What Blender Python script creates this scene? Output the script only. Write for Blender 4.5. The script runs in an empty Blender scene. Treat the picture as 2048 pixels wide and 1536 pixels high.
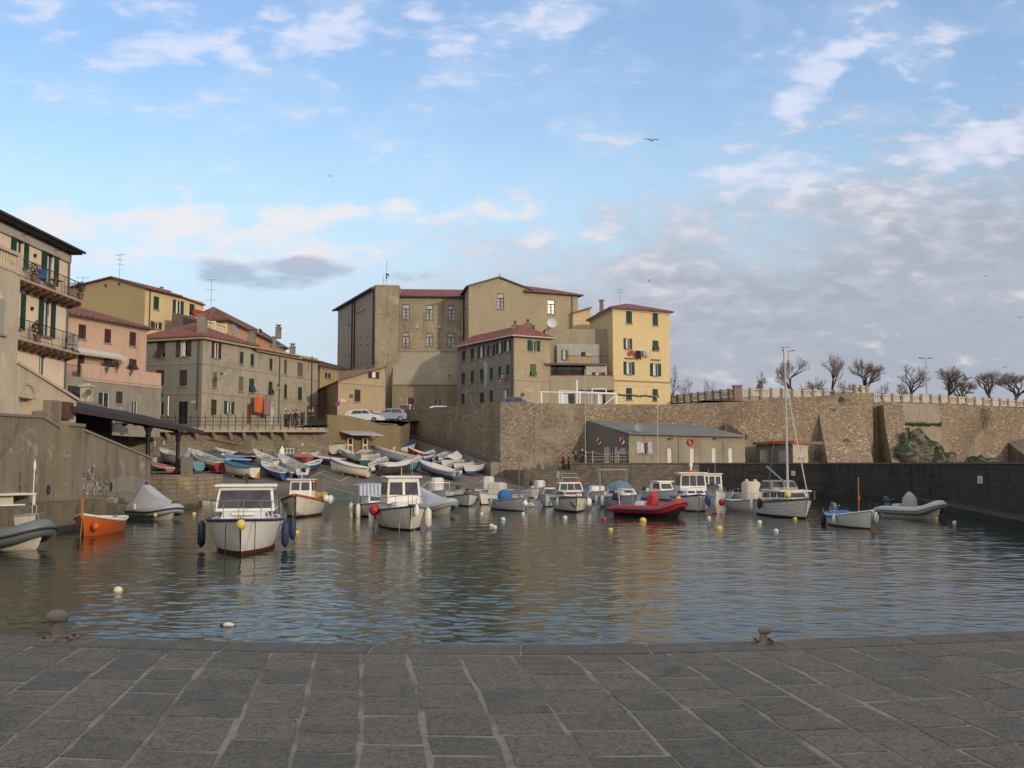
import bpy, math, random
from mathutils import Vector, Matrix
R = math.radians
random.seed(7)
SC = bpy.context.scene
COL = SC.collection
# ------------------------------------------------------------------ camera, light, exposure
EYE = 2.9
FPX = 2000.0
PITCH = math.atan(160 / FPX)
cam = bpy.data.cameras.new('camera'); camo = bpy.data.objects.new('camera', cam); COL.objects.link(camo)
camo.location = (0, 0, EYE); camo.rotation_euler = (math.pi / 2 + PITCH, 0, 0)
cam.sensor_width = 36; cam.lens = 36 * FPX / 2048; cam.clip_start = .1; cam.clip_end = 9000
SC.camera = camo
SC.view_settings.view_transform = 'Standard'; SC.view_settings.look = 'None'
SC.view_settings.exposure = 0.5; SC.view_settings.gamma = 1
SUN_EL = R(13)
SUN_DIR = Vector((math.cos(SUN_EL) * .66, -math.cos(SUN_EL) * .751, math.sin(SUN_EL)))   # towards the sun
sun = bpy.data.lights.new('sun', 'SUN'); suno = bpy.data.objects.new('sun', sun); COL.objects.link(suno)
sun.energy = 1.5; sun.angle = R(1.2); sun.color = (1, .83, .62)
suno.rotation_euler = SUN_DIR.to_track_quat('Z', 'Y').to_euler()
suno.location = (60, -60, 40)

class NT:
    """tiny helper round a node tree"""
    def __init__(s, tree):
        s.t = tree; s.t.nodes.clear()
    def n(s, typ, **kw):
        nd = s.t.nodes.new(typ)
        for k, v in kw.items():
            if k.startswith('i_'):
                key = k[2:]
                key = int(key) if key.isdigit() else key.replace('_', ' ')
                s.put(nd.inputs[key], v)
            else: setattr(nd, k, v)
        return nd
    def put(s, sock, v):
        if isinstance(v, bpy.types.NodeSocket): s.t.links.new(v, sock)
        elif isinstance(v, bpy.types.Node): s.t.links.new(v.outputs[0], sock)
        else:
            if isinstance(v, (tuple, list)) and len(v) == 3 and sock.type == 'RGBA': v = (*v, 1)
            sock.default_value = v
    def m(s, op, a, b=None, c=None, clamp=False):
        nd = s.t.nodes.new('ShaderNodeMath'); nd.operation = op; nd.use_clamp = clamp
        s.put(nd.inputs[0], a)
        if b is not None: s.put(nd.inputs[1], b)
        if c is not None: s.put(nd.inputs[2], c)
        return nd.outputs[0]
    def mix(s, f, a, b, blend='MIX'):
        nd = s.t.nodes.new('ShaderNodeMix'); nd.data_type = 'RGBA'; nd.blend_type = blend
        s.put(nd.inputs[0], f); s.put(nd.inputs[6], a); s.put(nd.inputs[7], b)
        return nd.outputs[2]
    def ramp(s, f, stops):
        nd = s.t.nodes.new('ShaderNodeValToRGB'); s.put(nd.inputs[0], f)
        e = nd.color_ramp.elements
        while len(e) < len(stops): e.new(.5)
        for el, (p, c) in zip(e, stops):
            el.position = p
            el.color = (c, c, c, 1) if isinstance(c, (int, float)) else (*c, 1)
        return nd.outputs[0]
    def sstep(s, v, a, b):
        nd = s.t.nodes.new('ShaderNodeMapRange'); nd.interpolation_type = 'SMOOTHSTEP'
        s.put(nd.inputs[0], v); nd.inputs[1].default_value = a; nd.inputs[2].default_value = b
        return nd.outputs[0]
    def vmul(s, v, k):
        nd = s.t.nodes.new('ShaderNodeVectorMath'); nd.operation = 'MULTIPLY'
        s.put(nd.inputs[0], v); nd.inputs[1].default_value = k
        return nd.outputs[0]
    def noise(s, vec, scale, detail=4, rough=.55, dist=0):
        nd = s.n('ShaderNodeTexNoise'); s.put(nd.inputs['Vector'], vec)
        nd.inputs['Scale'].default_value = scale; nd.inputs['Detail'].default_value = detail
        nd.inputs['Roughness'].default_value = rough; nd.inputs['Distortion'].default_value = dist
        return nd.outputs[0]

# world: physical sky, with the real sky's clouds and an added fill cover laid in by direction
W = bpy.data.worlds.new('World'); SC.world = W; W.use_nodes = True
t = NT(W.node_tree)
out = t.n('ShaderNodeOutputWorld'); bg = t.n('ShaderNodeBackground')
SKY_K = .10
bg.inputs[1].default_value = SKY_K
sky = t.n('ShaderNodeTexSky'); sky.sky_type = 'NISHITA'; sky.sun_disc = False
sky.sun_elevation = SUN_EL; sky.sun_rotation = math.atan2(SUN_DIR.x, SUN_DIR.y)
sky.altitude = 0; sky.air_density = 1.0; sky.dust_density = .6; sky.ozone_density = 1.3
tc = t.n('ShaderNodeTexCoord'); sep = t.n('ShaderNodeSeparateXYZ'); t.put(sep.inputs[0], tc.outputs['Generated'])
X, Y, Z = sep.outputs
ay = t.m('MAXIMUM', t.m('ABSOLUTE', Y), .12)
U = t.m('DIVIDE', X, ay); V = t.m('DIVIDE', t.m('MAXIMUM', Z, .0), ay)
def uv(px, py):            # a point of the sky as (u, v) = (X/Y, Z/Y)
    a = (px - 1024) / FPX; b = (768 - py) / FPX
    fy = math.cos(PITCH) - b * math.sin(PITCH); fz = math.sin(PITCH) + b * math.cos(PITCH)
    return a / fy, fz / fy
def blob(px, py, rx, ry, ang=0, p0=1.0, p1=.1):
    u0, v0 = uv(px, py); c, s_ = math.cos(R(ang)), math.sin(R(ang))
    du = t.m('SUBTRACT', U, u0); dv = t.m('SUBTRACT', V, v0)
    a = t.m('ADD', t.m('MULTIPLY', du, c * FPX / rx), t.m('MULTIPLY', dv, s_ * FPX / rx))
    b = t.m('ADD', t.m('MULTIPLY', du, -s_ * FPX / ry), t.m('MULTIPLY', dv, c * FPX / ry))
    d = t.m('SQRT', t.m('ADD', t.m('MULTIPLY', a, a), t.m('MULTIPLY', b, b)))
    return t.sstep(d, p0, p1)
comb = t.n('ShaderNodeCombineXYZ'); t.put(comb.inputs[0], U); t.put(comb.inputs[1], V)
UV = comb.outputs[0]
n1 = t.noise(t.vmul(UV, (1, 1.9, 1)), 9, 5, .52, .3)
n2 = t.noise(t.vmul(UV, (1, 2.4, 1)), 26, 4, .52, .2)
n3 = t.noise(t.vmul(UV, (1, 2.2, 1)), 4, 4, .5)
def add(*a):
    r = a[0]
    for b in a[1:]: r = t.m('ADD', r, b)
    return r
def maxi(*a):
    r = a[0]
    for b in a[1:]: r = t.m('MAXIMUM', r, b)
    return r
# big mauve-grey sheet low on the right
SKYCOL = {}
low = t.m('SUBTRACT', add(t.m('MULTIPLY', U, .25), .235), V)                 # >0 under the sloping edge
sheet_n = add(low, t.m('MULTIPLY', t.m('SUBTRACT', n1, .5), .26), t.m('MULTIPLY', t.m('SUBTRACT', n2, .5), .09))
sheet = t.m('MULTIPLY', t.sstep(sheet_n, -.05, .13), t.sstep(U, -.26, .12))
rim = t.m('MULTIPLY', t.m('MULTIPLY', t.sstep(sheet_n, -.03, .04), t.sstep(sheet_n, .24, .06)), t.sstep(U, -.20, .04))
# bright puffs
def ncloud(mask, lo, hi, k1=2.4, k2=1.9):
    return t.sstep(add(mask, t.m('MULTIPLY', t.m('SUBTRACT', n1, .5), k1), t.m('MULTIPLY', t.m('SUBTRACT', n2, .5), k2)), lo, hi)
def mb_(k, *a): return t.m('MULTIPLY', blob(*a), k)
pf = maxi(mb_(.85, 320, 100, 270, 90, 5), mb_(.95, 660, 85, 230, 100), mb_(.95, 880, 45, 190, 90), mb_(.6, 150, 90, 190, 90), mb_(.7, 480, 112, 150, 50),
          mb_(1.05, 1640, 150, 210, 75, 42), mb_(.62, 1930, 205, 220, 110), mb_(.45, 1150, 40, 330, 100), mb_(.75, 1560, 340, 400, 90, 8), mb_(.8, 1950, 300, 300, 130, 12),
          mb_(.5, 540, 50, 180, 90), mb_(.3, 1820, 110, 260, 90), mb_(.5, 230, 20, 330, 90))
puff = ncloud(pf, .30, 1.1)
bank = maxi(mb_(.95, 330, 445, 260, 70), mb_(.95, 110, 450, 200, 60), mb_(.9, 575, 435, 150, 58), mb_(.75, 780, 418, 160, 50), mb_(.55, 980, 420, 220, 45), mb_(.62, 430, 500, 520, 80), mb_(.8, 680, 420, 100, 45), mb_(.5, 1130, 470, 200, 40))
bankm = ncloud(bank, .12, .85, 1.7, 1.7)
dark = maxi(mb_(.95, 455, 548, 165, 52, -12), mb_(.9, 600, 535, 170, 36, -4), mb_(.8, 540, 562, 150, 34), mb_(.5, 820, 552, 120, 20))
darkm = ncloud(dark, .25, .9, 1.7, 1.2)
darkr = t.m('MULTIPLY', t.sstep(V, .36, .10), .90)
wisp = t.m('MULTIPLY', t.sstep(n1, .42, .72), .30)
C0 = sky.outputs[0]
tint = t.mix(1.0, C0, t.mix(t.sstep(V, .15, .50), (1.75, 1.75, 1.62), (1.05, 1.36, 1.72)), 'MULTIPLY')
C1 = t.mix(darkr, t.mix(.28, tint, (4.2, 5.1, 6.3)), t.mix(t.sstep(V, .30, .10), (3.6, 5.0, 6.4), (4.2, 4.9, 5.7)))
C1 = t.mix(wisp, C1, (4.9, 5.7, 6.9))
sc_ = t.mix(t.sstep(add(n3, t.m('MULTIPLY', n2, .5)), .55, .95), (2.78, 2.98, 3.5), (3.12, 3.26, 3.8))
C1 = t.mix(t.m('MULTIPLY', sheet, .92), C1, sc_)
C1 = t.mix(t.m('MULTIPLY', rim, t.m('MULTIPLY', t.sstep(add(n2, t.m('MULTIPLY', n1, .6)), .66, 1.0), .62)), C1, (4.75, 4.85, 5.45))
C1 = t.mix(t.m('MULTIPLY', puff, .72), C1, (5.4, 5.7, 6.9))
C1 = t.mix(t.m('MULTIPLY', bankm, .80), C1, (6.3, 6.0, 6.0))
C1 = t.mix(t.m('MULTIPLY', darkm, .7), C1, (2.5, 3.0, 4.0))
C1 = t.mix(t.m('MULTIPLY', t.sstep(Y, .22, -.25), t.m('ADD', .62, t.m('MULTIPLY', t.sstep(t.noise(tc.outputs['Generated'], 3.5, 5), .4, .65), .3))), C1, (9.6, 8.7, 8.0))     # bright cover added behind the viewer to fill the shade
C1 = t.mix(t.m('MULTIPLY', t.sstep(Z, .55, .85), .5), C1, (5.6, 5.6, 5.8))  # pale cover added overhead as well, lifting the shaded faces
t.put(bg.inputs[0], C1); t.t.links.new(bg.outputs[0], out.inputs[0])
# ------------------------------------------------------------------ helpers
def ray(px, py):
    a = (px - 1024) / FPX; b = (768 - py) / FPX
    return Vector((a, math.cos(PITCH) - b * math.sin(PITCH), math.sin(PITCH) + b * math.cos(PITCH)))
def at(px, py, Yd):
    r = ray(px, py); return Vector((0, 0, EYE)) + r * (Yd / r.y)
def atz(px, py, z):
    r = ray(px, py); return Vector((0, 0, EYE)) + r * ((z - EYE) / r.z)
def plan(px, Yd):                     # plan point of an image column at distance Yd
    return Vector(((px - 1024) / FPX * Yd / (math.cos(PITCH)), Yd))   # near the horizon row
def vpx(px, py, Yd):
    p = at(px, py, Yd); return Vector((p.x, p.y))

def tag(o, label=None, cat=None, group=None, kind=None):
    if label: o['label'] = label
    if cat: o['category'] = cat
    if group: o['group'] = group
    if kind: o['kind'] = kind
    return o
def thing(name, label, cat, loc=(0, 0, 0), rz=0, group=None):
    o = bpy.data.objects.new(name, None); COL.objects.link(o); o.location = loc; o.rotation_euler = (0, 0, rz)
    o.empty_display_size = .3
    return tag(o, label, cat, group)
def copy_tree(o, parent=None):
    c = o.copy(); COL.objects.link(c)
    if parent: c.parent = parent
    for ch in list(o.children): copy_tree(ch, c)
    return c
def root_loc(o):
    while o.parent: o = o.parent
    return Vector(o.location)

class MB:
    def __init__(s): s.v = []; s.f = []; s.m = []; s.mi = 0
    def add(s, vs, fs):
        b = len(s.v); s.v += [Vector(p) for p in vs]
        for f in fs: s.f.append([b + i for i in f]); s.m.append(s.mi)
    def poly(s, pts): s.add(pts, [list(range(len(pts)))])
    def hexa(s, p):                    # 0-3 bottom loop, 4-7 top loop
        s.add(p, [(3, 2, 1, 0), (4, 5, 6, 7), (0, 1, 5, 4), (1, 2, 6, 5), (2, 3, 7, 6), (3, 0, 4, 7)])
    def box(s, c, size, rz=0, rx=0, ry=0):
        x, y, z = [k / 2 for k in size]
        M = Matrix.Translation(c) @ Matrix.Rotation(rz, 4, 'Z') @ Matrix.Rotation(ry, 4, 'Y') @ Matrix.Rotation(rx, 4, 'X')
        s.hexa([M @ Vector(q) for q in [(-x, -y, -z), (x, -y, -z), (x, y, -z), (-x, y, -z), (-x, -y, z), (x, -y, z), (x, y, z), (-x, y, z)]])
    def tube(s, pts, r, n=6, cap=True):
        pts = [Vector(p) for p in pts]; k = len(pts)
        rs = r if isinstance(r, (list, tuple)) else [r] * k
        vs = []; up = None
        for i, p in enumerate(pts):
            d = (pts[min(i + 1, k - 1)] - pts[max(i - 1, 0)])
            d = d.normalized() if d.length > 1e-9 else Vector((0, 0, 1))
            if up is None:
                up = d.cross(Vector((0, 0, 1)))
                if up.length < .1: up = d.cross(Vector((1, 0, 0)))
                up.normalize()
            a = (up - d * up.dot(d));
            if a.length < 1e-6: a = d.orthogonal()
            a.normalize(); up = a; b = d.cross(a)
            for j in range(n):
                th = 2 * math.pi * j / n
                vs.append(p + (a * math.cos(th) + b * math.sin(th)) * rs[i])
        fs = [(i * n + j, i * n + (j + 1) % n, (i + 1) * n + (j + 1) % n, (i + 1) * n + j) for i in range(k - 1) for j in range(n)]
        if cap: fs += [list(range(n))[::-1], [(k - 1) * n + j for j in range(n)]]
        s.add(vs, fs)
    def bar(s, p, q, r, n=5): s.tube([p, q], r, n)
    def lathe(s, c, prof, n=12, M=None):        # prof: list of (r, z)
        c = Vector(c); vs = []
        for r_, z in prof:
            for j in range(n):
                th = 2 * math.pi * j / n
                q = Vector((r_ * math.cos(th), r_ * math.sin(th), z))
                vs.append(c + (M @ q if M else q))
        k = len(prof)
        fs = [(i * n + j, i * n + (j + 1) % n, (i + 1) * n + (j + 1) % n, (i + 1) * n + j) for i in range(k - 1) for j in range(n)]
        fs += [list(range(n))[::-1], [(k - 1) * n + j for j in range(n)]]
        s.add(vs, fs)
    def ball(s, c, r, n=12, m=7, M=None):
        if not isinstance(r, (tuple, list)): r = (r, r, r)
        c = Vector(c); vs = []
        for i in range(m + 1):
            ph = math.pi * (i + .001) / (m + .002) - math.pi / 2
            for j in range(n):
                th = 2 * math.pi * j / n
                q = Vector((r[0] * math.cos(ph) * math.cos(th), r[1] * math.cos(ph) * math.sin(th), r[2] * math.sin(ph)))
                vs.append(c + (M @ q if M else q))
        fs = [(i * n + j, i * n + (j + 1) % n, (i + 1) * n + (j + 1) % n, (i + 1) * n + j) for i in range(m) for j in range(n)]
        s.add(vs, fs)
    def grid(s, fn, nu, nv):
        vs = [fn(i / nu, j / nv) for i in range(nu + 1) for j in range(nv + 1)]
        w = nv + 1
        s.add(vs, [(i * w + j, (i + 1) * w + j, (i + 1) * w + j + 1, i * w + j + 1) for i in range(nu) for j in range(nv)])
    def slab(s, top, th, d=None):       # polygon `top` given thickness th straight down (or along d)
        d = Vector(d) if d else Vector((0, 0, -th)); n = len(top); top = [Vector(p) for p in top]
        s.add(top + [p + d for p in top], [list(range(n)), list(range(n, 2 * n))[::-1]] + [(i, n + i, n + (i + 1) % n, (i + 1) % n) for i in range(n)])
    def rbox(s, c, size, b=.03, rz=0):  # box with chamfered vertical and top edges
        x, y, z = [k / 2 for k in size]; M = Matrix.Translation(c) @ Matrix.Rotation(rz, 4, 'Z')
        def ring(ix, iz):
            X_, Y_ = x - ix, y - ix; q = b
            return [(X_, -Y_ + q), (X_, Y_ - q), (X_ - q, Y_), (-X_ + q, Y_), (-X_, Y_ - q), (-X_, -Y_ + q), (-X_ + q, -Y_), (X_ - q, -Y_)], iz
        vs = []
        for ix, iz in ((0, -z), (0, z - b), (b * .7, z)):
            pts, zz = ring(ix, iz)
            vs += [M @ Vector((p[0], p[1], zz)) for p in pts]
        fs = [(i * 8 + j, i * 8 + (j + 1) % 8, (i + 1) * 8 + (j + 1) % 8, (i + 1) * 8 + j) for i in range(2) for j in range(8)]
        s.add(vs, fs + [list(range(8))[::-1], list(range(16, 24))])
    def build(s, name, mats, parent=None, label=None, smooth=True, world=False, ang=35, loc=None):
        me = bpy.data.meshes.new(name)
        off = Vector((0, 0, 0))
        if world and parent: off = root_loc(parent)
        elif loc is not None: off = Vector(loc)
        me.from_pydata([tuple(p - off) for p in s.v], [], s.f)
        if not isinstance(mats, (list, tuple)): mats = [mats]
        for m_ in mats: me.materials.append(m_)
        if len(mats) > 1: me.polygons.foreach_set('material_index', s.m)
        if smooth:
            me.polygons.foreach_set('use_smooth', [True] * len(me.polygons)); me.set_sharp_from_angle(angle=R(ang))
        me.update()
        o = bpy.data.objects.new(name, me); COL.objects.link(o)
        if parent: o.parent = parent
        if loc is not None: o.location = loc
        if label: o['label'] = label
        return o

# ------------------------------------------------------------------ materials
MATS = {}
def newmat(name):
    m_ = bpy.data.materials.new(name); m_.use_nodes = True; n = NT(m_.node_tree)
    o = n.n('ShaderNodeOutputMaterial'); b = n.n('ShaderNodeBsdfPrincipled'); n.t.links.new(b.outputs[0], o.inputs[0])
    MATS[name] = m_
    return m_, n, b
def bump(n, b, h, dist=.02, strength=.6):
    bp = n.n('ShaderNodeBump'); bp.inputs['Distance'].default_value = dist; bp.inputs['Strength'].default_value = strength
    n.put(bp.inputs['Height'], h); n.t.links.new(bp.outputs[0], b.inputs['Normal'])
def paint(name, col, rough=.45, metal=0, wear=.12, spec=.5, scale=3):
    """simple painted / moulded surface with slight dirt"""
    if name in MATS: return MATS[name]
    m_, n, b = newmat(name)
    c = n.n('ShaderNodeTexCoord').outputs['Object']
    k = n.noise(c, scale, 5, .6)
    k2 = n.noise(n.vmul(c, (6, 6, .7)), 2.2, 3)
    f = n.m('MULTIPLY', n.sstep(n.m('ADD', n.m('MULTIPLY', k, .6), n.m('MULTIPLY', k2, .4)), .42, .72), wear * 3)
    n.put(b.inputs['Base Color'], n.mix(f, col, tuple(x * .62 + .01 for x in col)))
    n.put(b.inputs['Roughness'], n.m('ADD', rough, n.m('MULTIPLY', n.m('SUBTRACT', k, .5), .2)))
    b.inputs['Metallic'].default_value = metal; b.inputs['Specular IOR Level'].default_value = spec
    return m_
def plaster(name, c1, c2, c3=None, t2=(.5, .72), t3=(.60, .68), sc=.22, streak=.5, moss=0):
    if name in MATS: return MATS[name]
    m_, n, b = newmat(name)
    c = n.n('ShaderNodeTexCoord').outputs['Object']
    a = n.noise(c, sc, 7, .62, .3)
    a2 = n.noise(n.vmul(c, (1.3, 1.3, .16)), .9, 5, .65)
    fine = n.noise(c, 5, 5, .7)
    col = n.mix(n.sstep(a, *t2), c1, c2)
    col = n.mix(n.m('MULTIPLY', n.sstep(a2, .48, .74), streak), col, tuple(x * .52 for x in c1))
    a4 = n.noise(n.vmul(c, (1, 1, .55)), 1.1, 7, .7, .6)
    col = n.mix(n.m('MULTIPLY', n.sstep(a4, .52, .66), streak * .8), col, tuple(x * .66 for x in c2)); col = n.mix(n.m('MULTIPLY', n.sstep(a4, .44, .34), streak * .6), col, tuple(min(1, x * 1.22) for x in c1))
    if c3:
        a3 = n.noise(n.vmul(c, (1, 1, 1.3)), sc * 2.3, 8, .68, .5)
        col = n.mix(n.sstep(a3, *t3), col, c3)
    col = n.mix(n.m('MULTIPLY', n.sstep(fine, .35, .75), .42), col, tuple(x * .66 for x in c1))
    n.put(b.inputs['Base Color'], col)
    b.inputs['Roughness'].default_value = .92; b.inputs['Specular IOR Level'].default_value = .2
    bump(n, b, n.m('ADD', n.m('MULTIPLY', fine, .5), a), .05, .5)
    return m_
def stone(name, cols, mortar, sc=2.6, flat=1.5, patch=None, patch_t=(.52, .6), dark=None, bump_d=.06, warp=.25):
    """rubble masonry: cells with colour of their own, mortar between"""
    if name in MATS: return MATS[name]
    m_, n, b = newmat(name)
    c0 = n.n('ShaderNodeTexCoord').outputs['Object']
    nz = n.n('ShaderNodeTexNoise'); n.put(nz.inputs['Vector'], c0); nz.inputs['Scale'].default_value = 1.3; nz.inputs['Detail'].default_value = 3
    va = n.n('ShaderNodeVectorMath'); va.operation = 'MULTIPLY_ADD'
    n.put(va.inputs[0], nz.outputs['Color']); va.inputs[1].default_value = (warp, warp, warp); n.put(va.inputs[2], c0)
    c = n.vmul(va.outputs[0], (1, 1, flat))
    v1 = n.n('ShaderNodeTexVoronoi'); n.put(v1.inputs['Vector'], c); v1.inputs['Scale'].default_value = sc
    v2 = n.n('ShaderNodeTexVoronoi', feature='DISTANCE_TO_EDGE'); n.put(v2.inputs['Vector'], c); v2.inputs['Scale'].default_value = sc
    sp = n.n('ShaderNodeSeparateColor'); n.put(sp.inputs[0], v1.outputs['Color'])
    rnd = sp.outputs[0]
    k = len(cols)
    col = n.ramp(rnd, [(i / max(1, k - 1), cc) for i, cc in enumerate(cols)])
    edge = n.sstep(v2.outputs[0], .015, .07)
    col = n.mix(edge, mortar, col)
    big = n.noise(c0, .13, 6, .6)
    fine = n.noise(c0, 7, 5, .7)
    col = n.mix(n.m('MULTIPLY', n.sstep(big, .42, .68), .55), col, tuple(x * .5 for x in mortar))
    if patch: 
        pf_ = n.noise(c0, .22, 7, .65, .4)
        pm = n.sstep(pf_, *patch_t); col = n.mix(pm, col, patch)
        edge = n.m('MAXIMUM', edge, pm)
    if dark:
        st = n.noise(n.vmul(c0, (1, 1, .12)), .8, 4, .6)
        col = n.mix(n.m('MULTIPLY', n.sstep(st, .45, .7), .7), col, dark)
    col = n.mix(n.m('MULTIPLY', n.sstep(fine, .35, .7), .35), col, tuple(x * .5 for x in cols[0]))
    n.put(b.inputs['Base Color'], col)
    b.inputs['Roughness'].default_value = .93; b.inputs['Specular IOR Level'].default_value = .2
    bump(n, b, n.m('ADD', n.m('MULTIPLY', edge, .8), n.m('ADD', n.m('MULTIPLY', rnd, .5), n.m('MULTIPLY', fine, .5))), bump_d, .9)
    return m_
def ashlar(name, c1, c2, mortar, w=.55, h=.26, blend=.5, tide=True, ax=(1, .8)):
    """coursed squared masonry with weathering and a dark tide band just above the water"""
    if name in MATS: return MATS[name]
    m_, n, b = newmat(name)
    c0 = n.n('ShaderNodeTexCoord').outputs['Object']; s_ = n.n('ShaderNodeSeparateXYZ'); n.put(s_.inputs[0], c0)
    wob = n.m('MULTIPLY', n.noise(c0, .7, 3), .12)
    cb = n.n('ShaderNodeCombineXYZ'); n.put(cb.inputs[0], n.m('ADD', n.m('MULTIPLY', s_.outputs[0], ax[0]), n.m('MULTIPLY', s_.outputs[1], ax[1]))); n.put(cb.inputs[1], n.m('ADD', s_.outputs[2], wob))
    br = n.n('ShaderNodeTexBrick'); n.put(br.inputs['Vector'], cb.outputs[0]); br.inputs['Scale'].default_value = 1; br.inputs['Brick Width'].default_value = w; br.inputs['Row Height'].default_value = h; br.inputs['Mortar Size'].default_value = .022; br.inputs['Mortar Smooth'].default_value = .4
    for k, c in (('Color1', c1), ('Color2', c2), ('Mortar', mortar)): br.inputs[k].default_value = (*c, 1)
    a = n.noise(c0, .35, 7, .65, .3); f = n.noise(c0, 6, 5, .7); g = n.noise(n.vmul(c0, (1.6, 1.6, .3)), 1, 5, .65)
    col = n.mix(n.m('MULTIPLY', n.sstep(a, .42, .6), blend), br.outputs[0], tuple((x + y) / 2 for x, y in zip(c1, c2)))
    col = n.mix(n.m('MULTIPLY', n.sstep(g, .48, .68), .6), col, tuple(x * .5 for x in c1)); col = n.mix(n.m('MULTIPLY', n.sstep(f, .55, .75), .35), col, tuple(min(1, x * 1.7) for x in c2))
    if tide:
        gp = n.n('ShaderNodeNewGeometry'); sz = n.n('ShaderNodeSeparateXYZ'); n.put(sz.inputs[0], gp.outputs['Position'])
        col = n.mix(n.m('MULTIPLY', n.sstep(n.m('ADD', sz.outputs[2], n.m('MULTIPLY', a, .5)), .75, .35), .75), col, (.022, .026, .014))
    n.put(b.inputs['Base Color'], col); b.inputs['Roughness'].default_value = .9; b.inputs['Specular IOR Level'].default_value = .25
    bump(n, b, n.m('ADD', n.m('MULTIPLY', br.outputs[1], -.7), n.m('MULTIPLY', f, .5)), .05, .8); return m_
def tiles(name, c1=(.24, .085, .055), c2=(.13, .055, .04), ang=0):
    if name in MATS: return MATS[name]
    m_, n, b = newmat(name)
    c = n.n('ShaderNodeTexCoord').outputs['Object']
    mp = n.n('ShaderNodeMapping'); n.put(mp.inputs[0], c); mp.inputs['Rotation'].default_value = (0, 0, ang)
    w = n.n('ShaderNodeTexWave'); n.put(w.inputs[0], mp.outputs[0]); w.inputs['Scale'].default_value = 1.35; w.inputs['Distortion'].default_value = .4
    v = n.n('ShaderNodeTexVoronoi'); n.put(v.inputs['Vector'], n.vmul(mp.outputs[0], (4, 2.2, 1))); v.inputs['Scale'].default_value = 1
    sp = n.n('ShaderNodeSeparateColor'); n.put(sp.inputs[0], v.outputs['Color'])
    a = n.noise(c, .5, 6, .65)
    col = n.mix(n.sstep(sp.outputs[0], .2, .9), c1, c2)
    col = n.mix(n.m('MULTIPLY', n.sstep(a, .5, .7), .5), col, (.16, .13, .10))
    col = n.mix(n.m('MULTIPLY', n.sstep(w.outputs[0], .45, .05), .5), col, tuple(x * .35 for x in c1))
    n.put(b.inputs['Base Color'], col); b.inputs['Roughness'].default_value = .9
    bump(n, b, n.m('ADD', w.outputs[0], n.m('MULTIPLY', sp.outputs[0], .4)), .08, .8)
    return m_
def shutter_mat(name, col):
    if name in MATS: return MATS[name]
    m_, n, b = newmat(name)
    c = n.n('ShaderNodeTexCoord').outputs['Object']
    w = n.n('ShaderNodeTexWave', bands_direction='Z'); n.put(w.inputs[0], c); w.inputs['Scale'].default_value = 3.2
    a = n.noise(c, 1.1, 5, .6)
    cc = n.mix(n.sstep(a, .45, .7), col, tuple(x * 1.5 + .008 for x in col))
    n.put(b.inputs['Base Color'], n.mix(n.sstep(w.outputs[0], .5, .1), cc, tuple(x * .45 for x in col)))
    b.inputs['Roughness'].default_value = .65
    bump(n, b, w.outputs[0], .03, .8)
    return m_
def glassy(name, col=(.02, .025, .03), rough=.08):
    if name in MATS: return MATS[name]
    m_, n, b = newmat(name)
    c = n.n('ShaderNodeTexCoord').outputs['Object']
    n.put(b.inputs['Base Color'], n.mix(n.sstep(n.noise(c, 1.7, 3), .35, .7), col, tuple(x * .5 for x in col)))
    b.inputs['Roughness'].default_value = rough; b.inputs['IOR'].default_value = 1.5
    return m_
def leafy(name, c1, c2, sc=6):
    if name in MATS: return MATS[name]
    m_, n, b = newmat(name)
    c = n.n('ShaderNodeTexCoord').outputs['Object']
    n.put(b.inputs['Base Color'], n.mix(n.sstep(n.noise(c, sc, 4), .35, .65), c1, c2)); b.inputs['Roughness'].default_value = .8
    return m_
def S(r, g, b):           # sRGB 0-255 -> linear
    return tuple(((x / 255) / 12.92 if x / 255 <= .04045 else (((x / 255) + .055) / 1.055) ** 2.4) for x in (r, g, b))

GREEN = shutter_mat('green_shutter', (.012, .055, .032)); BROWN = shutter_mat('brown_shutter', (.055, .026, .02))
TANB = shutter_mat('tan_shutter', (.17, .115, .085)); PALEW = shutter_mat('white_shutter', (.5, .5, .48)); OLDG = shutter_mat('faded_green_shutter', (.05, .12, .045))
GLASS = glassy('window_glass'); PALEG = glassy('pale_glass', (.42, .40, .42), .25); CURT = paint('curtain_cloth', (.62, .62, .62), .9)
SILL = paint('stone_sill', (.26, .24, .2), .9); DARKI = paint('dark_interior', (.012, .011, .01), .95)
WFRAME = paint('white_frame', (.6, .6, .57), .6); DFRAME = paint('dark_frame', (.03, .022, .02), .6)
IRON = paint('dark_iron', (.03, .03, .032), .55, .4); GREYM = paint('grey_metal', (.25, .26, .27), .45, .6); RUST = paint('rusty_iron', (.13, .05, .025), .85)
WHITEM = paint('white_steel', (.72, .72, .7), .5)
ROOF = tiles('terracotta_roof'); ROOFX = tiles('terracotta_roof_turned', ang=math.pi / 2); ROOFB = tiles('bright_terracotta', (.27, .088, .058), (.18, .065, .045))
ROOFD = tiles('dark_terracotta', (.12, .05, .04), (.07, .04, .035))
CEM = plaster('cement_render', (.22, .2, .165), (.15, .135, .11))

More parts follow.
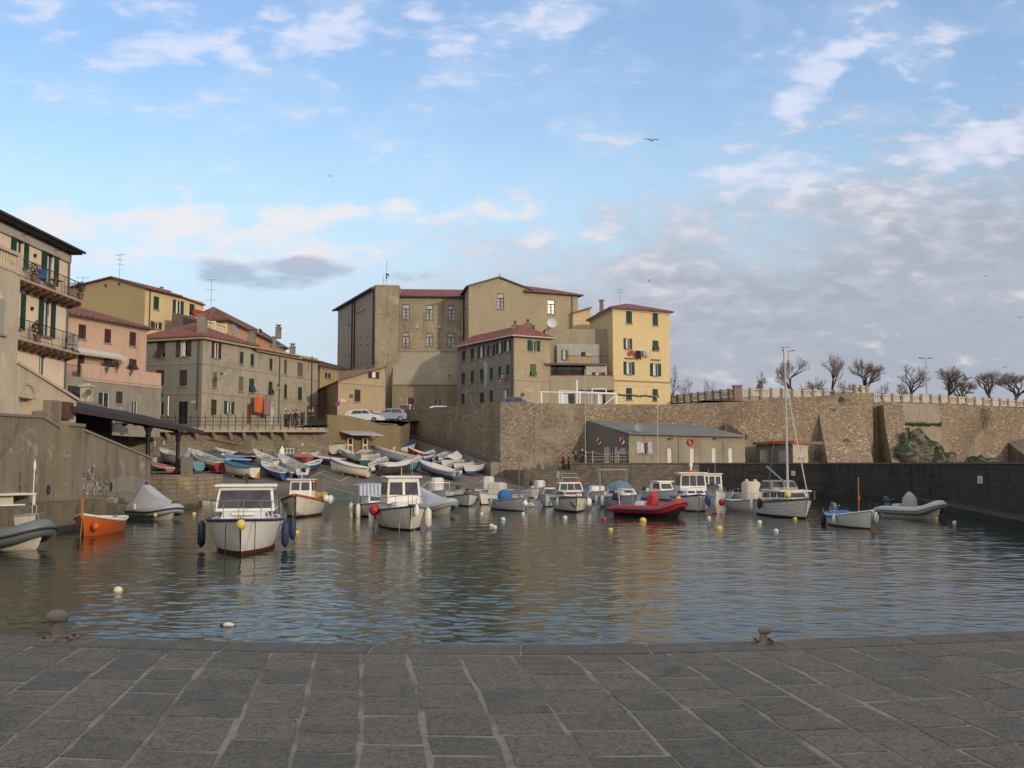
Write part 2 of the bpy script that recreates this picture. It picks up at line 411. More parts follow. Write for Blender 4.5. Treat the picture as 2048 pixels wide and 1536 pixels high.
# ------------------------------------------------------------------ facades and buildings
class Fac:
    def __init__(s, P0, P1):
        s.o = Vector(P0[:2]); d = Vector(P1[:2]) - s.o; s.len = d.length; s.d = d.normalized(); s.n = Vector((s.d.y, -s.d.x))
    def hit(s, px, py):
        r = ray(px, py); n3 = s.n
        k = (s.o.dot(n3)) / (r.x * n3.x + r.y * n3.y)
        p = r * k; return (Vector((p.x, p.y)) - s.o).dot(s.d), EYE + p.z
    def P(s, a, z, off=0):
        q = s.o + s.d * a + s.n * off; return Vector((q.x, q.y, z))
    def rect(s, x0, y0, x1, y1):
        ym = (y0 + y1) / 2; xm = (x0 + x1) / 2
        return s.hit(x0, ym)[0], s.hit(x1, ym)[0], s.hit(xm, y1)[1], s.hit(xm, y0)[1]
    def box(s, mb, a0, a1, z0, z1, o0, o1):
        P = s.P
        mb.hexa([P(a0, z0, o1), P(a1, z0, o1), P(a1, z0, o0), P(a0, z0, o0), P(a0, z1, o1), P(a1, z1, o1), P(a1, z1, o0), P(a0, z1, o0)])

def wall_mesh(mb, F, z0, z1, holes, depth=.22, a0=0, a1=None, z1r=None):
    a1 = F.len if a1 is None else a1
    hs = [(max(h[0], a0 + .02), min(h[1], a1 - .02), max(h[2], z0), min(h[3], z1 - .02)) for h in holes]
    hs = [h for h in hs if h[1] > h[0] and h[3] > h[2]]
    A = sorted(set([a0, a1] + [x for h in hs for x in h[:2]])); Zs = sorted(set([z0, z1] + [x for h in hs for x in h[2:]]))
    for i in range(len(A) - 1):
        for j in range(len(Zs) - 1):
            am, zm = (A[i] + A[i + 1]) / 2, (Zs[j] + Zs[j + 1]) / 2
            if A[i + 1] - A[i] < 1e-4 or Zs[j + 1] - Zs[j] < 1e-4: continue
            if any(h[0] < am < h[1] and h[2] < zm < h[3] for h in hs): continue
            mb.poly([F.P(A[i], Zs[j]), F.P(A[i + 1], Zs[j]), F.P(A[i + 1], Zs[j + 1]), F.P(A[i], Zs[j + 1])])
    for h in hs:                       # reveals
        c = [(h[0], h[2]), (h[1], h[2]), (h[1], h[3]), (h[0], h[3])]
        for k in range(4):
            p, q = c[k], c[(k + 1) % 4]
            mb.poly([F.P(*p), F.P(*q), F.P(*q, -depth), F.P(*p, -depth)])

def window(F, parent, kind, r, mat=None, frame=None, name='window'):
    """kind: shut open ajar glass dark door gdoor; r=(a0,a1,z0,z1). Returns the hole."""
    a0, a1, z0, z1 = r; mat = mat or GREEN
    hole = (a0, a1, z0, z1)
    w = a1 - a0; h = z1 - z0
    if kind == 'open': hole = (a0 + w * .27, a1 - w * .27, z0, z1)
    b0, b1 = hole[0], hole[1]
    fr = MB(); ft = .06
    for x in (b0, b1 - ft): F.box(fr, x, x + ft, z0, z1, -.16, -.08)
    F.box(fr, b0 + ft, b1 - ft, z1 - ft, z1, -.16, -.08)
    if kind in ('open', 'ajar', 'shut', 'dark', 'gdoor'): F.box(fr, (b0 + b1) / 2 - .03, (b0 + b1) / 2 + .03, z0, z1 - ft, -.155, -.09)
    if kind == 'glass':
        F.box(fr, b0 + ft, b1 - ft, z0, z0 + ft, -.16, -.08)
        zt = z0 + h * .70; F.box(fr, b0 + ft, b1 - ft, zt - .05, zt + .05, -.15, -.07)
        F.box(fr, (b0 + b1) / 2 - .06, (b0 + b1) / 2 + .06, z0 + ft, zt - .05, -.15, -.07)
        for k in (1, 2): F.box(fr, b0 + ft, b1 - ft, z0 + (zt - z0) * k / 3 - .015, z0 + (zt - z0) * k / 3 + .015, -.148, -.09)
    wo = fr.build('door' if 'door' in kind else name, frame or (DFRAME if kind in ('glass', 'gdoor') else WFRAME), parent, world=True)
    pn = MB()
    if kind == 'glass':
        pn.mi = 0; pn.poly([F.P(b0, z0, -.14), F.P(b1, z0, -.14), F.P(b1, z1, -.14), F.P(b0, z1, -.14)])
        pn.build('pane', PALEG, wo, world=True)
    elif kind == 'door':
        F.box(pn, b0 + ft, b1 - ft, z0 + .01, z1 - ft, -.14, -.10); pn.build('door_leaf', mat, wo, world=True)
    else:
        pn.poly([F.P(b0, z0, -.14), F.P(b1, z0, -.14), F.P(b1, z1, -.14), F.P(b0, z1, -.14)])
        pn.build('pane', GLASS, wo, world=True)
    if kind in ('open', 'gdoor') and random.random() < .75:
        cu = MB()
        for k in range(1):
            cu.poly([F.P(b0 + (b1 - b0) * .15, z0 + .1, -.135), F.P(b0 + (b1 - b0) * .62, z0 + .1, -.135), F.P(b0 + (b1 - b0) * .58, z1 - .1, -.135), F.P(b0 + (b1 - b0) * .15, z1 - .1, -.135)])
        cu.build('curtain', CURT, wo, world=True)
    if kind == 'shut':
        for q in range(2):
            sh = MB(); x0 = b0 + w / 2 * q + .01; F.box(sh, x0, x0 + w / 2 - .02, z0 + .01, z1 - .01, -.06, .0)
            F.box(sh, x0 + .05, x0 + w / 2 - .07, z0 + .06, z0 + h * .48, .0, .015); F.box(sh, x0 + .05, x0 + w / 2 - .07, z0 + h * .54, z1 - .07, .0, .015)
            sh.build('shutter', mat, wo, world=True)
    if kind == 'open':
        for q in (0, 1):
            sh = MB(); x0 = a0 if q == 0 else b1; x1 = b0 if q == 0 else a1
            o_ = .07 if q == 0 else .05
            F.box(sh, x0 + .01, x1 - .01, z0 - .02, z1 + .02, .015, o_)
            F.box(sh, x0 + .05, x1 - .05, z0 + .07, z0 + h * .48, o_, o_ + .015); F.box(sh, x0 + .05, x1 - .05, z0 + h * .54, z1 - .07, o_, o_ + .015)
            sh.build('shutter', mat, wo, world=True)
    if kind == 'ajar':
        for q in range(2):
            sh = MB(); x0 = b0 + w / 2 * q + .01; x1 = x0 + w / 2 - .02; zm = z0 + h * .55
            F.box(sh, x0, x1, zm, z1 - .01, -.05, 0)
            P = F.P; o_ = .38
            sh.hexa([P(x0, z0 + .1, o_), P(x1, z0 + .1, o_), P(x1, z0 + .13, o_ - .05), P(x0, z0 + .13, o_ - .05), P(x0, zm, .0), P(x1, zm, .0), P(x1, zm, -.05), P(x0, zm, -.05)])
            sh.build('shutter', mat, wo, world=True)
    if 'door' not in kind:
        sl = MB(); F.box(sl, b0 - .1, b1 + .1, z0 - .1, z0, 0.002, .13); sl.build('sill', SILL, wo, world=True)
    return hole
def facade(parent, F, z0, z1, wins, mat, gable=None, pane_frame=None, name='wall', a0=0, a1=None, extra=None):
    """wins: (kind,x0,y0,x1,y1[,mat[,frame]]) in photo pixels, cast on to the facade's plane"""
    holes = []
    for w in wins:
        r = F.rect(*w[1:5]); holes.append(window(F, parent, w[0], r, w[5] if len(w) > 5 else None, w[6] if len(w) > 6 else None))
    mb = MB(); wall_mesh(mb, F, z0, z1, holes, a0=a0, a1=a1)
    if gable: mb.poly([F.P(a0, z1)] + [F.P(F.len if a1 is None else a1, z1)] + [F.P(a, z) for a, z in gable])
    return mb.build(name, mat, parent, world=True, smooth=False)
def closed_walls(parent, pts, skip, z0, z1, mat):
    mb = MB(); n = len(pts)
    for i in range(n):
        if i in skip: continue
        a, b = pts[i], pts[(i + 1) % n]
        mb.poly([(a[0], a[1], z0), (b[0], b[1], z0), (b[0], b[1], z1), (a[0], a[1], z1)])
    mb.build('wall', mat, parent, world=True, smooth=False)
def offset_quad(pts, o):
    c = sum((Vector(p[:2]) for p in pts), Vector((0, 0))) / len(pts); n = len(pts); res = []
    for i in range(n):
        p = Vector(pts[i][:2]); a = Vector(pts[i - 1][:2]); b = Vector(pts[(i + 1) % n][:2])
        d1 = (p - a).normalized(); d2 = (b - p).normalized()
        n1_ = Vector((d1.y, -d1.x)); n2_ = Vector((d2.y, -d2.x))
        k = 1 + n1_.dot(n2_); res.append(p + (n1_ + n2_) * (o / max(k, .3)))
    return res
def hip(parent, pts, z, h, over=.5, mat=None, along=0, gable=False, th=.16, eave=None):
    """pts: counter-clockwise quad seen from above. ridge runs between the middles of side `along` and the opposite side"""
    q = offset_quad(pts, over); a = along
    m1 = (q[a] + q[(a + 1) % 4]) / 2; m2 = (q[(a + 2) % 4] + q[(a + 3) % 4]) / 2
    L = (m2 - m1).length; wd = (q[a] - q[(a + 1) % 4]).length; ins = 0 if gable else min(.5 * wd, .45 * L)
    r1 = m1 + (m2 - m1).normalized() * ins; r2 = m2 - (m2 - m1).normalized() * ins
    P = lambda p, zz: Vector((p.x, p.y, zz)); mb = MB(); z_ = z + .1
    A, B, C, D = [P(q[(a + k) % 4], z_) for k in range(4)]; R1, R2 = P(r1, z_ + h), P(r2, z_ + h)
    mb.slab([B, C, R2, R1], th); mb.slab([D, A, R1, R2], th)
    if not gable: mb.slab([A, B, R1], th); mb.slab([C, D, R2], th)
    ro = mb.build('roof', mat or ROOF, parent, world=True, smooth=False)
    ev = MB(); ev.slab([P(p, z - .0) for p in offset_quad(pts, over - .12)], .1); 
    ev.slab([P(p, z - .1) for p in offset_quad(pts, .12)], .16)
    ev.build('cornice', eave or SILL, ro, world=True, smooth=False)
    if gable:
        return ro, (R1, R2)
    return ro, (R1, R2)
def chimney(parent, x, y, z0, h, w=.55, mat=None, pot=True):
    mb = MB(); mb.box((x, y, z0 + h / 2), (w, w, h)); mb.box((x, y, z0 + h + .06), (w + .16, w + .16, .12))
    if pot:
        for dx in (-.12, .12): mb.box((x + dx, y, z0 + h + .26), (.1, w * .8, .28))
        mb.box((x, y, z0 + h + .45), (w + .05, w + .05, .08))
    return mb.build('chimney', mat or CEM, parent, world=True, smooth=False)
def antenna(label, p, h, arms=3, group='roof aerials'):
    o = thing('television_aerial', label, 'aerial', p, 0, group); mb = MB(); mb.bar((0, 0, -.3), (0, 0, h), .025)
    mb.build('mast', GREYM, o); a = MB()
    for k in range(arms):
        z = h - .1 - k * h * .2; th = random.uniform(-.6, .6); L = random.uniform(.4, .75)
        a.bar((-L * math.cos(th), -L * math.sin(th), z), (L * math.cos(th), L * math.sin(th), z + .05), .016)
        for e in range(-3, 4):
            c = Vector((L * e / 3.5 * math.cos(th), L * e / 3.5 * math.sin(th), z)); dd = Vector((-math.sin(th), math.cos(th), 0)) * .22
            a.bar(c - dd, c + dd, .01, 4)
    a.build('antenna_element', GREYM, o); return o
def pipe(parent, F, px, y0, y1, off=.1, r=.06, mat=None, name='downpipe'):
    a, z0 = F.hit(px, y1); _, z1 = F.hit(px, y0); mb = MB(); mb.bar(F.P(a, z0, off), F.P(a, z1, off), r, 6)
    mb.build(name, mat or IRON, parent, world=True)
def band(parent, F, z, h=.18, off=.07, mat=None, a0=0, a1=None, name='string_course'):
    mb = MB(); F.box(mb, a0, F.len if a1 is None else a1, z, z + h, .003, off); mb.build(name, mat or SILL, parent, world=True, smooth=False)
# ------------------------------------------------------------------ setting: sea, ground, quays
def struct(name, mb, mat, **k):
    o = mb.build(name, mat, smooth=k.get('smooth', False)); o['kind'] = k.get('kind', 'structure'); return o
def water_mat():
    m_, n, b = newmat('harbour_water')
    c = n.n('ShaderNodeTexCoord').outputs['Object']
    a = n.noise(n.vmul(c, (.8, 1.3, 1)), 6, 4, .55, .3)
    bump(n, b, a, .006, 1.0)
    n.put(b.inputs['Base Color'], n.mix(n.sstep(n.noise(c, .1, 3), .4, .65), (.006, .024, .018), (.014, .022, .010)))
    b.inputs['Roughness'].default_value = .02; b.inputs['IOR'].default_value = 1.33; b.inputs['Specular IOR Level'].default_value = .37
    return m_
import numpy as np
def make_water():
    rg = np.random.RandomState(11); nx, ny = 620, 1250
    v = np.linspace(0, 1, ny); ys = 5.5 * (104 / 5.5) ** v; xs = np.linspace(-45, 45, nx)
    Xc = xs[None, :] * np.clip(ys[:, None] / 62, .30, 1.0); Yc = np.repeat(ys[:, None], nx, 1); Zc = np.zeros_like(Xc)
    for i in range(64):
        lam = .2 * (3.2 / .2) ** (i / 63); th = math.pi / 2 + rg.normal(0, .56) - .12; k = 2 * math.pi / lam
        slope = .0082 * (2.1 if lam < .26 else (2.8 if lam < .5 else (1.25 if lam < 1.1 else .45))); amp = slope / k * 1.25
        fade = np.clip(1.3 - Yc * .010 / lam, 0.27, 1)
        ph = rg.uniform(0, 6.28); wob = .5 * np.sin(Xc * .35 + Yc * .12 + i)
        Zc += amp * fade * np.sin(k * (Xc * math.cos(th) + Yc * math.sin(th)) + ph + wob)
    calm = .62 + .55 * (.5 + .5 * np.sin(Xc * .11 + 1.3 * np.sin(Yc * .07) + .8)) * (.6 + .4 * np.sin(Yc * .19 + Xc * .05))
    Zc *= calm
    co = np.stack([Xc, Yc, Zc], -1).reshape(-1, 3).tolist()
    idx = np.arange(ny * nx).reshape(ny, nx); q = np.stack([idx[:-1, :-1], idx[:-1, 1:], idx[1:, 1:], idx[1:, :-1]], -1).reshape(-1, 4).tolist()
    me = bpy.data.meshes.new('water'); far = len(co)
    xe = 45 * .30
    co += [(-4000, 5.5, 0), (-13.4, 5.5, 0), (-4000, 104, 0), (-44.9, 104, 0), (13.4, 5.5, 0), (4000, 5.5, 0), (44.9, 104, 0), (4000, 104, 0), (-4000, 7000, 0), (4000, 7000, 0), (-13.4, 18.7, 0), (-44.9, 62, 0), (13.4, 18.7, 0), (44.9, 62, 0)]
    f = far
    q += [(f, f + 1, f + 10, f + 11, f + 3, f + 2), (f + 4, f + 5, f + 7, f + 6, f + 13, f + 12), (f + 2, f + 7, f + 9, f + 8)]
    me.from_pydata(co, [], q); me.polygons.foreach_set('use_smooth', [True] * len(me.polygons)); me.materials.append(water_mat()); me.update()
    o = bpy.data.objects.new('water', me); COL.objects.link(o); o['kind'] = 'structure'
make_water()
mb = MB(); mb.poly([(-4000, -3000, -3), (4000, -3000, -3), (4000, 7000, -3), (-4000, 7000, -3)]); struct('seabed', mb, paint('seabed_mud', (.05, .05, .035), .9))

ST_FRONT = None
# foreground quay: edge traced as a chain of real points, slabs laid as geometry
QZ = 1.3
EDGE = [atz(px, py, QZ) for px, py in ((-700, 1243), (0, 1272), (250, 1279), (500, 1285), (750, 1289), (1000, 1291), (1250, 1290), (1500, 1284), (1750, 1275), (2048, 1262), (2800, 1225))]
def edge_y(x):
    for a, b in zip(EDGE, EDGE[1:]):
        if a.x <= x <= b.x: return a.y + (b.y - a.y) * (x - a.x) / (b.x - a.x)
    return EDGE[0].y if x < EDGE[0].x else EDGE[-1].y
def paving_mat():
    m_, n, b = newmat('paving_stone')
    c = n.n('ShaderNodeTexCoord').outputs['Object']
    at_ = n.n('ShaderNodeAttribute', attribute_name='tone'); sp = n.n('ShaderNodeSeparateColor'); n.put(sp.inputs[0], at_.outputs['Color'])
    base = n.ramp(sp.outputs[0], [(0, (.122, .104, .076)), (.35, (.155, .130, .094)), (.7, (.185, .155, .112)), (.9, (.155, .125, .085)), (1, (.17, .12, .075))])
    f = n.noise(c, 38, 5, .75); g = n.noise(n.vmul(c, (1, 1, 1)), 3.2, 6, .65); h = n.noise(n.vmul(c, (2.2, 7, 1)), 3, 5, .6)
    col = n.mix(n.m('MULTIPLY', n.sstep(f, .44, .60), .8), base, (.052, .045, .033))
    col = n.mix(n.m('MULTIPLY', n.sstep(g, .48, .66), .35), col, (.21, .18, .135))
    col = n.mix(n.m('MULTIPLY', n.sstep(h, .54, .70), .35), col, (.068, .058, .043))
    col = n.mix(n.m('MULTIPLY', n.sstep(n.noise(c, 85, 3, .6), .60, .70), .6), col, (.30, .26, .20)); col = n.mix(n.m('MULTIPLY', n.sstep(n.noise(c, 1.1, 7, .75, .8), .60, .70), .45), col, (.045, .038, .028))
    n.put(b.inputs['Base Color'], col); n.put(b.inputs['Roughness'], n.m('ADD', .62, n.m('MULTIPLY', g, .3)))
    b.inputs['Specular IOR Level'].default_value = .35
    bump(n, b, n.m('ADD', n.m('MULTIPLY', f, .5), n.m('ADD', g, h)), .012, .9); return m_
def mortar_mat():
    m_, n, b = newmat('pale_mortar')
    c = n.n('ShaderNodeTexCoord').outputs['Object']; f = n.noise(c, 14, 6, .7); g = n.noise(c, 1.7, 5, .6)
    n.put(b.inputs['Base Color'], n.mix(n.sstep(g, .42, .62), n.mix(n.sstep(f, .3, .7), (.29, .255, .20), (.22, .19, .15)), (.14, .12, .095)))
    b.inputs['Roughness'].default_value = .95; bump(n, b, f, .01, .8); return m_
pav = MB(); tones = []
def slab_top(pts, z, tone, tilt=0):
    # one flagstone: chamfered irregular polygon
    c = sum(pts, Vector((0, 0))) / len(pts); k = len(pts)
    out_ = [Vector((p.x, p.y, z - .012)) for p in pts]
    inn = [Vector((c.x + (p.x - c.x) * .984, c.y + (p.y - c.y) * .984, z + random.uniform(-.002, .002) + tilt * (p.x - c.x))) for p in pts]
    mid = [Vector(((o_.x * .35 + i_.x * .65), (o_.y * .35 + i_.y * .65), z - .003)) for o_, i_ in zip(out_, inn)]
    fs = [tuple(range(2 * k, 3 * k))] + [(i, (i + 1) % k, k + (i + 1) % k, k + i) for i in range(k)] + [(k + i, k + (i + 1) % k, 2 * k + (i + 1) % k, 2 * k + i) for i in range(k)]
    pav.add(out_ + mid + inn, fs); tones.extend([tone] * (3 * k))
def pick():
    r = random.random(); return random.uniform(0, .75) if r < .86 else random.uniform(.75, 1)
def prow(u, v):         # paving coordinates (row, distance back from the edge) -> plan; rows lean like the photo's and wander a little
    x = u - .10 * (-v) * 1.0 + .03 * math.sin(v * .9 + u * .7) + .012 * math.sin(u * 3.1 + v * 2.3)
    return x, v
u = -12.0
while u < 12.5:
    wdt = random.uniform(.37, .50); v = .44; ph = random.uniform(0, .5)
    first = True
    while v < 12.0:
        ln = random.uniform(.38, .74) - (ph if first else 0); first = False
        ln = max(ln, .3); g = random.uniform(.009, .024)
        pts = []
        def PP(uu, vv):
            x = uu + .14 * vv + .02 * math.sin(vv * .8 + uu * .6) * min(1, vv)
            return Vector((x, edge_y(x) - vv))
        j = lambda a=.012: random.uniform(-a, a)
        nx = 2
        lo = [PP(u + g + j(), v + g + j()), PP(u + wdt * .5, v + g + j(.01)), PP(u + wdt - g + j(), v + g + j())]
        hi = [PP(u + wdt - g + j(), v + ln - g + j()), PP(u + wdt * .5, v + ln - g + j(.01)), PP(u + g + j(), v + ln - g + j())]
        mid_r = PP(u + wdt - g + j(.01), v + ln * .5); mid_l = PP(u + g + j(.01), v + ln * .5)
        slab_top([hi[2], hi[1], hi[0], mid_r, lo[2], lo[1], lo[0], mid_l], QZ, pick(), random.uniform(-.006, .006))
        v += ln
    u += wdt
# kerb stones along the edge
u = -12.0
while u < 13:
    ln = random.uniform(.9, 1.5); g = .008
    pts = [Vector((x, edge_y(x) - .42 + random.uniform(-.004, .004))) for x in (u + g, u + ln * .5, u + ln - g)] + [Vector((x, edge_y(x) + .005)) for x in (u + ln - g, u + ln * .5, u + g)]
    slab_top(pts, QZ + .004, random.uniform(.05, .45)); u += ln
po = pav.build('quay_paving', paving_mat(), smooth=False); po['kind'] = 'structure'
ca = po.data.color_attributes.new('tone', 'FLOAT_COLOR', 'POINT')
ca.data.foreach_set('color', [q for t_ in tones for q in (t_, t_, t_, 1)])
mb = MB(); n_ = 60
top = [Vector((x, edge_y(x), QZ - .005)) for x in [-40] + [-12 + 25 * i / n_ for i in range(n_ + 1)] + [40]]
for a, b in zip(top, top[1:]):
    mb.poly([a, b, Vector((b.x, -60, QZ - .005)), Vector((a.x, -60, QZ - .005))][::-1])
struct('quay_bed', mb, mortar_mat())
mb = MB()
for a, b in zip(top, top[1:]):
    mb.poly([(a.x, a.y, -3), (b.x, b.y, -3), (b.x, b.y, QZ - .005), (a.x, a.y, QZ - .005)][::-1])
struct('quay_face', mb, stone('quay_face_stone', [(.14, .12, .09), (.2, .17, .12)], (.12, .1, .08), 1.4))

# slipway
def ramp_z(x, y):
    xc = min(max(x, -24), 3); ye = 80 + .6 * max(0, xc + 18); k = .165 - (xc + 20) * .0042
    return (y - ye) * k
def ramp_hit(px, py):
    r = ray(px, py); Yd = 74.0
    while Yd < 122:
        p = Vector((0, 0, EYE)) + r * (Yd / r.y)
        if p.z <= ramp_z(p.x, p.y): return p
        Yd += .05
    return Vector((0, 0, EYE)) + r * (100 / r.y)
def ramp_mat():
    m_, n, b = newmat('slipway_concrete')
    c = n.n('ShaderNodeTexCoord').outputs['Object']; s_ = n.n('ShaderNodeSeparateXYZ'); n.put(s_.inputs[0], c)
    f = n.noise(c, 9, 5, .7); g = n.noise(c, .35, 6, .6)
    col = n.mix(n.sstep(g, .4, .65), (.15, .125, .095), (.085, .075, .062)); col = n.mix(n.m('MULTIPLY', n.sstep(f, .4, .7), .4), col, (.05, .045, .04))
    wet = n.sstep(n.m('ADD', s_.outputs[2], n.m('MULTIPLY', g, .8)), 1.0, .6)
    col = n.mix(n.m('MULTIPLY', wet, .45), col, (.035, .034, .026))
    al = n.m('MULTIPLY', n.sstep(n.m('ADD', s_.outputs[2], n.m('MULTIPLY', n.noise(c, .5, 5), .9)), 1.02, .86), n.sstep(n.noise(c, .8, 5, .6), .38, .55))
    col = n.mix(n.m('MULTIPLY', al, .8), col, (.028, .065, .012))
    n.put(b.inputs['Base Color'], col); n.put(b.inputs['Roughness'], n.m('SUBTRACT', .9, n.m('MULTIPLY', wet, .4))); bump(n, b, n.m('ADD', f, g), .03, .6)
    return m_
mb = MB()
mb.grid(lambda a, b: Vector((-42 + 46 * (a), 70 + 58 * b, ramp_z(-42 + 46 * a, 70 + 58 * b))), 50, 44)
struct('slipway', mb, ramp_mat(), smooth=True)
# white bay lines painted on the slipway
WLINE = paint('worn_white_line', (.34, .33, .30), .9, wear=.3)
mb = MB()
def rl(a, b, w=.13):
    P0, P1 = ramp_hit(*a), ramp_hit(*b); d = (P1 - P0); k = 8; sd = Vector((-d.y, d.x, 0)).normalized() * w / 2
    for i in range(k):
        q = [P0 + d * (i / k), P0 + d * ((i + 1) / k)]
        c = [q[0] - sd, q[1] - sd, q[1] + sd, q[0] + sd]
        mb.poly([Vector((p.x, p.y, ramp_z(p.x, p.y) + .012)) for p in c])
for a, b in (((610, 938), (680, 962)), ((680, 962), (708, 949)), ((733, 946), (838, 978)), ((838, 978), (860, 962)), ((960, 952), (978, 962)), ((930, 958), (958, 966)), ((958, 966), (978, 953)),
             ((560, 950), (600, 966)), ((620, 955), (650, 942)), ((735, 955), (760, 944)), ((640, 968), (710, 988)), ((860, 950), (905, 966)), ((790, 972), (812, 960))): rl(a, b)
struct('slipway_lines', mb, WLINE)

# town ground behind the walls
def sm(t_): t_ = min(max(t_, 0), 1); return t_ * t_ * (3 - 2 * t_)
def ground_z(x, y):
    z = 6.5 + 1.3 * sm((x + 24) / 12) + 1.4 * sm((x + 12) / 12) + 1.0 * sm((x - 19) / 3)
    w = sm((x + 26) / 6) * (1 - sm((x - 16) / 4)) * .85
    return z + w * min(2.6, .12 * max(0, y - 118))
BND = [(-400, 96), (-39.5, 96), (-39.4, 100.6), (-19.6, 100.6), (-19.5, 104.6), (-12.7, 111.3), (-12.4, 123.4), (-1.3, 108.6), (18.0, 114.6), (31, 116.6), (40, 118.6), (44, 121), (68, 129), (90, 136), (400, 200)]
def bnd(x):
    for a, b in zip(BND, BND[1:]):
        if a[0] <= x <= b[0]: return a[1] + (b[1] - a[1]) * (x - a[0]) / (b[0] - a[0])
    return 200
mb = MB(); xs = [-400, -200, -100, -60] + [-50 + 1.5 * i for i in range(0, 100)] + [130, 200, 400]
ks = [0, .03, .06, .1, .15, .2, .3, .45, .7, 1]
mb.grid(lambda a, b: (lambda x: (lambda y: Vector((x, y, ground_z(x, y))))(bnd(x) + (900 - bnd(x)) * (ks[int(round(b * 9))] ** 1.6)))(xs[int(round(a * (len(xs) - 1)))]), len(xs) - 1, 9)
struct('town_ground', mb, plaster('street_asphalt', (.07, .066, .06), (.05, .048, .045), sc=.4), smooth=True)
mb = MB(); mb.poly([(-400, -20, 4.55), (-23, -20, 4.55), (-23, 62, 4.55), (-28.3, 62, 4.55), (-28.3, 69.5, 4.55), (-41, 96.2, 6.3), (-400, 96.2, 6.3)]); struct('terrace_ground', mb, MATS['street_asphalt'])
# platform behind the breakwater
MOLE = [Vector((1.15, 100)), Vector((18.2, 97.5)), Vector((27.7, 90)), Vector((30.8, 72)), Vector((25.6, 50)), Vector((22.5, 36)), Vector((18, 14))]
mb = MB(); mp = [(p.x, p.y, 2.893) for p in MOLE]
mb.poly([(90, 14, 2.893), (90, 137, 2.893), (5.85, 112, 2.893), (5.85, 99.35, 2.893)] + mp[1:]); mb.poly([(5.85, 99.35, 0), (5.85, 112, 0), (5.85, 112, 2.893), (5.85, 99.35, 2.893)]); mb.poly([(-1, 112, 2.27), (-1, 108.7, 2.27), (1.2, 100, 2.27), (5.85, 99.3, 2.27), (5.85, 112, 2.27)]); mb.poly([(-1, 108.7, 0), (1.2, 100, 0), (1.2, 100, 2.27), (-1, 108.7, 2.27)])
struct('platform', mb, plaster('platform_concrete', (.17, .15, .12), (.12, .105, .085)))

# ------------------------------------------------------------------ walls
RUBBLE = stone('warm_rubble', [(.20, .15, .105), (.28, .225, .16), (.37, .31, .23), (.22, .175, .125), (.46, .40, .31)], (.245, .205, .15), 3.7, 1.9, patch=(.29, .245, .18), patch_t=(.46, .60))
RUBBLE2 = stone('pale_rubble', [(.22, .16, .105), (.30, .235, .165), (.38, .30, .22), (.24, .17, .115), (.50, .43, .33)], (.26, .205, .145), 3.4, 1.7, patch=(.28, .235, .17), patch_t=(.50, .66), bump_d=.07)
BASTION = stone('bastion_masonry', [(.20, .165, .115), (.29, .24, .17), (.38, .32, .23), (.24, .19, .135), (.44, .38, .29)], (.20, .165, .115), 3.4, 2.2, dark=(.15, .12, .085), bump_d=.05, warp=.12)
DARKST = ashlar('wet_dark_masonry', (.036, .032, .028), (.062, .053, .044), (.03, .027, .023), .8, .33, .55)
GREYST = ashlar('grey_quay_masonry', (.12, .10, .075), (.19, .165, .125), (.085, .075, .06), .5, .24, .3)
LEDG = plaster('ledge_render', (.17, .14, .095), (.085, .078, .05), (.23, .20, .15), sc=.5, streak=.9)
HARB = plaster('harbour_wall_render', (.235, .195, .14), (.15, .13, .10), (.34, .31, .25), t3=(.57, .64), sc=.3, streak=.75)
def strip(mb, pts, z0, thick, cap=0):
    """wall along plan points (x, y, ztop) seen from the right-hand side of travel reversed (front faces the harbour)"""
    n = len(pts)
    def nrm(i):
        a = Vector(pts[max(i - 1, 0)][:2]); b = Vector(pts[min(i + 1, n - 1)][:2]); d = (b - a).normalized(); return Vector((-d.y, d.x))
    back = [Vector(p[:2]) + nrm(i) * thick for i, p in enumerate(pts)]
    for i in range(n - 1):
        a, b = pts[i], pts[i + 1]; A, B = back[i], back[i + 1]
        mb.poly([(a[0], a[1], z0), (b[0], b[1], z0), (b[0], b[1], b[2]), (a[0], a[1], a[2])])
        mb.poly([(a[0], a[1], a[2]), (b[0], b[1], b[2]), (B.x, B.y, b[2]), (A.x, A.y, a[2])])
        mb.poly([(B.x, B.y, z0), (A.x, A.y, z0), (A.x, A.y, a[2]), (B.x, B.y, b[2])])
    for i, q in ((0, 0), (n - 1, 1)):
        a = pts[i]; A = back[i]; pl = [(a[0], a[1], z0), (a[0], a[1], a[2]), (A.x, A.y, a[2]), (A.x, A.y, z0)]
        mb.poly(pl if q == 0 else pl[::-1])
def wall_thing(name, label, pts, z0, thick, mat, coping=None, cz=.14, cat='wall', over=.08, wallname='wall'):
    o = thing(name, label, cat, (pts[0][0], pts[0][1], z0)); mb = MB(); strip(mb, pts, z0, thick); mb.build(wallname, mat, o, world=True, smooth=False)
    if coping:
        mb = MB(); n = len(pts)
        for i in range(n - 1):
            a, b = Vector(pts[i]), Vector(pts[i + 1]); d = (b - a); d2 = Vector((d.x, d.y, 0)).normalized(); nn = Vector((-d2.y, d2.x, 0))
            mb.slab([a - nn * over + Vector((0, 0, cz)), b - nn * over + Vector((0, 0, cz)), b + nn * (thick + over) + Vector((0, 0, cz)), a + nn * (thick + over) + Vector((0, 0, cz))][::1], cz - .003)
        mb.build('coping', coping, o, world=True, smooth=False)
    return o
def zy(py, Yd): return EYE + (928 - py) * Yd / FPX / 1.0     # height of a photo row at distance Yd (near the horizon)
def pz(px, py, Yd): p = at(px, py, Yd); return (p.x, p.y, p.z)

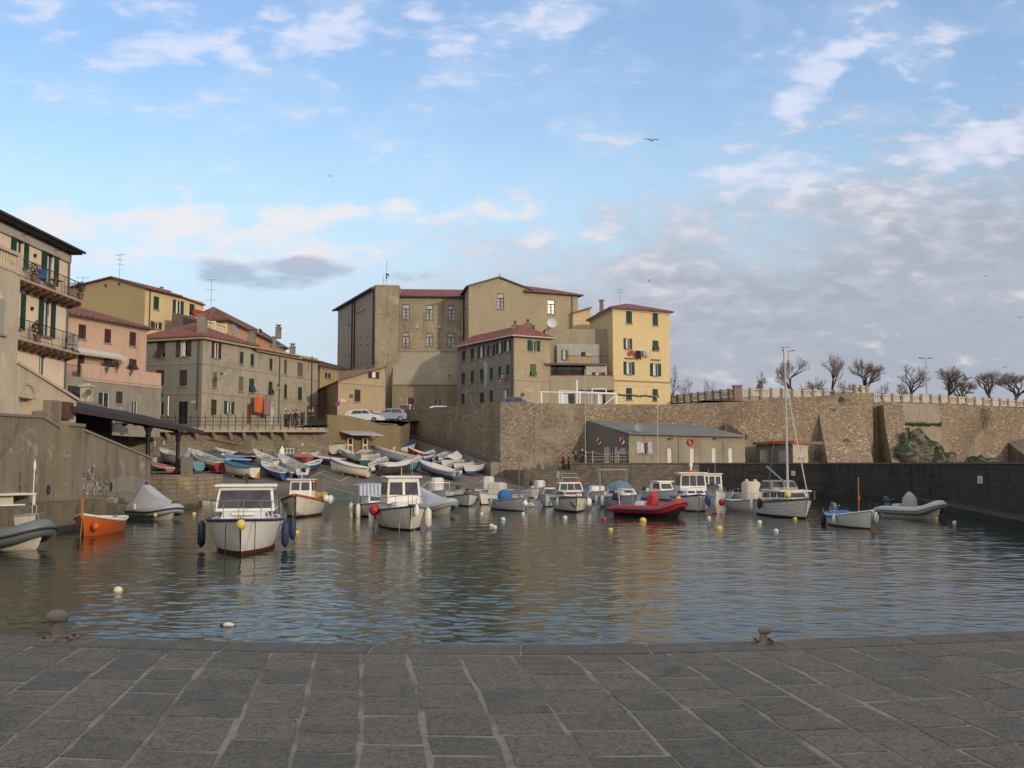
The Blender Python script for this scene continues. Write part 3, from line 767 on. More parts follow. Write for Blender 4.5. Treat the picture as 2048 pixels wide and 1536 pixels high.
# long rubble wall of the upper town, from the bastion corner to the right
lw = [pz(1000, 805, 108), pz(1170, 808, 110.5), pz(1340, 809, 114), pz(1400, 806, 114.7), pz(1480, 803, 115.4), pz(1560, 797, 116), pz(1640, 792, 117), pz(1707, 786, 118), pz(1744, 786, 119)]
wall_thing('retaining_wall', 'long pale rubble stone retaining wall rising behind the low harbour sheds', lw, 1.0, 1.0, RUBBLE2)
lw2 = [pz(1744, 802, 119.6), pz(1880, 806, 122.5), pz(2048, 816, 128), pz(2300, 828, 136)]
lw2[0] = (lw[-1][0], 120.2, lw2[0][2])
wall_thing('retaining_wall', 'right hand rubble wall below the sea promenade with a smooth cement panel', lw2, 1.0, 1.0, RUBBLE2)
wpanel = bpy.data.objects['retaining_wall.001']
PANEL = plaster('board_marked_concrete', (.31, .26, .195), (.23, .19, .14), sc=.35, streak=.55)
Fp = Fac(lw2[0][:2], lw2[1][:2])
mb = MB(); r1 = Fp.rect(1782, 808, 1879, 902); Fp.box(mb, r1[0], r1[1], 2.95, r1[3], .004, .16); mb.build('cement_panel', PANEL, wpanel, world=True, smooth=False)
rr = Fp.rect(1780, 842, 1880, 850)
GRASS = leafy('wall_weeds', (.045, .085, .018), (.022, .05, .012)); SCRUB = leafy('dry_scrub', (.05, .065, .025), (.09, .075, .04))
def tuft_mesh(mb, c, rx, ry, rz, n=90, s=.16):
    c = Vector(c)
    for _ in range(n):
        th = random.uniform(0, 2 * math.pi); ph = math.acos(random.uniform(-1, 1)); k = random.uniform(.3, 1) ** .6
        p = c + Vector((rx * k * math.sin(ph) * math.cos(th), ry * k * math.sin(ph) * math.sin(th), rz * k * math.cos(ph)))
        d = Vector((random.uniform(-1, 1), random.uniform(-1, 1), random.uniform(-.3, 1))).normalized(); e = d.orthogonal().normalized()
        L = s * random.uniform(.5, 1.4); mb.poly([p - e * L * .35, p + e * L * .35, p + d * L])
def tuft(label, c, rx, ry, rz, n=90, s=.16, mat=None, name='wall_plant', cat='plant', group=None):
    mb = MB(); tuft_mesh(mb, c, rx, ry, rz, n, s); o = mb.build(name, mat or GRASS, loc=c, smooth=False); return tag(o, label, cat, group)
pc = Fp.P((rr[0] + rr[1]) / 2, rr[2], .3)
mb = MB()
for k in range(14):
    q = Fp.P(rr[0] + (rr[1] - rr[0]) * (k + .5) / 14, rr[2] + random.uniform(0, .12), .25); tuft_mesh(mb, q, .35, .25, .22 + .1 * math.sin(k), 60, .2)
tag(mb.build('weeds', GRASS, loc=pc, smooth=False), 'green strip of weeds growing on the ledge across the cement panel', 'plant')
# sloping buttresses
def buttress(label, x0, x1, yw, zt, proj, mat, curve=0, top=0):
    o = thing('buttress', label, 'buttress', (x0, yw - proj, 2.9)); mb = MB(); k = 8
    pr = [(yw - top - (proj - top) * (1 - (j / k)) ** (1 + curve) - .05, 2.85 + (zt - 2.85) * j / k) for j in range(k + 1)]
    for j in range(k):
        (ya, za), (yb, zb) = pr[j], pr[j + 1]
        mb.poly([(x0, ya, za), (x1, ya, za), (x1, yb, zb), (x0, yb, zb)])
        mb.poly([(x0, yw + .5, za), (x0, ya, za), (x0, yb, zb), (x0, yw + .5, zb)]); mb.poly([(x1, ya, za), (x1, yw + .5, za), (x1, yw + .5, zb), (x1, yb, zb)])
    mb.build('masonry', mat, o, world=True, smooth=False); return o
buttress('wide sloping rubble buttress with a dark triangular left side', 35.9, 41.1, 117.4, 9.7, 3.4, RUBBLE2)
buttress('narrow curved buttress between the shadowed recess and the rocks', 44.1, 46.4, 120.6, 9.9, 4.3, RUBBLE2, .5, 2.0)
buttress('low sloping masonry spur at the far right edge of the rubble wall', 62.8, 66, 128.2, 6.2, 8.0, GREYST)  # dark stone wedge added for the shade of another buttress
# rocks
def rock(label, c, sx, sy, sz, seed, green=True):
    rnd = random.Random(seed); ph = [rnd.uniform(0, 6) for _ in range(9)]; mb = MB()
    def fn(a, b):
        th = 2 * math.pi * a; p = math.pi * .5 * b
        n_ = 1 + .16 * math.sin(3 * th + ph[0]) + .12 * math.sin(5 * th + 4 * p + ph[1]) + .10 * math.sin(9 * p + 2 * th + ph[2]) + .06 * math.sin(13 * th + 7 * p + ph[3]) + rnd.uniform(-.05, .05)
        return Vector((c[0] + sx * n_ * math.cos(th) * math.cos(p), c[1] + sy * n_ * math.sin(th) * math.cos(p), c[2] + sz * n_ * math.sin(p)))
    mb.grid(fn, 40, 16)
    m_ = MATS.get('mossy_rock')
    if not m_:
        m_, n, b = newmat('mossy_rock'); cc = n.n('ShaderNodeTexCoord').outputs['Object']; g = n.n('ShaderNodeNewGeometry'); s_ = n.n('ShaderNodeSeparateXYZ'); n.put(s_.inputs[0], g.outputs['Normal'])
        a = n.noise(n.vmul(cc, (1, 1, 2)), 1.2, 6, .65); col = n.mix(n.sstep(a, .4, .62), (.16, .14, .11), (.045, .04, .033))
        col = n.mix(n.sstep(n.m('ADD', n.m('MULTIPLY', s_.outputs[2], .45), a), .60, .76), col, (.028, .048, .014)); n.put(b.inputs['Base Color'], col); b.inputs['Roughness'].default_value = .9; bump(n, b, a, .4, 1)
    o = mb.build('rock', m_, loc=c, smooth=True, ang=60); return tag(o, label, 'rock')
rock('large mossy rock outcrop bulging from the foot of the wall', (at(1832, 925, 117).x, 118.5, 2.5), 3.5, 2.6, 3.5, 3)
rock('lower right shoulder of bare rock beside the mossy outcrop', (at(1893, 925, 116).x, 118.5, 2.3), 1.9, 2.2, 2.2, 4)
rock('small low rock heap near the right end of the dark breakwater wall', (at(1968, 925, 120).x, 121, 2.4), 2.0, 1.5, 1.2, 8)
# weeds on the long wall
Fl = Fac(lw[4][:2], lw[7][:2])
for i, (px, py, s_) in enumerate(((1682, 800, .4), (1664, 822, .35), (1663, 843, .4), (1673, 885, .45), (1968, 835, 1.0), (1490, 874, .35))):
    F_ = Fac(lw2[1][:2], lw2[2][:2]) if px > 1900 else Fl
    a, z = F_.hit(px, py)
    tuft(('small weed clump high on the rubble wall', 'second weed clump down the rubble wall', 'leaning weed tuft halfway down the rubble wall', 'flat green tuft low on the wide buttress', 'brown creeper hanging on the wall beside the arched drain', 'bush at the right corner of the long shed roof')[i],
         F_.P(a, z, .25 if i != 3 else 2.3), s_, .25, s_ * (.9 if i != 4 else 1.6), int(120 * s_ * 2), .16, SCRUB if i in (0, 4) else GRASS)

# bastion
bl = [pz(800, 820, 125), pz(1000, 805, 108)]
b_ = thing('bastion', 'massive stone bastion whose shaded left face meets its lit front at a sharp corner', 'bastion', (bl[0][0], bl[0][1], 1))
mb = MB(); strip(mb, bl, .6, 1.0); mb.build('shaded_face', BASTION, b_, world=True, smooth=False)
Fb = Fac(lw[0][:2], lw[1][:2]); mb = MB(); Fb.box(mb, 0, Fb.len, .6, lw[0][2] + .0, .003, .12); mb.build('lit_face', RUBBLE, b_, world=True, smooth=False)
mb = MB()
Fbl = Fac(bl[0][:2], bl[1][:2])
a0_, z0_ = Fbl.hit(800, 862); a1_, z1_ = Fbl.hit(1000, 924)
P = Fbl.P
mb.hexa([P(a0_, 1, 1.2), P(a1_, 1, 1.2), P(a1_, 1, .004), P(a0_, 1, .004), P(a0_, z0_, 1.2), P(a1_, z1_, 1.2), P(a1_, z1_, .004), P(a0_, z0_, .004)])
o = thing('stair_wall', 'low stair wall slanting down along the foot of the shaded bastion face', 'wall', tuple(P(a0_, 1, 1.2))); mb.build('wall', CEM, o, world=True, smooth=False)
mb = MB(); mb.slab([P(a0_, z0_ + .12, 1.3), P(a1_, z1_ + .12, 1.3), P(a1_, z1_ + .12, .01), P(a0_, z0_ + .12, .01)], .115); mb.build('coping', paint('dark_coping', (.05, .045, .04), .9), o, world=True)
def plate(label, F, px0, py0, px1, py1, mat, name='wall_sign', cat='sign', off=.02, group=None, frame=None):
    r = F.rect(px0, py0, px1, py1); o = thing(name, label, cat, tuple(F.P((r[0] + r[1]) / 2, r[2], off)), 0, group); mb = MB(); F.box(mb, r[0], r[1], r[2], r[3], off, off + .04)
    mb.build('plate', mat, o, world=True)
    mb = MB(); w_ = r[1] - r[0]; h_ = r[3] - r[2]
    for k in range(3): F.box(mb, r[0] + w_ * .18, r[1] - w_ * (.18 + .12 * (k == 2)), r[2] + h_ * (.2 + .23 * k), r[2] + h_ * (.28 + .23 * k), off + .041, off + .046)
    if frame: mb.build('print_lines', frame, o, world=True)
    return o
WHS = paint('white_sign', (.6, .6, .6), .6); GRS = paint('grey_print', (.2, .2, .22), .7)
plate('narrow white notice on the bastion\'s shaded face', Fbl, 820, 848, 826, 860, WHS, frame=GRS)
plate('small square notice by the bastion\'s left end', Fbl, 801, 846, 805, 850, WHS, frame=GRS)

# terrace wall under the railing
TY = 100
tw = [pz(222, 857, TY), pz(655, 857, TY)]
o = wall_thing('terrace_wall', 'brown rubble terrace wall behind the beached boats, under the overhanging pavement', tw, 1.5, .8, RUBBLE)
mb = MB(); F = Fac(tw[0][:2], tw[1][:2]); F.box(mb, 0, F.len, 6.05, 6.5, .004, .9); mb.build('overhanging_slab', plaster('slab_concrete', (.40, .34, .25), (.26, .21, .15)), o, world=True, smooth=False)
for k, px in enumerate([226, 262, 300, 338, 396, 431, 464, 491, 519, 547, 573]):
    a, _ = F.hit(px, 860); mb = MB()
    P = F.P; mb.hexa([P(a - .12, 5.3, .12), P(a + .12, 5.3, .12), P(a + .12, 5.3, .002), P(a - .12, 5.3, .002), P(a - .12, 6.045, .85), P(a + .12, 6.045, .85), P(a + .12, 6.045, .002), P(a - .12, 6.045, .002)])
    mb.build('bracket', MATS['slab_concrete'], o, world=True, smooth=False)
FT = F
# railing of the terrace
rl_ = thing('railing', 'dark iron railing with outward leaning posts along the terrace edge', 'railing', tuple(F.P(0, 6.5, .8)))
npost = 30
for k in range(npost):
    a = F.len * k / (npost - 1); mb = MB(); mb.tube([F.P(a, 6.3, .93), F.P(a, 6.75, .98), F.P(a, 7.05, .82), F.P(a, 7.45, .88), F.P(a, 7.8, 1.08)], .035, 4); mb.build('post', IRON, rl_, world=True)
mb = MB()
for z, of in ((7.1, .83), (7.5, .9), (6.75, .96)): mb.bar(F.P(0, z, of), F.P(F.len, z, of), .02, 4)
mb.build('rail', IRON, rl_, world=True)
mb = MB(); k = 0
while k < F.len:
    mb.bar(F.P(k, 6.6, .9), F.P(k, 7.5, .9), .012, 3); k += .17
mb.build('baluster_bars', IRON, rl_, world=True)
# recess wall with the pumps
rw = [pz(655, 829, 104), pz(700, 832, 105.5), pz(735, 840, 107), pz(762, 850, 108.5), pz(802, 852, 111)]
kw = wall_thing('recess_wall', 'olive brown rendered wall with curved top between terrace and bastion', rw, 2, .6, plaster('olive_render', (.20, .155, .09), (.15, .115, .07), (.24, .19, .12), sc=.3))
mb = MB(); mb.poly([(tw[1][0], TY, 2), (rw[0][0], rw[0][1], 2), (rw[0][0], rw[0][1], rw[0][2]), (tw[1][0], TY, 6.5)]); mb.poly([(-12.36, 110.9, 2.5), (-12.36, 124, 2.5), (-12.36, 124, 8.2), (-12.36, 110.9, 7.0)]); mb.build('return_wall', MATS['olive_render'], kw, world=True, smooth=False)
FR = Fac(rw[0][:2], rw[2][:2]); FR2 = Fac(rw[2][:2], rw[4][:2])
o = thing('pump_canopy', 'thin grey lean-to canopy over the two pump cabinets', 'canopy', tuple(FR.P(0, 5, .5)))
a0_, z0_ = FR.hit(683, 863); a1_, z1_ = FR.hit(748, 866)
mb = MB(); mb.slab([FR.P(a0_, z0_ - .35, 2.0), FR.P(a1_, z0_ - .35, 2.0), FR.P(a1_ - .4, z0_ + .1, .01), FR.P(a0_ - .4, z0_ + .1, .01)], .08); mb.build('roof_sheet', paint('pale_sheet', (.33, .33, .32), .6), o, world=True)
mb = MB()
for a in (a0_ + .3, (a0_ + a1_) / 2, a1_ - .4): mb.bar(FR.P(a, z0_ - .95, .02), FR.P(a, z0_ - .40, 1.7), .03)
mb.build('bracket', IRON, o, world=True)
for i, (x0, x1) in enumerate(((691, 702), (721, 731))):
    r = FR.rect(x0, 876, x1, 900); o = thing('fuel_pump', ('left cream pump cabinet below the lean-to canopy', 'right cream pump cabinet below the lean-to canopy')[i], 'fuel pump', tuple(FR.P(r[0], r[2], .4)), 0, 'pump cabinets under the canopy')
    mb = MB(); FR.box(mb, r[0], r[1], r[2] - .4, r[3], .02, .45); mb.build('cabinet', paint('cream_enamel', (.6, .5, .3), .5), o, world=True)
    mb = MB(); w_ = r[1] - r[0]; FR.box(mb, r[0] + w_ * .18, r[1] - w_ * .18, r[2] + .62, r[3] - .12, .455, .47); mb.build('dial', DARKI, o, world=True)
    mb = MB(); FR.box(mb, r[0] + w_ * .2, r[1] - w_ * .2, r[2] - .2, r[2] + .45, .455, .47); mb.build('lower_panel', paint('brown_panel', (.12, .08, .05), .7), o, world=True)
    mb = MB(); mb.tube([FR.P(r[1], r[3] - .3, .3), FR.P(r[1] + .2, r[3] - .7, .4), FR.P(r[1] + .15, r[2] + .2, .42), FR.P(r[1], r[2] + .3, .4)], .025, 5); mb.build('hose', DARKI, o, world=True)
plate('upright cream frame on the wall left of the pumps', FR, 673, 876, 679, 889, paint('cream_frame', (.55, .5, .36), .6), name='notice_board', cat='notice board', frame=GRS)

# left harbour wall and its ledges
lh = [(-21.6, 20, 4.9), (-21.8, 43, 4.95), (-22, 46.8, 5.05), (-22, 48.6, 4.62)]
wall_thing('harbour_wall', 'tall weathered rendered harbour wall at the left with a pale coping', [p for p in lh], -.5, .8, HARB, CEM, .12)
wall_thing('harbour_wall', 'short projecting pier of the harbour wall topped by a white marker stone', [(-21.55, 48.6, 4.75), (-21.55, 50.4, 4.75)], -.5, 1.4, HARB, CEM, .16)
wall_thing('harbour_wall', 'sloping rendered harbour wall that descends towards the canopy posts', [(-22, 50.4, 4.72), (-22, 61.1, 3.2)], -.5, .7, HARB, paint('worn_coping', (.25, .19, .13), .9), .12)
mb = MB()
def wall_patch(name, pts, mat, x, rnd=1):
    rn = random.Random(rnd); out_ = []
    for (a, b), (c, d) in zip(pts, pts[1:] + pts[:1]):
        for k in range(5): t_ = k / 5; px = a + (c - a) * t_ + rn.uniform(-3, 3); py = b + (d - b) * t_ + rn.uniform(-3, 3); out_.append(at(px, py, -x * 2000 / (1024 - px)))
    mb = MB(); mb.slab([Vector((x, p.y, p.z)) for p in out_], .02, (-.02, 0, 0)); o = bpy.data.objects['harbour_wall.002']; mb.build(name, mat, o, world=True, smooth=False)
wall_patch('exposed_stone', [(134, 940), (160, 945), (188, 930), (200, 960), (236, 968), (240, 992), (132, 990)], stone('exposed_rubble', [(.12, .10, .08), (.30, .26, .2), (.46, .42, .35), (.2, .17, .13)], (.13, .11, .085), 4.2, 1.3), -21.975)
wall_patch('cement_repair', [(226, 958), (262, 952), (300, 960), (301, 984), (228, 986)], plaster('grey_repair', (.24, .225, .19), (.19, .175, .145), (.34, .32, .28), sc=.8), -21.97, 3)
LEDGE = [(-20.4, 20), (-20.4, 50.5), (-21.0, 60), (-21.5, 67), (-21.6, 70)]
for a, b, z in ((0, 1, 1.15), (1, 2, .75), (2, 3, .6)):
    A, B = LEDGE[a], LEDGE[b]; mb.hexa([(A[0], A[1], -2), (B[0], B[1], -2), (-23, B[1], -2), (-23, A[1], -2), (A[0], A[1], z), (B[0], B[1], z), (-23, B[1], z), (-23, A[1], z)])
o = mb.build('quay_ledge', LEDG, smooth=False); o['kind'] = 'structure'
mb = MB(); mb.hexa([(-19.2, 20, -2), (-19.2, 48, -2), (-20.41, 48, -2), (-20.41, 20, -2), (-19.2, 20, .28), (-19.2, 48, .28), (-20.41, 48, .28), (-20.41, 20, .28)]); o = mb.build('low_landing_step', LEDG, smooth=False); o['kind'] = 'structure'
# landing steps and stone block at the head of the slip
o = thing('landing_steps', 'worn stone landing steps beside the canopy posts', 'steps', (-22, 62, 0))
mb = MB()
for k in range(7): mb.box((-22.9 + .08 * k, 61.6 + k * .72 + 1.2, (2.25 - k * .28) / 2 - .4), (2.8, .72, 2.25 - k * .28 + .8))
for k in range(7): pass
mb.build('flight', ashlar('step_stone', (.2, .16, .11), (.28, .22, .15), (.12, .1, .07), .8, .28), o, world=True, smooth=False)
BLK = ashlar('quay_block_stone', (.27, .20, .125), (.37, .29, .19), (.17, .13, .09), .75, .3, .4)
o = thing('stone_quay', 'block of warm squared stone quay at the foot of the slipway', 'quay', (-23, 70, 0)); mb = MB()
mb.hexa([(-21.9, 68.2, -2), (-22.0, 76.4, -2), (-28, 78, -2), (-28, 66.8, -2), (-21.9, 68.2, 2.1), (-22.0, 76.4, 2.1), (-28, 78, 2.3), (-28, 66.8, 2.3)])
mb.hexa([(-23.8, 61.8, -2), (-23.8, 67, -2), (-28, 67, -2), (-28, 61.8, -2), (-23.8, 61.8, 2.2), (-23.8, 67, 2.2), (-28, 67, 2.2), (-28, 61.8, 2.2)])
mb.build('masonry', BLK, o, world=True, smooth=False)
mb = MB(); mb.box((-23.2, 71.6, 2.75), (.7, .5, 1.3)); mb.build('stub_post', CEM, o, world=True)
mb = MB(); mb.poly([(-27.9, 66, 2.28), (-23.6, 66, 2.28), (-23.6, 83, 2.28), (-60, 83, 2.28), (-60, 66, 2.28)]); # yard under the canopy
struct('boat_yard', mb, MATS['slipway_concrete'])
# mooring rings on the wall
RING = paint('ring_iron', (.05, .04, .035), .7, .4)
FH = Fac((-22, 43), (-22, 62)); FH.n = Vector((1, 0)); 
for i, (px, py) in enumerate(((40, 980), (100, 978), (224, 972), (294, 970), (8, 998), (27, 996))):
    Yd = 22.0 * 2000 / (1024 - px) * .999; p = at(px, py, Yd); o = thing('mooring_ring', ('rusty ring left of the harbour wall\'s middle', 'rusty ring on the harbour wall near the pier', 'rusty ring low on the sloping wall', 'rusty ring near the end of the sloping wall', 'black ring furthest left on the harbour wall', 'black tyre ring near the left edge of the wall')[i], 'mooring ring', (-21.97, p.y, p.z), 0, 'mooring rings on the harbour wall')
    mb = MB(); k = 12; rr_ = .19; mb.tube([(.06, rr_ * .6 * math.sin(2 * math.pi * j / k), -.05 + rr_ * math.cos(2 * math.pi * j / k)) for j in range(k + 1)], .03, 5, False); mb.build('ring', RING, o)
    mb = MB(); mb.tube([(0, 0, .14), (.1, 0, .14)], .05, 6); mb.build('eye_bolt', RING, o)

# breakwater (mole)
mz = 2.9
mp = [(p.x, p.y, mz) for p in MOLE]
o = thing('breakwater', 'long dark wet stone breakwater wall closing the harbour on the right', 'harbour wall', (27.7, 90, 0)); mb = MB()
strip(mb, [(p[0], p[1], p[2]) for p in mp[1:]][:], -2, 1.6)
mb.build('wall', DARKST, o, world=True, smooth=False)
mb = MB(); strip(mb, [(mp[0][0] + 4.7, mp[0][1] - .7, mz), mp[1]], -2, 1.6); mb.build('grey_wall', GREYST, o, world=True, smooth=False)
mb = MB(); strip(mb, [(mp[0][0], mp[0][1], zy(941, 100)), (mp[0][0] + 5.4, mp[0][1] - .8, zy(941, 100))], -2, .6); mb.build('lower_wall', GREYST, o, world=True, smooth=False)
mb = MB()
full = [(mp[0][0] + 4.7, mp[0][1] - .7, mz)] + mp[1:]
for i in range(len(full) - 1):
    a, b = Vector(full[i]), Vector(full[i + 1]); d2 = Vector((b.x - a.x, b.y - a.y, 0)).normalized(); nn = Vector((-d2.y, d2.x, 0)); up_ = Vector((0, 0, .12))
    mb.slab([a - nn * .06 + up_, b - nn * .06 + up_, b + nn * .9 + up_, a + nn * .9 + up_], .118)
mb.build('coping', paint('mole_coping', (.10, .09, .075), .9), o, world=True, smooth=False)
mb = MB()
low_ = [(31.2, 76), (30.1, 72), (24.9, 50), (21.8, 36)]
for i in range(3):
    a, b = low_[i], low_[i + 1]; mb.hexa([(a[0] - .9, a[1], -2), (b[0] - .9, b[1], -2), (b[0] + 1, b[1], -2), (a[0] + 1, a[1], -2), (a[0] - .9, a[1], .35), (b[0] - .9, b[1], .35), (b[0] + 1, b[1], .35), (a[0] + 1, a[1], .35)])
mb.build('footing', DARKST, o, world=True, smooth=False)
FM = Fac((18.2, 97.5), (27.7, 90)); FM2 = Fac((30.8, 72), (25.6, 50)); FM2.n = Vector((-FM2.d.y, FM2.d.x)) * -1
plate('white notice on the dark breakwater behind the mast', FM, 1583, 942, 1591, 951, WHS, frame=GRS)
Fm3 = Fac((30.8, 72), (25.6, 50))
Fm3.n = -Vector((Fm3.d.y, -Fm3.d.x)) if Vector((Fm3.d.y, -Fm3.d.x)).x > 0 else Vector((Fm3.d.y, -Fm3.d.x))
plate('white numbered notice on the breakwater at the far right', Fm3, 1957, 952, 1966, 967, WHS, frame=GRS)
Fm0 = Fac((mp[0][0], mp[0][1]), (mp[0][0] + 5.4, mp[0][1] - .8))
plate('pale notice on the low grey quay wall by the people', Fm0, 1113, 943, 1119, 957, paint('grey_sign', (.3, .3, .3), .7), frame=GRS)

# steel rail posts on the road above the slip
o = thing('railing', 'low white and grey street railing in front of the parked cars', 'railing', (-18, 107, 7.8)); mb = MB(); pst = []
for k in range(46):
    t_ = k / 45; q = at(700 + 95 * t_, 842 + 7 * t_, 107.2 + 4.6 * t_); mb.bar((q.x, q.y, q.z - .9), (q.x, q.y, q.z), .018 if k % 6 else .04, 4)
a, b = at(700, 842, 107.2), at(795, 849, 111.8); mb.bar(a, b, .03, 4); mb.build('bars', paint('pale_steel', (.35, .35, .36), .5, .3), o, world=True)
# ------------------------------------------------------------------ buildings
def V2(p): return Vector((p[0], p[1]))
def box_building(name, label, L, C, Rr, z0, z1, matL, matR, winsL, winsR, roof=None, cat='house', gabL=None, gabR=None, matB=None):
    """L, C, Rr plan points: far left, near corner, far right. Two seen facades, two plain back walls"""
    L, C, Rr = V2(L), V2(C), V2(Rr); B = L + Rr - C
    o = thing(name, label, cat, ((L.x + Rr.x) / 2, (C.y + B.y) / 2, z0))
    FL, FR_ = Fac(L, C), Fac(C, Rr)
    facade(o, FL, z0, z1, winsL, matL, gable=gabL); facade(o, FR_, z0, z1, winsR, matR, gable=gabR)
    closed_walls(o, [L, C, Rr, B], (0, 1), z0, z1, matB or matL)
    if roof:
        k = dict(roof); ro, rg = hip(o, [L, C, Rr, B], z1, **k)
    return o, FL, FR_, B
RED = shutter_mat('dark_red_shutter', (.07, .022, .018))
# --- cream house with balconies at the left edge
CREAM = plaster('cream_plaster', (.76, .61, .43), (.68, .54, .37), sc=.3, streak=.15)
FA = Fac((-26, 40), (-26, 58))
zt = 15.4
oA = thing('cream_house', 'tall cream house with green shutters and two long balconies at the left edge', 'house', (-30, 50, 4.5))
wA = [('open', 21, 466, 57, 533), ('open', 82, 494, 117, 567), ('open', 14, 583, 50, 656), ('open', 76, 599, 110, 673), ('shut', 22, 692, 34, 731), ('dark', 78, 707, 92, 757)]
facade(oA, FA, 4.5, zt, wA, CREAM)
closed_walls(oA, [(-26, 58), (-38, 58), (-38, 40), (-26, 40)], (3,), 4.5, zt, CREAM)
mb = MB(); mb.slab([(-25.35, 39, zt + .02), (-25.35, 58.4, zt + .02), (-32, 58.4, zt + 2.0), (-32, 39, zt + 2.0)], .12); mb.slab([(-39, 39, zt + .05), (-39, 58.4, zt + .05), (-32, 58.4, zt + 2.0), (-32, 39, zt + 2.0)], .12)
mb.poly([(-26, 58, zt), (-32, 58, zt + 1.75), (-38, 58, zt)]); ro = mb.build('roof', ROOFD, oA, world=True, smooth=False)
mb = MB(); mb.slab([(-25.4, 39, zt - .08), (-25.4, 58.35, zt - .08), (-26.4, 58.35, zt - .1), (-26.4, 39, zt - .1)], .1)
mb.tube([(-25.3, 39, zt - .04), (-25.3, 58.45, zt - .04)], .08, 6); mb.build('eaves_gutter', paint('dark_eaves', (.04, .033, .03), .8), ro, world=True)
mb = MB(); FA.box(mb, 0, FA.len, zt - .75, zt - .3, .003, .12); mb.build('cornice', paint('pale_band', (.42, .38, .3), .9), oA, world=True, smooth=False)
VAULT = paint('brick_vault', (.15, .08, .05), .9)
def balcony(F, z, a0, a1, proj, label=None, parent=None, vault=True):
    mb = MB(); F.box(mb, a0, a1, z - .12, z, .01, proj); s_ = mb.build('balcony', paint('balcony_slab', (.38, .31, .22), .85), parent, world=True, smooth=False)
    mb = MB(); n = int((a1 - a0) / .8)
    for k in range(n):
        x0 = a0 + (a1 - a0) * k / n; x1 = a0 + (a1 - a0) * (k + 1) / n; m = 6
        for j in range(m):
            t0, t1 = j / m, (j + 1) / m; h0, h1 = .2 * (1 - math.sin(math.pi * t0)) + .04, .2 * (1 - math.sin(math.pi * t1)) + .04
            P = F.P; mb.poly([P(x0 + (x1 - x0) * t0, z - .12 - h0 * .8, proj - .08), P(x0 + (x1 - x0) * t1, z - .12 - h1 * .8, proj - .08), P(x0 + (x1 - x0) * t1, z - .12, proj - .05), P(x0 + (x1 - x0) * t0, z - .12, proj - .05)])
            mb.poly([P(x0 + (x1 - x0) * t0, z - .12 - h0 * .8, proj - .08), P(x0 + (x1 - x0) * t1, z - .12 - h1 * .8, proj - .08), P(x0 + (x1 - x0) * t1, z - .32 - h1 * .8, .01), P(x0 + (x1 - x0) * t0, z - .32 - h0 * .8, .01)])
    mb.build('brick_vaults', VAULT, s_, world=True, smooth=False)
    mb = MB(); P = F.P
    for of in (proj - .04,):
        mb.bar(P(a0, z + 1.0, of), P(a1, z + 1.0, of), .025); mb.bar(P(a0, z + .1, of), P(a1, z + .1, of), .015)
        k = a0
        while k <= a1 + .01: mb.bar(P(k, z, of), P(k, z + 1, of), .008, 3); k += .13
    mb.bar(P(a1, z + 1, .02), P(a1, z + 1, proj - .04), .025); k = .05
    while k < proj: mb.bar(P(a1, z, k), P(a1, z + 1, k), .008, 3); k += .13
    k = a0
    while k <= a1 + .01: mb.bar(P(k, z, proj - .04), P(k, z + 1, proj - .04), .02, 4); k += 1.3
    mb.build('railing', IRON, s_, world=True)
    return s_
b1z = FA.hit(120, 583 - 2)[1]; b1z = 12.45; b2z = 9.35
balcony(FA, b1z, 8, 18.1, .8, parent=oA); balcony(FA, b2z, 8, 17.9, .8, parent=oA)
mb = MB(); mb.bar(FA.P(17.8, zt - .2, .1), FA.P(17.8, 5, .1), .06); mb.build('downpipe', paint('blue_grey_pipe', (.08, .085, .12), .6), oA, world=True)
mb = MB()
for k, (px, py) in enumerate(((68, 511), (62, 617))):
    a, z = FA.hit(px, py); mb.tube([FA.P(a, z, .01), FA.P(a, z, .12)], .1, 8)
mb.build('wall_lamp', IRON, oA, world=True)
for (x0, x1, y) in ((3, 40, 453), (70, 104, 485), (62, 97, 593)):
    a0_, z_ = FA.hit(x0, y); a1_, _ = FA.hit(x1, y); mb = MB(); mb.bar(FA.P(a0_, z_, .9), FA.P(a1_, z_, .9), .018, 4); mb.bar(FA.P(a1_, z_, .9), FA.P(a1_, z_ - .0, .01), .018, 4); mb.bar(FA.P(a1_, z_, .05), FA.P(a1_, z_ - .75, .02), .018, 4); mb.build('drying_arm', IRON, oA, world=True)
# --- near structure: terrace with balustrade and sloping stair wall with niche
NEARP = plaster('pinkish_render', (.52, .43, .32), (.43, .35, .26), (.58, .50, .40), sc=.35, streak=.4)
oN = thing('terrace_building', 'pale pinkish rendered terrace block with a balustrade on top at the left edge', 'house', (-26, 44, 4.5))
FN = Fac((-24, 30), (-24, 48.25)); ztn = 12.1
facade(oN, FN, 4.5, ztn, [('shut', -6, 598, 9, 668, paint('pale_shutter', (.32, .3, .27), .7))], NEARP)
mb = MB(); mb.poly([(-24, 48.25, 4.5), (-25.95, 48.25, 4.5), (-25.95, 48.25, ztn), (-24, 48.25, ztn)]); mb.poly([(-24, 30, ztn), (-24, 48.25, ztn), (-25.95, 48.25, ztn), (-25.95, 30, ztn)]); mb.build('wall', NEARP, oN, world=True, smooth=False)
mb = MB(); mb.box((-24.1, 39, ztn + .95), (.3, 18.7, .16)); mb.box((-24.1, 39, ztn + .06), (.28, 18.6, .12)); k = 31
mb.box((-24.1, 48.1, ztn + .5), (.34, .34, 1.05)); mb.build('balustrade_rail', paint('balustrade_stone', (.48, .4, .29), .9), oN, world=True, smooth=False)
mb = MB(); k = 40.0
while k < 47.9: mb.lathe((-24.1, k, ztn + .12), [(.06, 0), (.09, .12), (.04, .3), (.09, .5), (.05, .75)], 6); k += .26
mb.build('balusters', MATS['balustrade_stone'], oN, world=True)
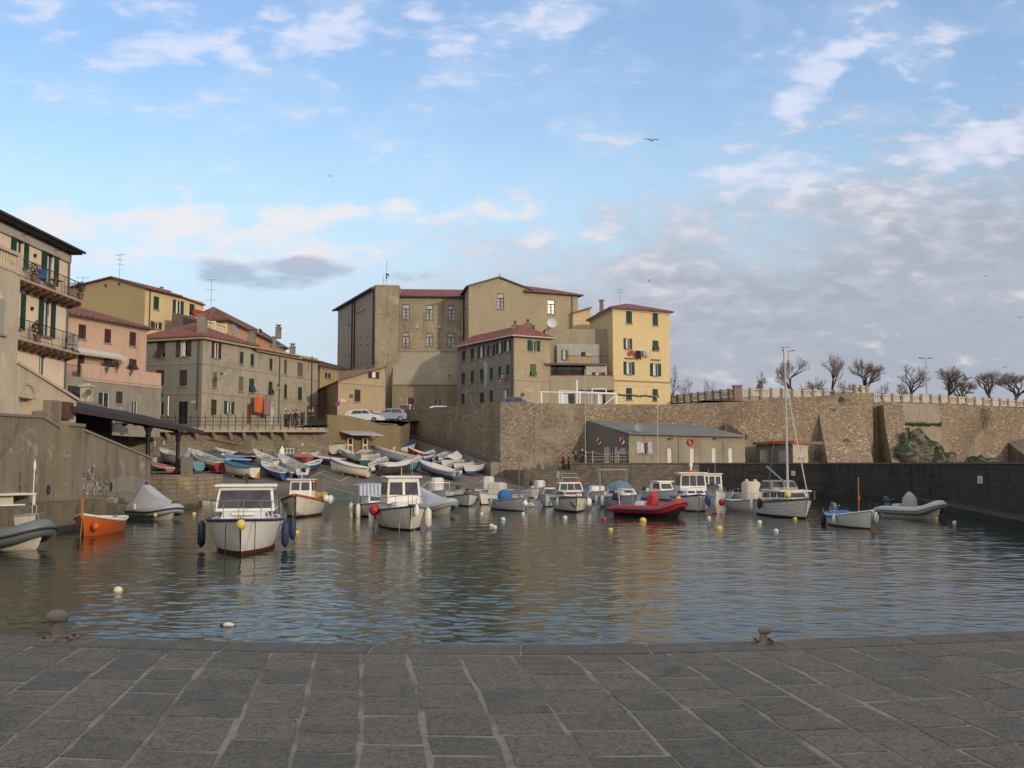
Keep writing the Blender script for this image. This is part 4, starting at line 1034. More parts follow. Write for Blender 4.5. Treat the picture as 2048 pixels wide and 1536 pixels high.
oS = thing('stair_wall', 'sloping rendered stair wall with an arched niche below the cream house', 'wall', (-24, 52, 4.5))
mb = MB(); zA, zB = 7.75, 6.35; y0, y1 = 48.26, 55.0
Fs = Fac((-24.0, y0), (-24.0, y1))
nr = Fs.rect(38, 795, 67, 832)
hn = (nr[0], nr[1], 4.9, Fs.hit(52, 796)[1]); hs = [hn]
wall_mesh(mb, Fs, 4.5, 6.3, [(hn[0], hn[1], 4.55, 6.15)], depth=.45)
mb.poly([Fs.P(0, 6.3), Fs.P(Fs.len, 6.3), Fs.P(Fs.len, zB), Fs.P(0, zA)])
mb.poly([Fs.P(0, 4.5, -.9), Fs.P(Fs.len, 4.5, -.9), Fs.P(Fs.len, zB, -.9), Fs.P(0, zA, -.9)][::-1]); mb.poly([Fs.P(0, zA), Fs.P(Fs.len, zB), Fs.P(Fs.len, zB, -.9), Fs.P(0, zA, -.9)])
mb.poly([Fs.P(hn[0], 4.5, -.45), Fs.P(hn[1], 4.5, -.45), Fs.P(hn[1], 6.2, -.45), Fs.P(hn[0], 6.2, -.45)])
mb.poly([Fs.P(Fs.len, 4.5, -.9), Fs.P(Fs.len, 4.5), Fs.P(Fs.len, zB), Fs.P(Fs.len, zB, -.9)])
mb.build('wall', NEARP, oS, world=True, smooth=False)
mb = MB(); cx = (hn[0] + hn[1]) / 2; rad = (hn[1] - hn[0]) / 2; k = 12
for j in range(k):
    t0, t1 = math.pi * j / k, math.pi * (j + 1) / k
    q = lambda t_, r_, of: Fs.P(cx + math.cos(t_) * r_, 6.15 + math.sin(t_) * r_ * .9, of)
    mb.hexa([q(t0, rad * .98, .002), q(t1, rad * .98, .002), q(t1, rad * 1.18, .002), q(t0, rad * 1.18, .002), q(t0, rad * .98, .07), q(t1, rad * .98, .07), q(t1, rad * 1.18, .07), q(t0, rad * 1.18, .07)])
mb.build('niche_arch', paint('niche_moulding', (.40, .33, .24), .9), oS, world=True, smooth=False)
mb = MB(); mb.slab([Fs.P(-.1, zA + .16, .1), Fs.P(Fs.len + .2, zB + .16, .1), Fs.P(Fs.len + .2, zB + .16, -1), Fs.P(-.1, zA + .16, -1)], .15); mb.build('coping', MATS['balustrade_stone'], oS, world=True)
# stepped cement parapet behind the canopy head
o = thing('parapet', 'stepped dull cement parapet wall at the head of the long dark canopy', 'wall', (-23.6, 52, 4.5)); mb = MB()
for (x0, x1, y, Yd, X_) in ((86, 106, 821, 50, -23.4), (104, 122, 800, 51.2, -23.5)):
    A = at(x0, y, -X_ * 2000 / (1024 - x0)); B_ = at(x1, y, -X_ * 2000 / (1024 - x1)); mb.hexa([(X_, A.y, 4.5), (X_, B_.y, 4.5), (X_ - .5, B_.y, 4.5), (X_ - .5, A.y, 4.5), (X_, A.y, A.z), (X_, B_.y, A.z), (X_ - .5, B_.y, A.z), (X_ - .5, A.y, A.z)])
X_ = -28.3; pts_ = [(121, 793), (150, 800), (195, 806), (213, 815), (225, 819)]
Pq = [at(px, py, -X_ * 2000 / (1024 - px)) for px, py in pts_]
for A, B_ in zip(Pq, Pq[1:]): mb.hexa([(X_, A.y, 4.4), (X_, B_.y, 4.4), (X_ - .5, B_.y, 4.4), (X_ - .5, A.y, 4.4), (X_, A.y, A.z), (X_, B_.y, B_.z), (X_ - .5, B_.y, B_.z), (X_ - .5, A.y, A.z)])
mb.build('wall', HARB, o, world=True, smooth=False)
# long dark canopy on iron columns
DK = paint('dark_roofing', (.045, .042, .038), .95, scale=1.2, wear=.25, spec=.15); CI = paint('cast_iron', (.028, .027, .028), .5, .3)
o = thing('canopy', 'long dark lean-to canopy carried on slim iron columns over the boat yard', 'canopy', (-24, 66, 2.3)); mb = MB()
zf = lambda y: 5.98 - (y - 54) * .024
y0, y1 = 53.6, 76.6
mb.slab([(-23.6, y0, zf(y0)), (-23.6, y1, zf(y1)), (-28.0, y1, zf(y1) + 1.15), (-28.0, y0, zf(y0) + 1.15)], .14)
mb.build('roof', DK, o, world=True, smooth=False)
mb = MB(); mb.hexa([(-23.55, y0, zf(y0) - .32), (-23.55, y1, zf(y1) - .28), (-23.75, y1, zf(y1) - .28), (-23.75, y0, zf(y0) - .32), (-23.55, y0, zf(y0) - .02), (-23.55, y1, zf(y1) - .02), (-23.75, y1, zf(y1) - .02), (-23.75, y0, zf(y0) - .02)]); mb.build('fascia_beam', paint('dark_brown_wood', (.05, .03, .025), .8), o, world=True, smooth=False)
for px, Yd in ((297, 66.0), (357, 72.0), (357, 72.0)):
    if px == 357 and Yd == 72.0 and len([c for c in o.children if c.name.startswith('column')]) >= 2: continue
    x = (px - 1024) / FPX * Yd; zc = zf(Yd) - .3
    mb = MB(); zb = 2.25; mb.lathe((x, Yd, zb), [(.30, 0), (.30, .12), (.17, .25), (.155, .5), (.125, zc - zb - .75), (.2, zc - zb - .6), (.15, zc - zb - .5), (.32, zc - zb)], 12)
    for s_ in (-1, 1): mb.tube([(x, Yd, zc - .8), (x, Yd + s_ * .35, zc - .35), (x, Yd + s_ * .9, zc)], .06, 5)
    mb.build('column', CI, o, world=True)
    mb = MB(); mb.bar((x, Yd, zc), (-27.9, Yd, zc + .8), .1); mb.build('cross_beam', CI, o, world=True)
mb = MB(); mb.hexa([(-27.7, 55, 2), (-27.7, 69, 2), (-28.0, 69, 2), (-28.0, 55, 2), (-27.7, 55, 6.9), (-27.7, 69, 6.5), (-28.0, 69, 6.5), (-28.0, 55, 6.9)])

mb.build('dark_end_wall', paint('shade_dark_wall', (.035, .03, .026), .9), o, world=True, smooth=False)  # near-black colour carries the shade of the canopy's dark interior
mb = MB(); mb.box((-23.9, 53.4, 5.75), (.5, 1.0, .9)); mb.build('winch_housing', paint('red_brown_iron', (.10, .045, .035), .8), o, world=True)

# --- pink house
PINK = plaster('pink_plaster', (.50, .34, .25), (.42, .30, .225), (.52, .30, .2), sc=.4, streak=.3)
dirR = Vector((.336, .942)).normalized(); dirL = Vector((-.942, .336)).normalized()
Pc = Vector((-40.9, 88.0)); Pr = Pc + dirR * 12.5; Pl = Pc + dirL * 9
wP = [('shut', 157, 649, 172, 678, RED), ('shut', 209, 658, 222, 686, RED), ('shut', 259, 664, 272, 692, RED), ('shut', 155, 705, 169, 747, RED), ('ajar', 208, 712, 224, 741, RED), ('ajar', 258, 718, 273, 741, RED)]
zp = zy(622, 88.5)
oP, _, FP_, _ = box_building('pink_house', 'faded pink house with dark red shutters and a white awning', Pl, Pc, Pr, 5.5, zp, PINK, PINK, [], wP, dict(h=1.7, over=.6, along=0))
a0_, z_ = FP_.hit(140, 694); a1_, _ = FP_.hit(236, 706)
mb = MB(); mb.slab([FP_.P(a0_, z_ - .45, 1.1), FP_.P(a1_, z_ - .45, 1.1), FP_.P(a1_, z_ + .05, .05), FP_.P(a0_, z_ + .05, .05)], .05); n = 40
for k in range(n):
    x0 = a0_ + (a1_ - a0_) * k / n; x1 = a0_ + (a1_ - a0_) * (k + 1) / n; mb.poly([FP_.P(x0, z_ - .46, 1.1), FP_.P(x1, z_ - .46, 1.1), FP_.P((x0 * .3 + x1 * .7), z_ - .72, 1.1), FP_.P(x0 * .7 + x1 * .3, z_ - .72, 1.1)])
mb.build('awning', paint('white_canvas', (.55, .5, .46), .9), oP, world=True)
# grey ground floor addition with terrace parapet in front of the pink house
GREYP = plaster('grey_plaster', (.26, .235, .185), (.20, .185, .155), (.33, .30, .24), sc=.28, streak=.5)
oG = thing('terrace_annex', 'low grey annex with roof terrace and garage door below the pink house', 'house', (-38, 92, 5.5))
Gc = Pc + Vector((dirR.y, -dirR.x)) * 2.2; Fg = Fac(Gc - dirR * 1.0, Gc + dirR * 12.2)
zg = Fg.hit(230, 762)[1]
facade(oG, Fg, 5.5, zg, [('dark', 197, 784, 219, 818), ('shut', 232, 783, 245, 807, shutter_mat('brown_grille', (.05, .04, .03))), ('dark', 264, 801, 275, 829), ('shut', 135, 772, 160, 800, shutter_mat('arch_grille', (.04, .035, .032)))], GREYP)
mb = MB(); mb.poly([Fg.P(0, zg), Fg.P(Fg.len, zg), Fg.P(Fg.len, zg, -2.2), Fg.P(0, zg, -2.2)]); a2_ = Fg.hit(165, 750)[0]
mb.poly([Fg.P(0, 5.5), Fg.P(0, zg), Fg.P(0, zg, -2.2), Fg.P(0, 5.5, -2.2)]); mb.poly([Fg.P(Fg.len, 5.5), Fg.P(Fg.len, zg), Fg.P(Fg.len, zg, -2.2), Fg.P(Fg.len, 5.5, -2.2)])
mb.build('wall', GREYP, oG, world=True, smooth=False)
mb = MB(); Fg.box(mb, a2_, Fg.len - .02, zg + .003, zg + 1.25, -.25, -.02); Fg.box(mb, a2_, Fg.len, zg - .25, zg - .1, .002, .06); mb.build('parapet', PINK, oG, world=True, smooth=False)
mb = MB()
k = .1
while k < a2_: mb.bar(Fg.P(k, zg, -.1), Fg.P(k, zg + 1, -.1), .012, 3); k += .14
mb.bar(Fg.P(.1, zg + 1, -.1), Fg.P(a2_, zg + 1, -.1), .025, 4); mb.build('railing', IRON, oG, world=True)
for i, px in enumerate((213, 232, 262)):
    a, z = Fg.hit(px, 748); p = Fg.P(a, zg + 1.3, -.1)
    o = thing('potted_plant', ('dark bushy balcony plant left on the pink house terrace', 'trailing dark plant in the middle of the pink house terrace', 'small dark plant at the right end of the pink house terrace')[i], 'plant', p, 0, 'plants on the pink house terrace')
    mb = MB(); tuft_mesh(mb, (0, .0, .15), .55 - .12 * i, .25, .35, 160, .16); tuft_mesh(mb, (0, -.15, -.3), .35, .15, .45, 70, .14); mb.build('leaves', leafy('dark_leaves', (.03, .035, .02), (.05, .03, .02)), o, smooth=False)
    mb = MB(); mb.lathe((0, 0, -.04), [(.1, 0), (.15, .22), (.17, .22)], 8); mb.build('pot', paint('clay_pot', (.22, .09, .05), .9), o)
# gatepost
p = at(174, 770, 86); mb = MB(); mb.box((0, 0, .9), (.75, .75, 3.2)); mb.box((0, 0, 2.6), (1.05, 1.05, .18)); mb.ball((0, 0, 2.72), (.4, .4, .12))
o = mb.build('gate_pillar', paint('cream_pillar', (.42, .36, .26), .9), smooth=False); o.location = (p.x, p.y, p.z - 2.7); tag(o, 'cream gate pillar with a rounded cap in front of the arched grille', 'pillar')

# --- yellow gable house behind
YEL = plaster('yellow_plaster', (.58, .455, .24), (.53, .41, .21), sc=.3, streak=.14); YEL_SHADED = plaster('shaded_yellow_plaster', (.35, .27, .145), (.31, .245, .14), sc=.3, streak=.15)  # olive is the yellow plaster darkened in colour for the shaded gable
YC = Vector(vpx(290, 600, 112)); YL = YC + dirL * 15.5; _F = Fac(YC, YC + dirR * 30); aY = _F.hit(407, 620)[0]; YR = YC + dirR * aY
zY = zy(573, 112)
oY = thing('yellow_house', 'yellow house with a shade-darkened windowless gable end and green shutters', 'house', (YC.x, YC.y + 8, 6.3))
FYL, FYR = Fac(YL, YC), Fac(YC, YR)
facade(oY, FYL, 6.3, zY, [], YEL_SHADED, gable=[(FYL.hit(226, 556)[0], FYL.hit(226, 556)[1])])
for x0, x1, y0, y1 in ((209, 215, 567, 575), (236, 242, 564, 572)):
    r = FYL.rect(x0, y0, x1, y1); mb = MB(); FYL.box(mb, *r, .003, .05); w_ = mb.build('window', SILL, oY, world=True); mb = MB(); FYL.box(mb, r[0] + .08, r[1] - .08, r[2] + .08, r[3] - .08, .05, .056); mb.build('pane', DARKI, w_, world=True)
facade(oY, FYR, 6.3, zY, [('shut', 307, 593, 318, 619), ('open', 345, 601, 367, 628), ('ajar', 379, 608, 389, 631), ('open', 301, 644, 323, 657)], YEL)
YB = YL + YR - YC; closed_walls(oY, [YL, YC, YR, YB], (0, 1), 6.3, zY, YEL_SHADED)
ag, zgb = FYL.hit(226, 553); mid = FYL.P(ag, zgb, .35); ridge2 = mid + Vector((dirR.x, dirR.y, 0)) * aY
ov = Vector((dirR.y, -dirR.x, 0)) * .55; c3 = Vector((YC.x, YC.y, zY + .02)) + Vector((-dirR.x, -dirR.y, 0)) * .3; c4 = Vector((YR.x, YR.y, zY + .02))
l3 = Vector((YL.x, YL.y, zY + .02)) + Vector((-dirR.x, -dirR.y, 0)) * .3; l4 = Vector((YB.x, YB.y, zY + .02))
mb = MB(); k = .72; mb.slab([c3 + ov, c3 + ov + Vector((dirR.x, dirR.y, 0)) * (aY - 4.4), ridge2 - Vector((dirR.x, dirR.y, 0)) * 4.4, mid], .15); mb.slab([l4 - ov, l3 - ov, mid, ridge2], .15); mb.slab([c4 + ov * .6 - Vector((dirR.x, dirR.y, 0)) * 4.7, c4 + ov * .6 + Vector((0, 0, -.35)), ridge2 + Vector((0, 0, -1.2)), ridge2 - Vector((dirR.x, dirR.y, 0)) * 4.4 + Vector((0, 0, -.25))], .15)
mb.build('roof', ROOFB, oY, world=True, smooth=False)
pipe(oY, FYR, 297, 577, 660)
for px, y0 in ((273, 566), (323, 573)):
    q = at(px, y0 + 6, 117); chimney(oY, q.x, q.y, q.z - .9, 1.1, .22, pot=False)
antenna('tall aerial on the ridge of the yellow gable house', at(239, 552, 116) + Vector((0, 0, -.2)), 2.8, 3)
antenna('short aerial over the left slope of the yellow gable house', at(165, 582, 112) + Vector((0, 0, -1)), 2.6, 1)
# dark red roof sliver left of it
o = thing('back_house', 'sliver of a house with dark red roof between the cream and yellow houses', 'house', (-52, 112, 6)); a, b = vpx(100, 620, 112), vpx(158, 620, 116)
mb = MB(); F = Fac(a, b); mb.poly([F.P(0, 6), F.P(F.len, 6), F.P(F.len, zy(606, 113)), F.P(0, zy(606, 113))]); mb.build('wall', YEL_SHADED, o, world=True, smooth=False)
mb = MB(); z_ = zy(605, 113); mb.slab([F.P(0, z_, .4), F.P(F.len, z_, .4), F.P(F.len, z_ + 1.3, -4), F.P(0, z_ + 1.3, -4)], .15); mb.build('roof', ROOFD, o, world=True, smooth=False)

# --- grey corner house
Gn = Vector(vpx(404, 760, 103)); Gl = Gn + dirL * 8.0; Gr = Gn + dirR * 23.0
gl_ = plaster('shaded_grey_plaster', (.215, .205, .175), (.185, .175, .15), (.25, .235, .2), sc=.25, streak=.3)  # left side's shade is put into this darker, colder plaster colour
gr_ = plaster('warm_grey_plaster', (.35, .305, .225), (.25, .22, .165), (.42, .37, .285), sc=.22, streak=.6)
wL = [('ajar', 314, 683, 330, 715, BROWN), ('open', 353, 682, 383, 713, BROWN), ('shut', 312, 740, 328, 772, BROWN), ('shut', 359, 740, 374, 772, BROWN), ('shut', 289, 753, 296, 764, GREEN), ('gdoor', 356, 803, 375, 848), ('dark', 313, 803, 327, 830), ('shut', 289, 803, 297, 818, TANB)]
wR = [('open', 423, 685, 442, 717, BROWN), ('shut', 480, 704, 487, 728), ('shut', 501, 708, 508, 732), ('shut', 539, 717, 545, 740), ('shut', 568, 719, 574, 748, TANB), ('shut', 595, 725, 606, 753, TANB),
      ('shut', 425, 744, 434, 775, TANB), ('shut', 478, 753, 486, 783, TANB), ('ajar', 498, 757, 508, 785), ('ajar', 537, 763, 545, 790), ('shut', 568, 769, 574, 797), ('shut', 596, 774, 604, 800),
      ('shut', 422, 799, 433, 830, BROWN), ('open', 448, 803, 468, 828), ('door', 494, 807, 503, 848, paint('brown_door', (.14, .06, .035), .7)), ('door', 541, 812, 549, 850, PALEW), ('door', 568, 815, 574, 850, PALEW), ('door', 588, 820, 592, 850, GREEN), ('door', 608, 822, 612, 850, GREEN)]
zG = zy(672, 103)
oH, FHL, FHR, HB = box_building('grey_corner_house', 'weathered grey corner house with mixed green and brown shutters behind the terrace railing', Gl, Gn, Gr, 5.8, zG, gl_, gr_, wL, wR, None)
# roof in three falling sections
P3 = lambda p, z: Vector((p.x, p.y, z))
dR3 = Vector((dirR.x, dirR.y, 0)); dL3 = Vector((dirL.x, dirL.y, 0))
q0 = P3(Gn, zG + .1) - dR3 * .6 - dL3 * .6; q1 = P3(Gl, zG + .1) + dL3 * .6 - dR3 * .6
sec = [(0, 8.6, 0), (8.6, 18.6, -.35), (18.6, 24.2, -.45)]
mb = MB(); rz = 2.1; rA = (q0 + q1) / 2 + dR3 * 4.6 + Vector((0, 0, rz)); rB = rA + dR3 * 1.5
mb.slab([q1, q0, rA], .14); mb.slab([q0, q0 + dR3 * 10.2, rB + dR3 * 2 + Vector((0, 0, -.4)), rA], .14); mb.slab([q1 + dR3 * 10.2, q1, rA, rB + dR3 * 2 + Vector((0, 0, -.4))], .14)
for s0, s1, dz in sec[1:]:
    e = Vector((0, 0, dz)); m_ = (q0 + q1) / 2
    mb.slab([q0 + dR3 * (s0 + .6) + e, q0 + dR3 * s1 + e, m_ + dR3 * s1 + e + Vector((0, 0, .85)), m_ + dR3 * (s0 + .6) + e + Vector((0, 0, .85))], .14)
    mb.slab([q1 + dR3 * s1 + e, q1 + dR3 * (s0 + .6) + e, m_ + dR3 * (s0 + .6) + e + Vector((0, 0, .85)), m_ + dR3 * s1 + e + Vector((0, 0, .85))], .14)
mb.build('roof', ROOFB, oH, world=True, smooth=False)
mb = MB(); FHR.box(mb, -.3, 9.2, zG - .28, zG + .0, .004, .45); FHL.box(mb, -.3, FHL.len + .3, zG - .28, zG, .004, .45); FHR.box(mb, 9.2, 23.4, zG - .55, zG - .3, .004, .4); mb.build('cornice', paint('cornice_stone', (.36, .3, .21), .9), oH, world=True, smooth=False)
zs_ = FHR.hit(480, 741)[1]
band(oH, FHR, FHR.hit(420, 730)[1], .1, .05); band(oH, FHR, FHR.hit(480, 801)[1] + .4, .08, .05); band(oH, FHL, FHL.hit(340, 729)[1], .1, .05); band(oH, FHL, FHL.hit(340, 789)[1], .1, .05)
pipe(oH, FHR, 556, 704, 848, mat=paint('green_pipe', (.05, .06, .045), .7)); pipe(oH, FHL, 396, 668, 820, .12, .05); pipe(oH, FHR, 621, 712, 830)
q = at(404, 655, 103.5); chimney(oH, q.x - .1, q.y + .4, q.z - .8, 2.1, .85, pot=False)
q = at(503, 672, 113); chimney(oH, q.x, q.y, q.z - 1.2, 1.5, .8); q = at(549, 690, 118); chimney(oH, q.x, q.y, q.z - 1.4, 2.3, .35, pot=False); q = at(585, 700, 121); chimney(oH, q.x, q.y, q.z - 1.2, 1.5, .6)
mb = MB(); q = at(555, 692, 119); mb.box(q, (1.9, 1.2, .08), R(20), R(20)); mb.build('roof_window', GLASS, oH, world=True)
FH8 = Fac(FHR.o + FHR.n * .8, FHR.o + FHR.n * .8 + FHR.d * 20)
for i, (x0, y0, x1, y1, c_, lb) in enumerate(((508, 792, 526, 826, (.55, .07, .025), 'bright orange red rug hung out in front of the grey house'), (527, 794, 541, 832, (.28, .13, .1), 'dull pink brown rug hung beside the orange one'))):
    r = FH8.rect(x0, y0, x1, y1); mb = MB()
    mb.grid(lambda a, b: FHR.P(r[0] + (r[1] - r[0]) * a + .03 * math.sin(b * 7), r[3] - (r[3] - r[2]) * b, .8 + .05 * math.sin(a * 9 + b * 2)), 12, 8)
    m_ = MATS.get('rug%d' % i)
    if not m_:
        m_, n, b__ = newmat('rug%d' % i); cc = n.n('ShaderNodeTexCoord').outputs['Object']; w_ = n.n('ShaderNodeTexWave', bands_direction='Z'); n.put(w_.inputs[0], cc); w_.inputs['Scale'].default_value = 1.4
        n.put(b__.inputs['Base Color'], n.mix(n.sstep(w_.outputs[0], .45, .55), c_, (c_[0] * .75, c_[1] * (2.2 if i == 0 else 1.1), c_[2] * 1.3))); b__.inputs['Roughness'].default_value = .95
    q = FHR.P((r[0] + r[1]) / 2, r[3], .8); o = mb.build('hanging_rug', m_, loc=q); tag(o, lb, 'rug', 'rugs hung out on the grey house'); sm_ = o.modifiers.new('thickness', 'SOLIDIFY'); sm_.thickness = .03
mb = MB(); r = FH8.rect(508, 790, 541, 792); o = thing('washing_rail', 'thin rail holding the two rugs on the grey house wall', 'rail', tuple(FHR.P(r[0], r[3], .8))); mb.bar(FHR.P(r[0] - .2, r[3], .82), FHR.P(r[1] + .3, r[3], .82), .02)
for a in (r[0], r[1]): mb.bar(FHR.P(a, r[3], .82), FHR.P(a, r[3], .0), .02)
mb.build('bar', IRON, o, world=True)
# wall lanterns
def lantern(F, px, py, label, out=.9):
    a, z = F.hit(px, py); o = thing('wall_lantern', label, 'lantern', tuple(F.P(a, z, out)), 0, 'iron lanterns on wall brackets'); mb = MB()
    mb.tube([F.P(a, z - .4, .01), F.P(a, z - .45, out * .5), F.P(a, z - .3, out)], .03, 5); mb.tube([F.P(a, z - .75, .01), F.P(a, z - .42, out * .5)], .02, 4); mb.build('bracket', IRON, o, world=True)
    c = F.P(a, z, out) - root_loc(o); mb = MB(); mb.lathe((0, 0, -.3), [(.09, 0), (.17, .42)], 6); mb.build('glass', paint('lantern_glass', (.30, .28, .2), .25), o)
    mb = MB(); mb.lathe((0, 0, .12), [(.21, 0), (.12, .14), (.05, .16), (.04, .26)], 6); mb.build('cap', IRON, o); return o
lantern(FHR, 424, 752, 'iron lantern near the left corner of the grey house', 1.2); lantern(FHR, 538, 775, 'iron lantern in the middle of the grey house wall', 1.2)
antenna('tall aerial with several arms above the grey house roof', at(421, 650, 104.5) + Vector((0, 0, -.5)), 5.4, 4)
plate('small pale tile plate on the grey house', FHR, 613, 804, 619, 812, WHS, name='wall_plaque', cat='plaque', frame=None)
plate('small cream plate on the shaded side of the grey house', FHL, 382, 801, 392, 807, paint('cream_plate', (.4, .36, .28), .8), name='wall_plaque', cat='plaque')

# --- cream balustrade terrace + orange house behind the grey house
o = thing('roof_terrace', 'cream roof terrace with balustrade above the grey house', 'terrace', tuple(at(432, 660, 112))); a, b = vpx(407, 650, 112), vpx(453, 650, 117); F = Fac(a, b)
zt_ = F.hit(430, 664)[1]; mb = MB(); F.box(mb, -.5, F.len, 7, zt_, -4, 0); mb.build('wall', YEL, o, world=True, smooth=False)
mb = MB(); F.box(mb, -.5, F.len, zt_ + .95, zt_ + 1.1, -.3, .05); F.box(mb, -.5, F.len, zt_, zt_ + .12, -.3, .05)
for a_ in (0, F.len * .48, F.len - .1): F.box(mb, a_ - .18, a_ + .18, zt_ + .12, zt_ + 1.25, -.32, .07)
mb.build('balustrade_rail', paint('cream_balustrade', (.62, .53, .36), .85), o, world=True, smooth=False)
mb = MB(); k = .3
while k < F.len - .3: q = F.P(k, zt_ + .12, -.12); mb.lathe(q, [(.05, 0), (.09, .15), (.04, .35), (.09, .6), (.05, .83)], 6); k += .27
mb.build('balusters', MATS['cream_balustrade'], o, world=True)
mb = MB(); F.box(mb, F.len * .15, F.len - .6, zt_, zt_ + 2.0, -4.5, -3.5); mb.build('back_wall', stone('grey_brick', [(.16, .12, .1), (.2, .17, .14)], (.15, .14, .12), 4), o, world=True, smooth=False)
mb = MB(); F.box(mb, -.2, F.len * .55, zt_ + 1.5, zt_ + 2.35, -1.2, -1.15); mb.build('red_awning', paint('red_cloth', (.35, .03, .02), .9), o, world=True)
ORG = plaster('orange_plaster', (.58, .31, .17), (.50, .27, .16), (.38, .32, .24), t3=(.56, .6), sc=.4, streak=.15)
OC = Vector(vpx(452, 660, 120)); OR = Vector(vpx(571, 700, 150)); OL = OC + dirL * 6
zO = FacO = zy(639, 120)
wO = [('dark', 470, 650, 475, 661), ('shut', 519, 658, 524, 667), ('shut', 552, 663, 557, 672)]
oO, _, FO, OB = box_building('orange_house', 'peeling orange plastered house with a low hipped red roof behind the grey house', OL, OC, OR, 6.3, zO, ORG, ORG, [], wO, dict(h=2.2, over=.5, along=0))
q = at(557, 655, 142); chimney(oO, q.x, q.y, q.z - 1.6, 1.5, .7)
mb = MB(); q = at(466, 661, 118.5); M_ = Matrix.Rotation(R(70), 3, 'Y') @ Matrix.Rotation(R(20), 3, 'X'); mb.lathe((0, 0, 0), [(.02, 0), (.4, .06), (.72, .2), (.74, .2), (.42, .04)], 16, M_); mb.bar((0, 0, -1.2), (0, 0, 0), .04)
o = mb.build('satellite_dish', paint('dull_dish', (.2, .2, .2), .6)); o.location = q; tag(o, 'dull grey satellite dish in front of the orange house', 'satellite dish')

# --- street gap: dark roofed house and low brown wall house
o, F1, F2, B_ = box_building('back_house', 'dark low house with a long maroon roof seen through the street gap', vpx(560, 740, 150), vpx(640, 740, 136), vpx(720, 740, 146), 6, zy(735, 138), YEL_SHADED, YEL_SHADED, [], [('dark', 650, 745, 664, 756, )], dict(h=1.9, over=.4, along=0, mat=ROOFD))
SHD = plaster('brown_street_plaster', (.22, .165, .11), (.16, .125, .09), sc=.4)
Sc = Vector(vpx(676, 800, 117)); Sl = Vector(vpx(622, 780, 138)); Sr = Vector(vpx(800, 800, 124.5))
OCH = plaster('ochre_plaster', (.40, .30, .185), (.33, .26, .17), (.30, .27, .22), t3=(.54, .62), sc=.35, streak=.25)
oJ = thing('ochre_house', 'small ochre house with a single sloping tiled roof on the street corner', 'house', (Sc.x + 3, Sc.y + 3, 6.5)); FJL, FJ = Fac(Sl, Sc), Fac(Sc, Sr)
zj = FJ.hit(680, 762)[1]; za_, zb_ = FJ.hit(676, 762)[1], FJ.hit(770, 734)[1]
facade(oJ, FJL, 6.3, zj, [('shut', 636, 779, 642, 808, BROWN), ('shut', 648, 777, 654, 808, BROWN)], SHD)
facade(oJ, FJ, 6.3, zj, [('shut', 709, 779, 721, 803, BROWN)], OCH, a1=FJ.hit(771, 780)[0], gable=[(FJ.hit(770, 734)[0], FJ.hit(770, 733)[1])], name='wall')
aE = FJ.hit(771, 780)[0]
r = FJ.rect(736, 743, 758, 757); mb = MB(); FJ.box(mb, *r, .004, .05); w_ = mb.build('window', BROWN, oJ, world=True); mb = MB(); FJ.box(mb, r[0] + (r[1] - r[0]) * .35, r[1] - (r[1] - r[0]) * .35, r[2] + .1, r[3] - .05, .05, .056); mb.build('pane', CURT, w_, world=True)
mb = MB(); P = FJ.P; d = -9; bk_ = P(aE, 0) + Vector((Sl.x - Sc.x, Sl.y - Sc.y, 0)); mb.slab([P(-.3, za_ + .05, .3), P(aE + .1, zb_ + .15, .3), (bk_.x, bk_.y, zb_ + .1), (Sl.x - .2, Sl.y, za_ + .1)], .12); mb.build('roof', ROOF, oJ, world=True, smooth=False)
band(oJ, FJ, FJ.hit(700, 768)[1], .1, .06, a1=aE)
mb = MB(); mb.poly([P(aE, 6.3), P(aE, zb_), P(aE, zb_, d), P(aE, 6.3, d)]); mb.build('wall', OCH, oJ, world=True, smooth=False)
o = plate('small white street name plate on the ochre house', FJ, 681, 799, 690, 804, WHS, frame=GRS)

# --- the big grey palace
PAL = plaster('palace_plaster', (.29, .25, .175), (.185, .165, .12), (.37, .31, .21), t3=(.56, .64), sc=.2, streak=.8)
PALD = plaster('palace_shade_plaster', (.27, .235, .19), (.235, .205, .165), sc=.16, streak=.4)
TALUS = plaster('talus_plaster', (.30, .26, .20), (.25, .215, .16), (.46, .43, .38), t3=(.62, .70), sc=.25, streak=.35)
D0 = Vector(vpx(675, 700, 158)); D1 = Vector(vpx(750, 700, 139)); D2 = Vector(vpx(797, 700, 139.3)); D2b = Vector(vpx(797, 700, 141)); D3 = Vector(vpx(926, 700, 141.5))
oD = thing('palace', 'huge plain grey brown palace with a flat topped tower and few barred windows', 'palace', (D1.x, 145, 7))
FD0, FDt, FD1 = Fac(D0, D1), Fac(D1, D2), Fac(D2b, D3)
zl0, zl1 = FD0.hit(676, 614)[1], FD0.hit(748, 577)[1]
wD0 = [('dark', 697, 628, 701, 648), ('dark', 697, 690, 700, 709)] + [('dark', 712.5 + k * 3.4, 617 - k * 1.7, 714.8 + k * 3.4, 626 - k * 1.7) for k in range(6)] + [('dark', 713, 681, 716, 695), ('dark', 720, 673, 723, 688), ('dark', 733, 673, 736, 688), ('dark', 722, 727, 726, 738), ('dark', 733, 724, 737, 735), ]
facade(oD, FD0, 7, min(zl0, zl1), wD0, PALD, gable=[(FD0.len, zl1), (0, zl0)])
zt1 = FDt.hit(775, 570)[1]
facade(oD, FDt, 7, zt1, [], PAL)
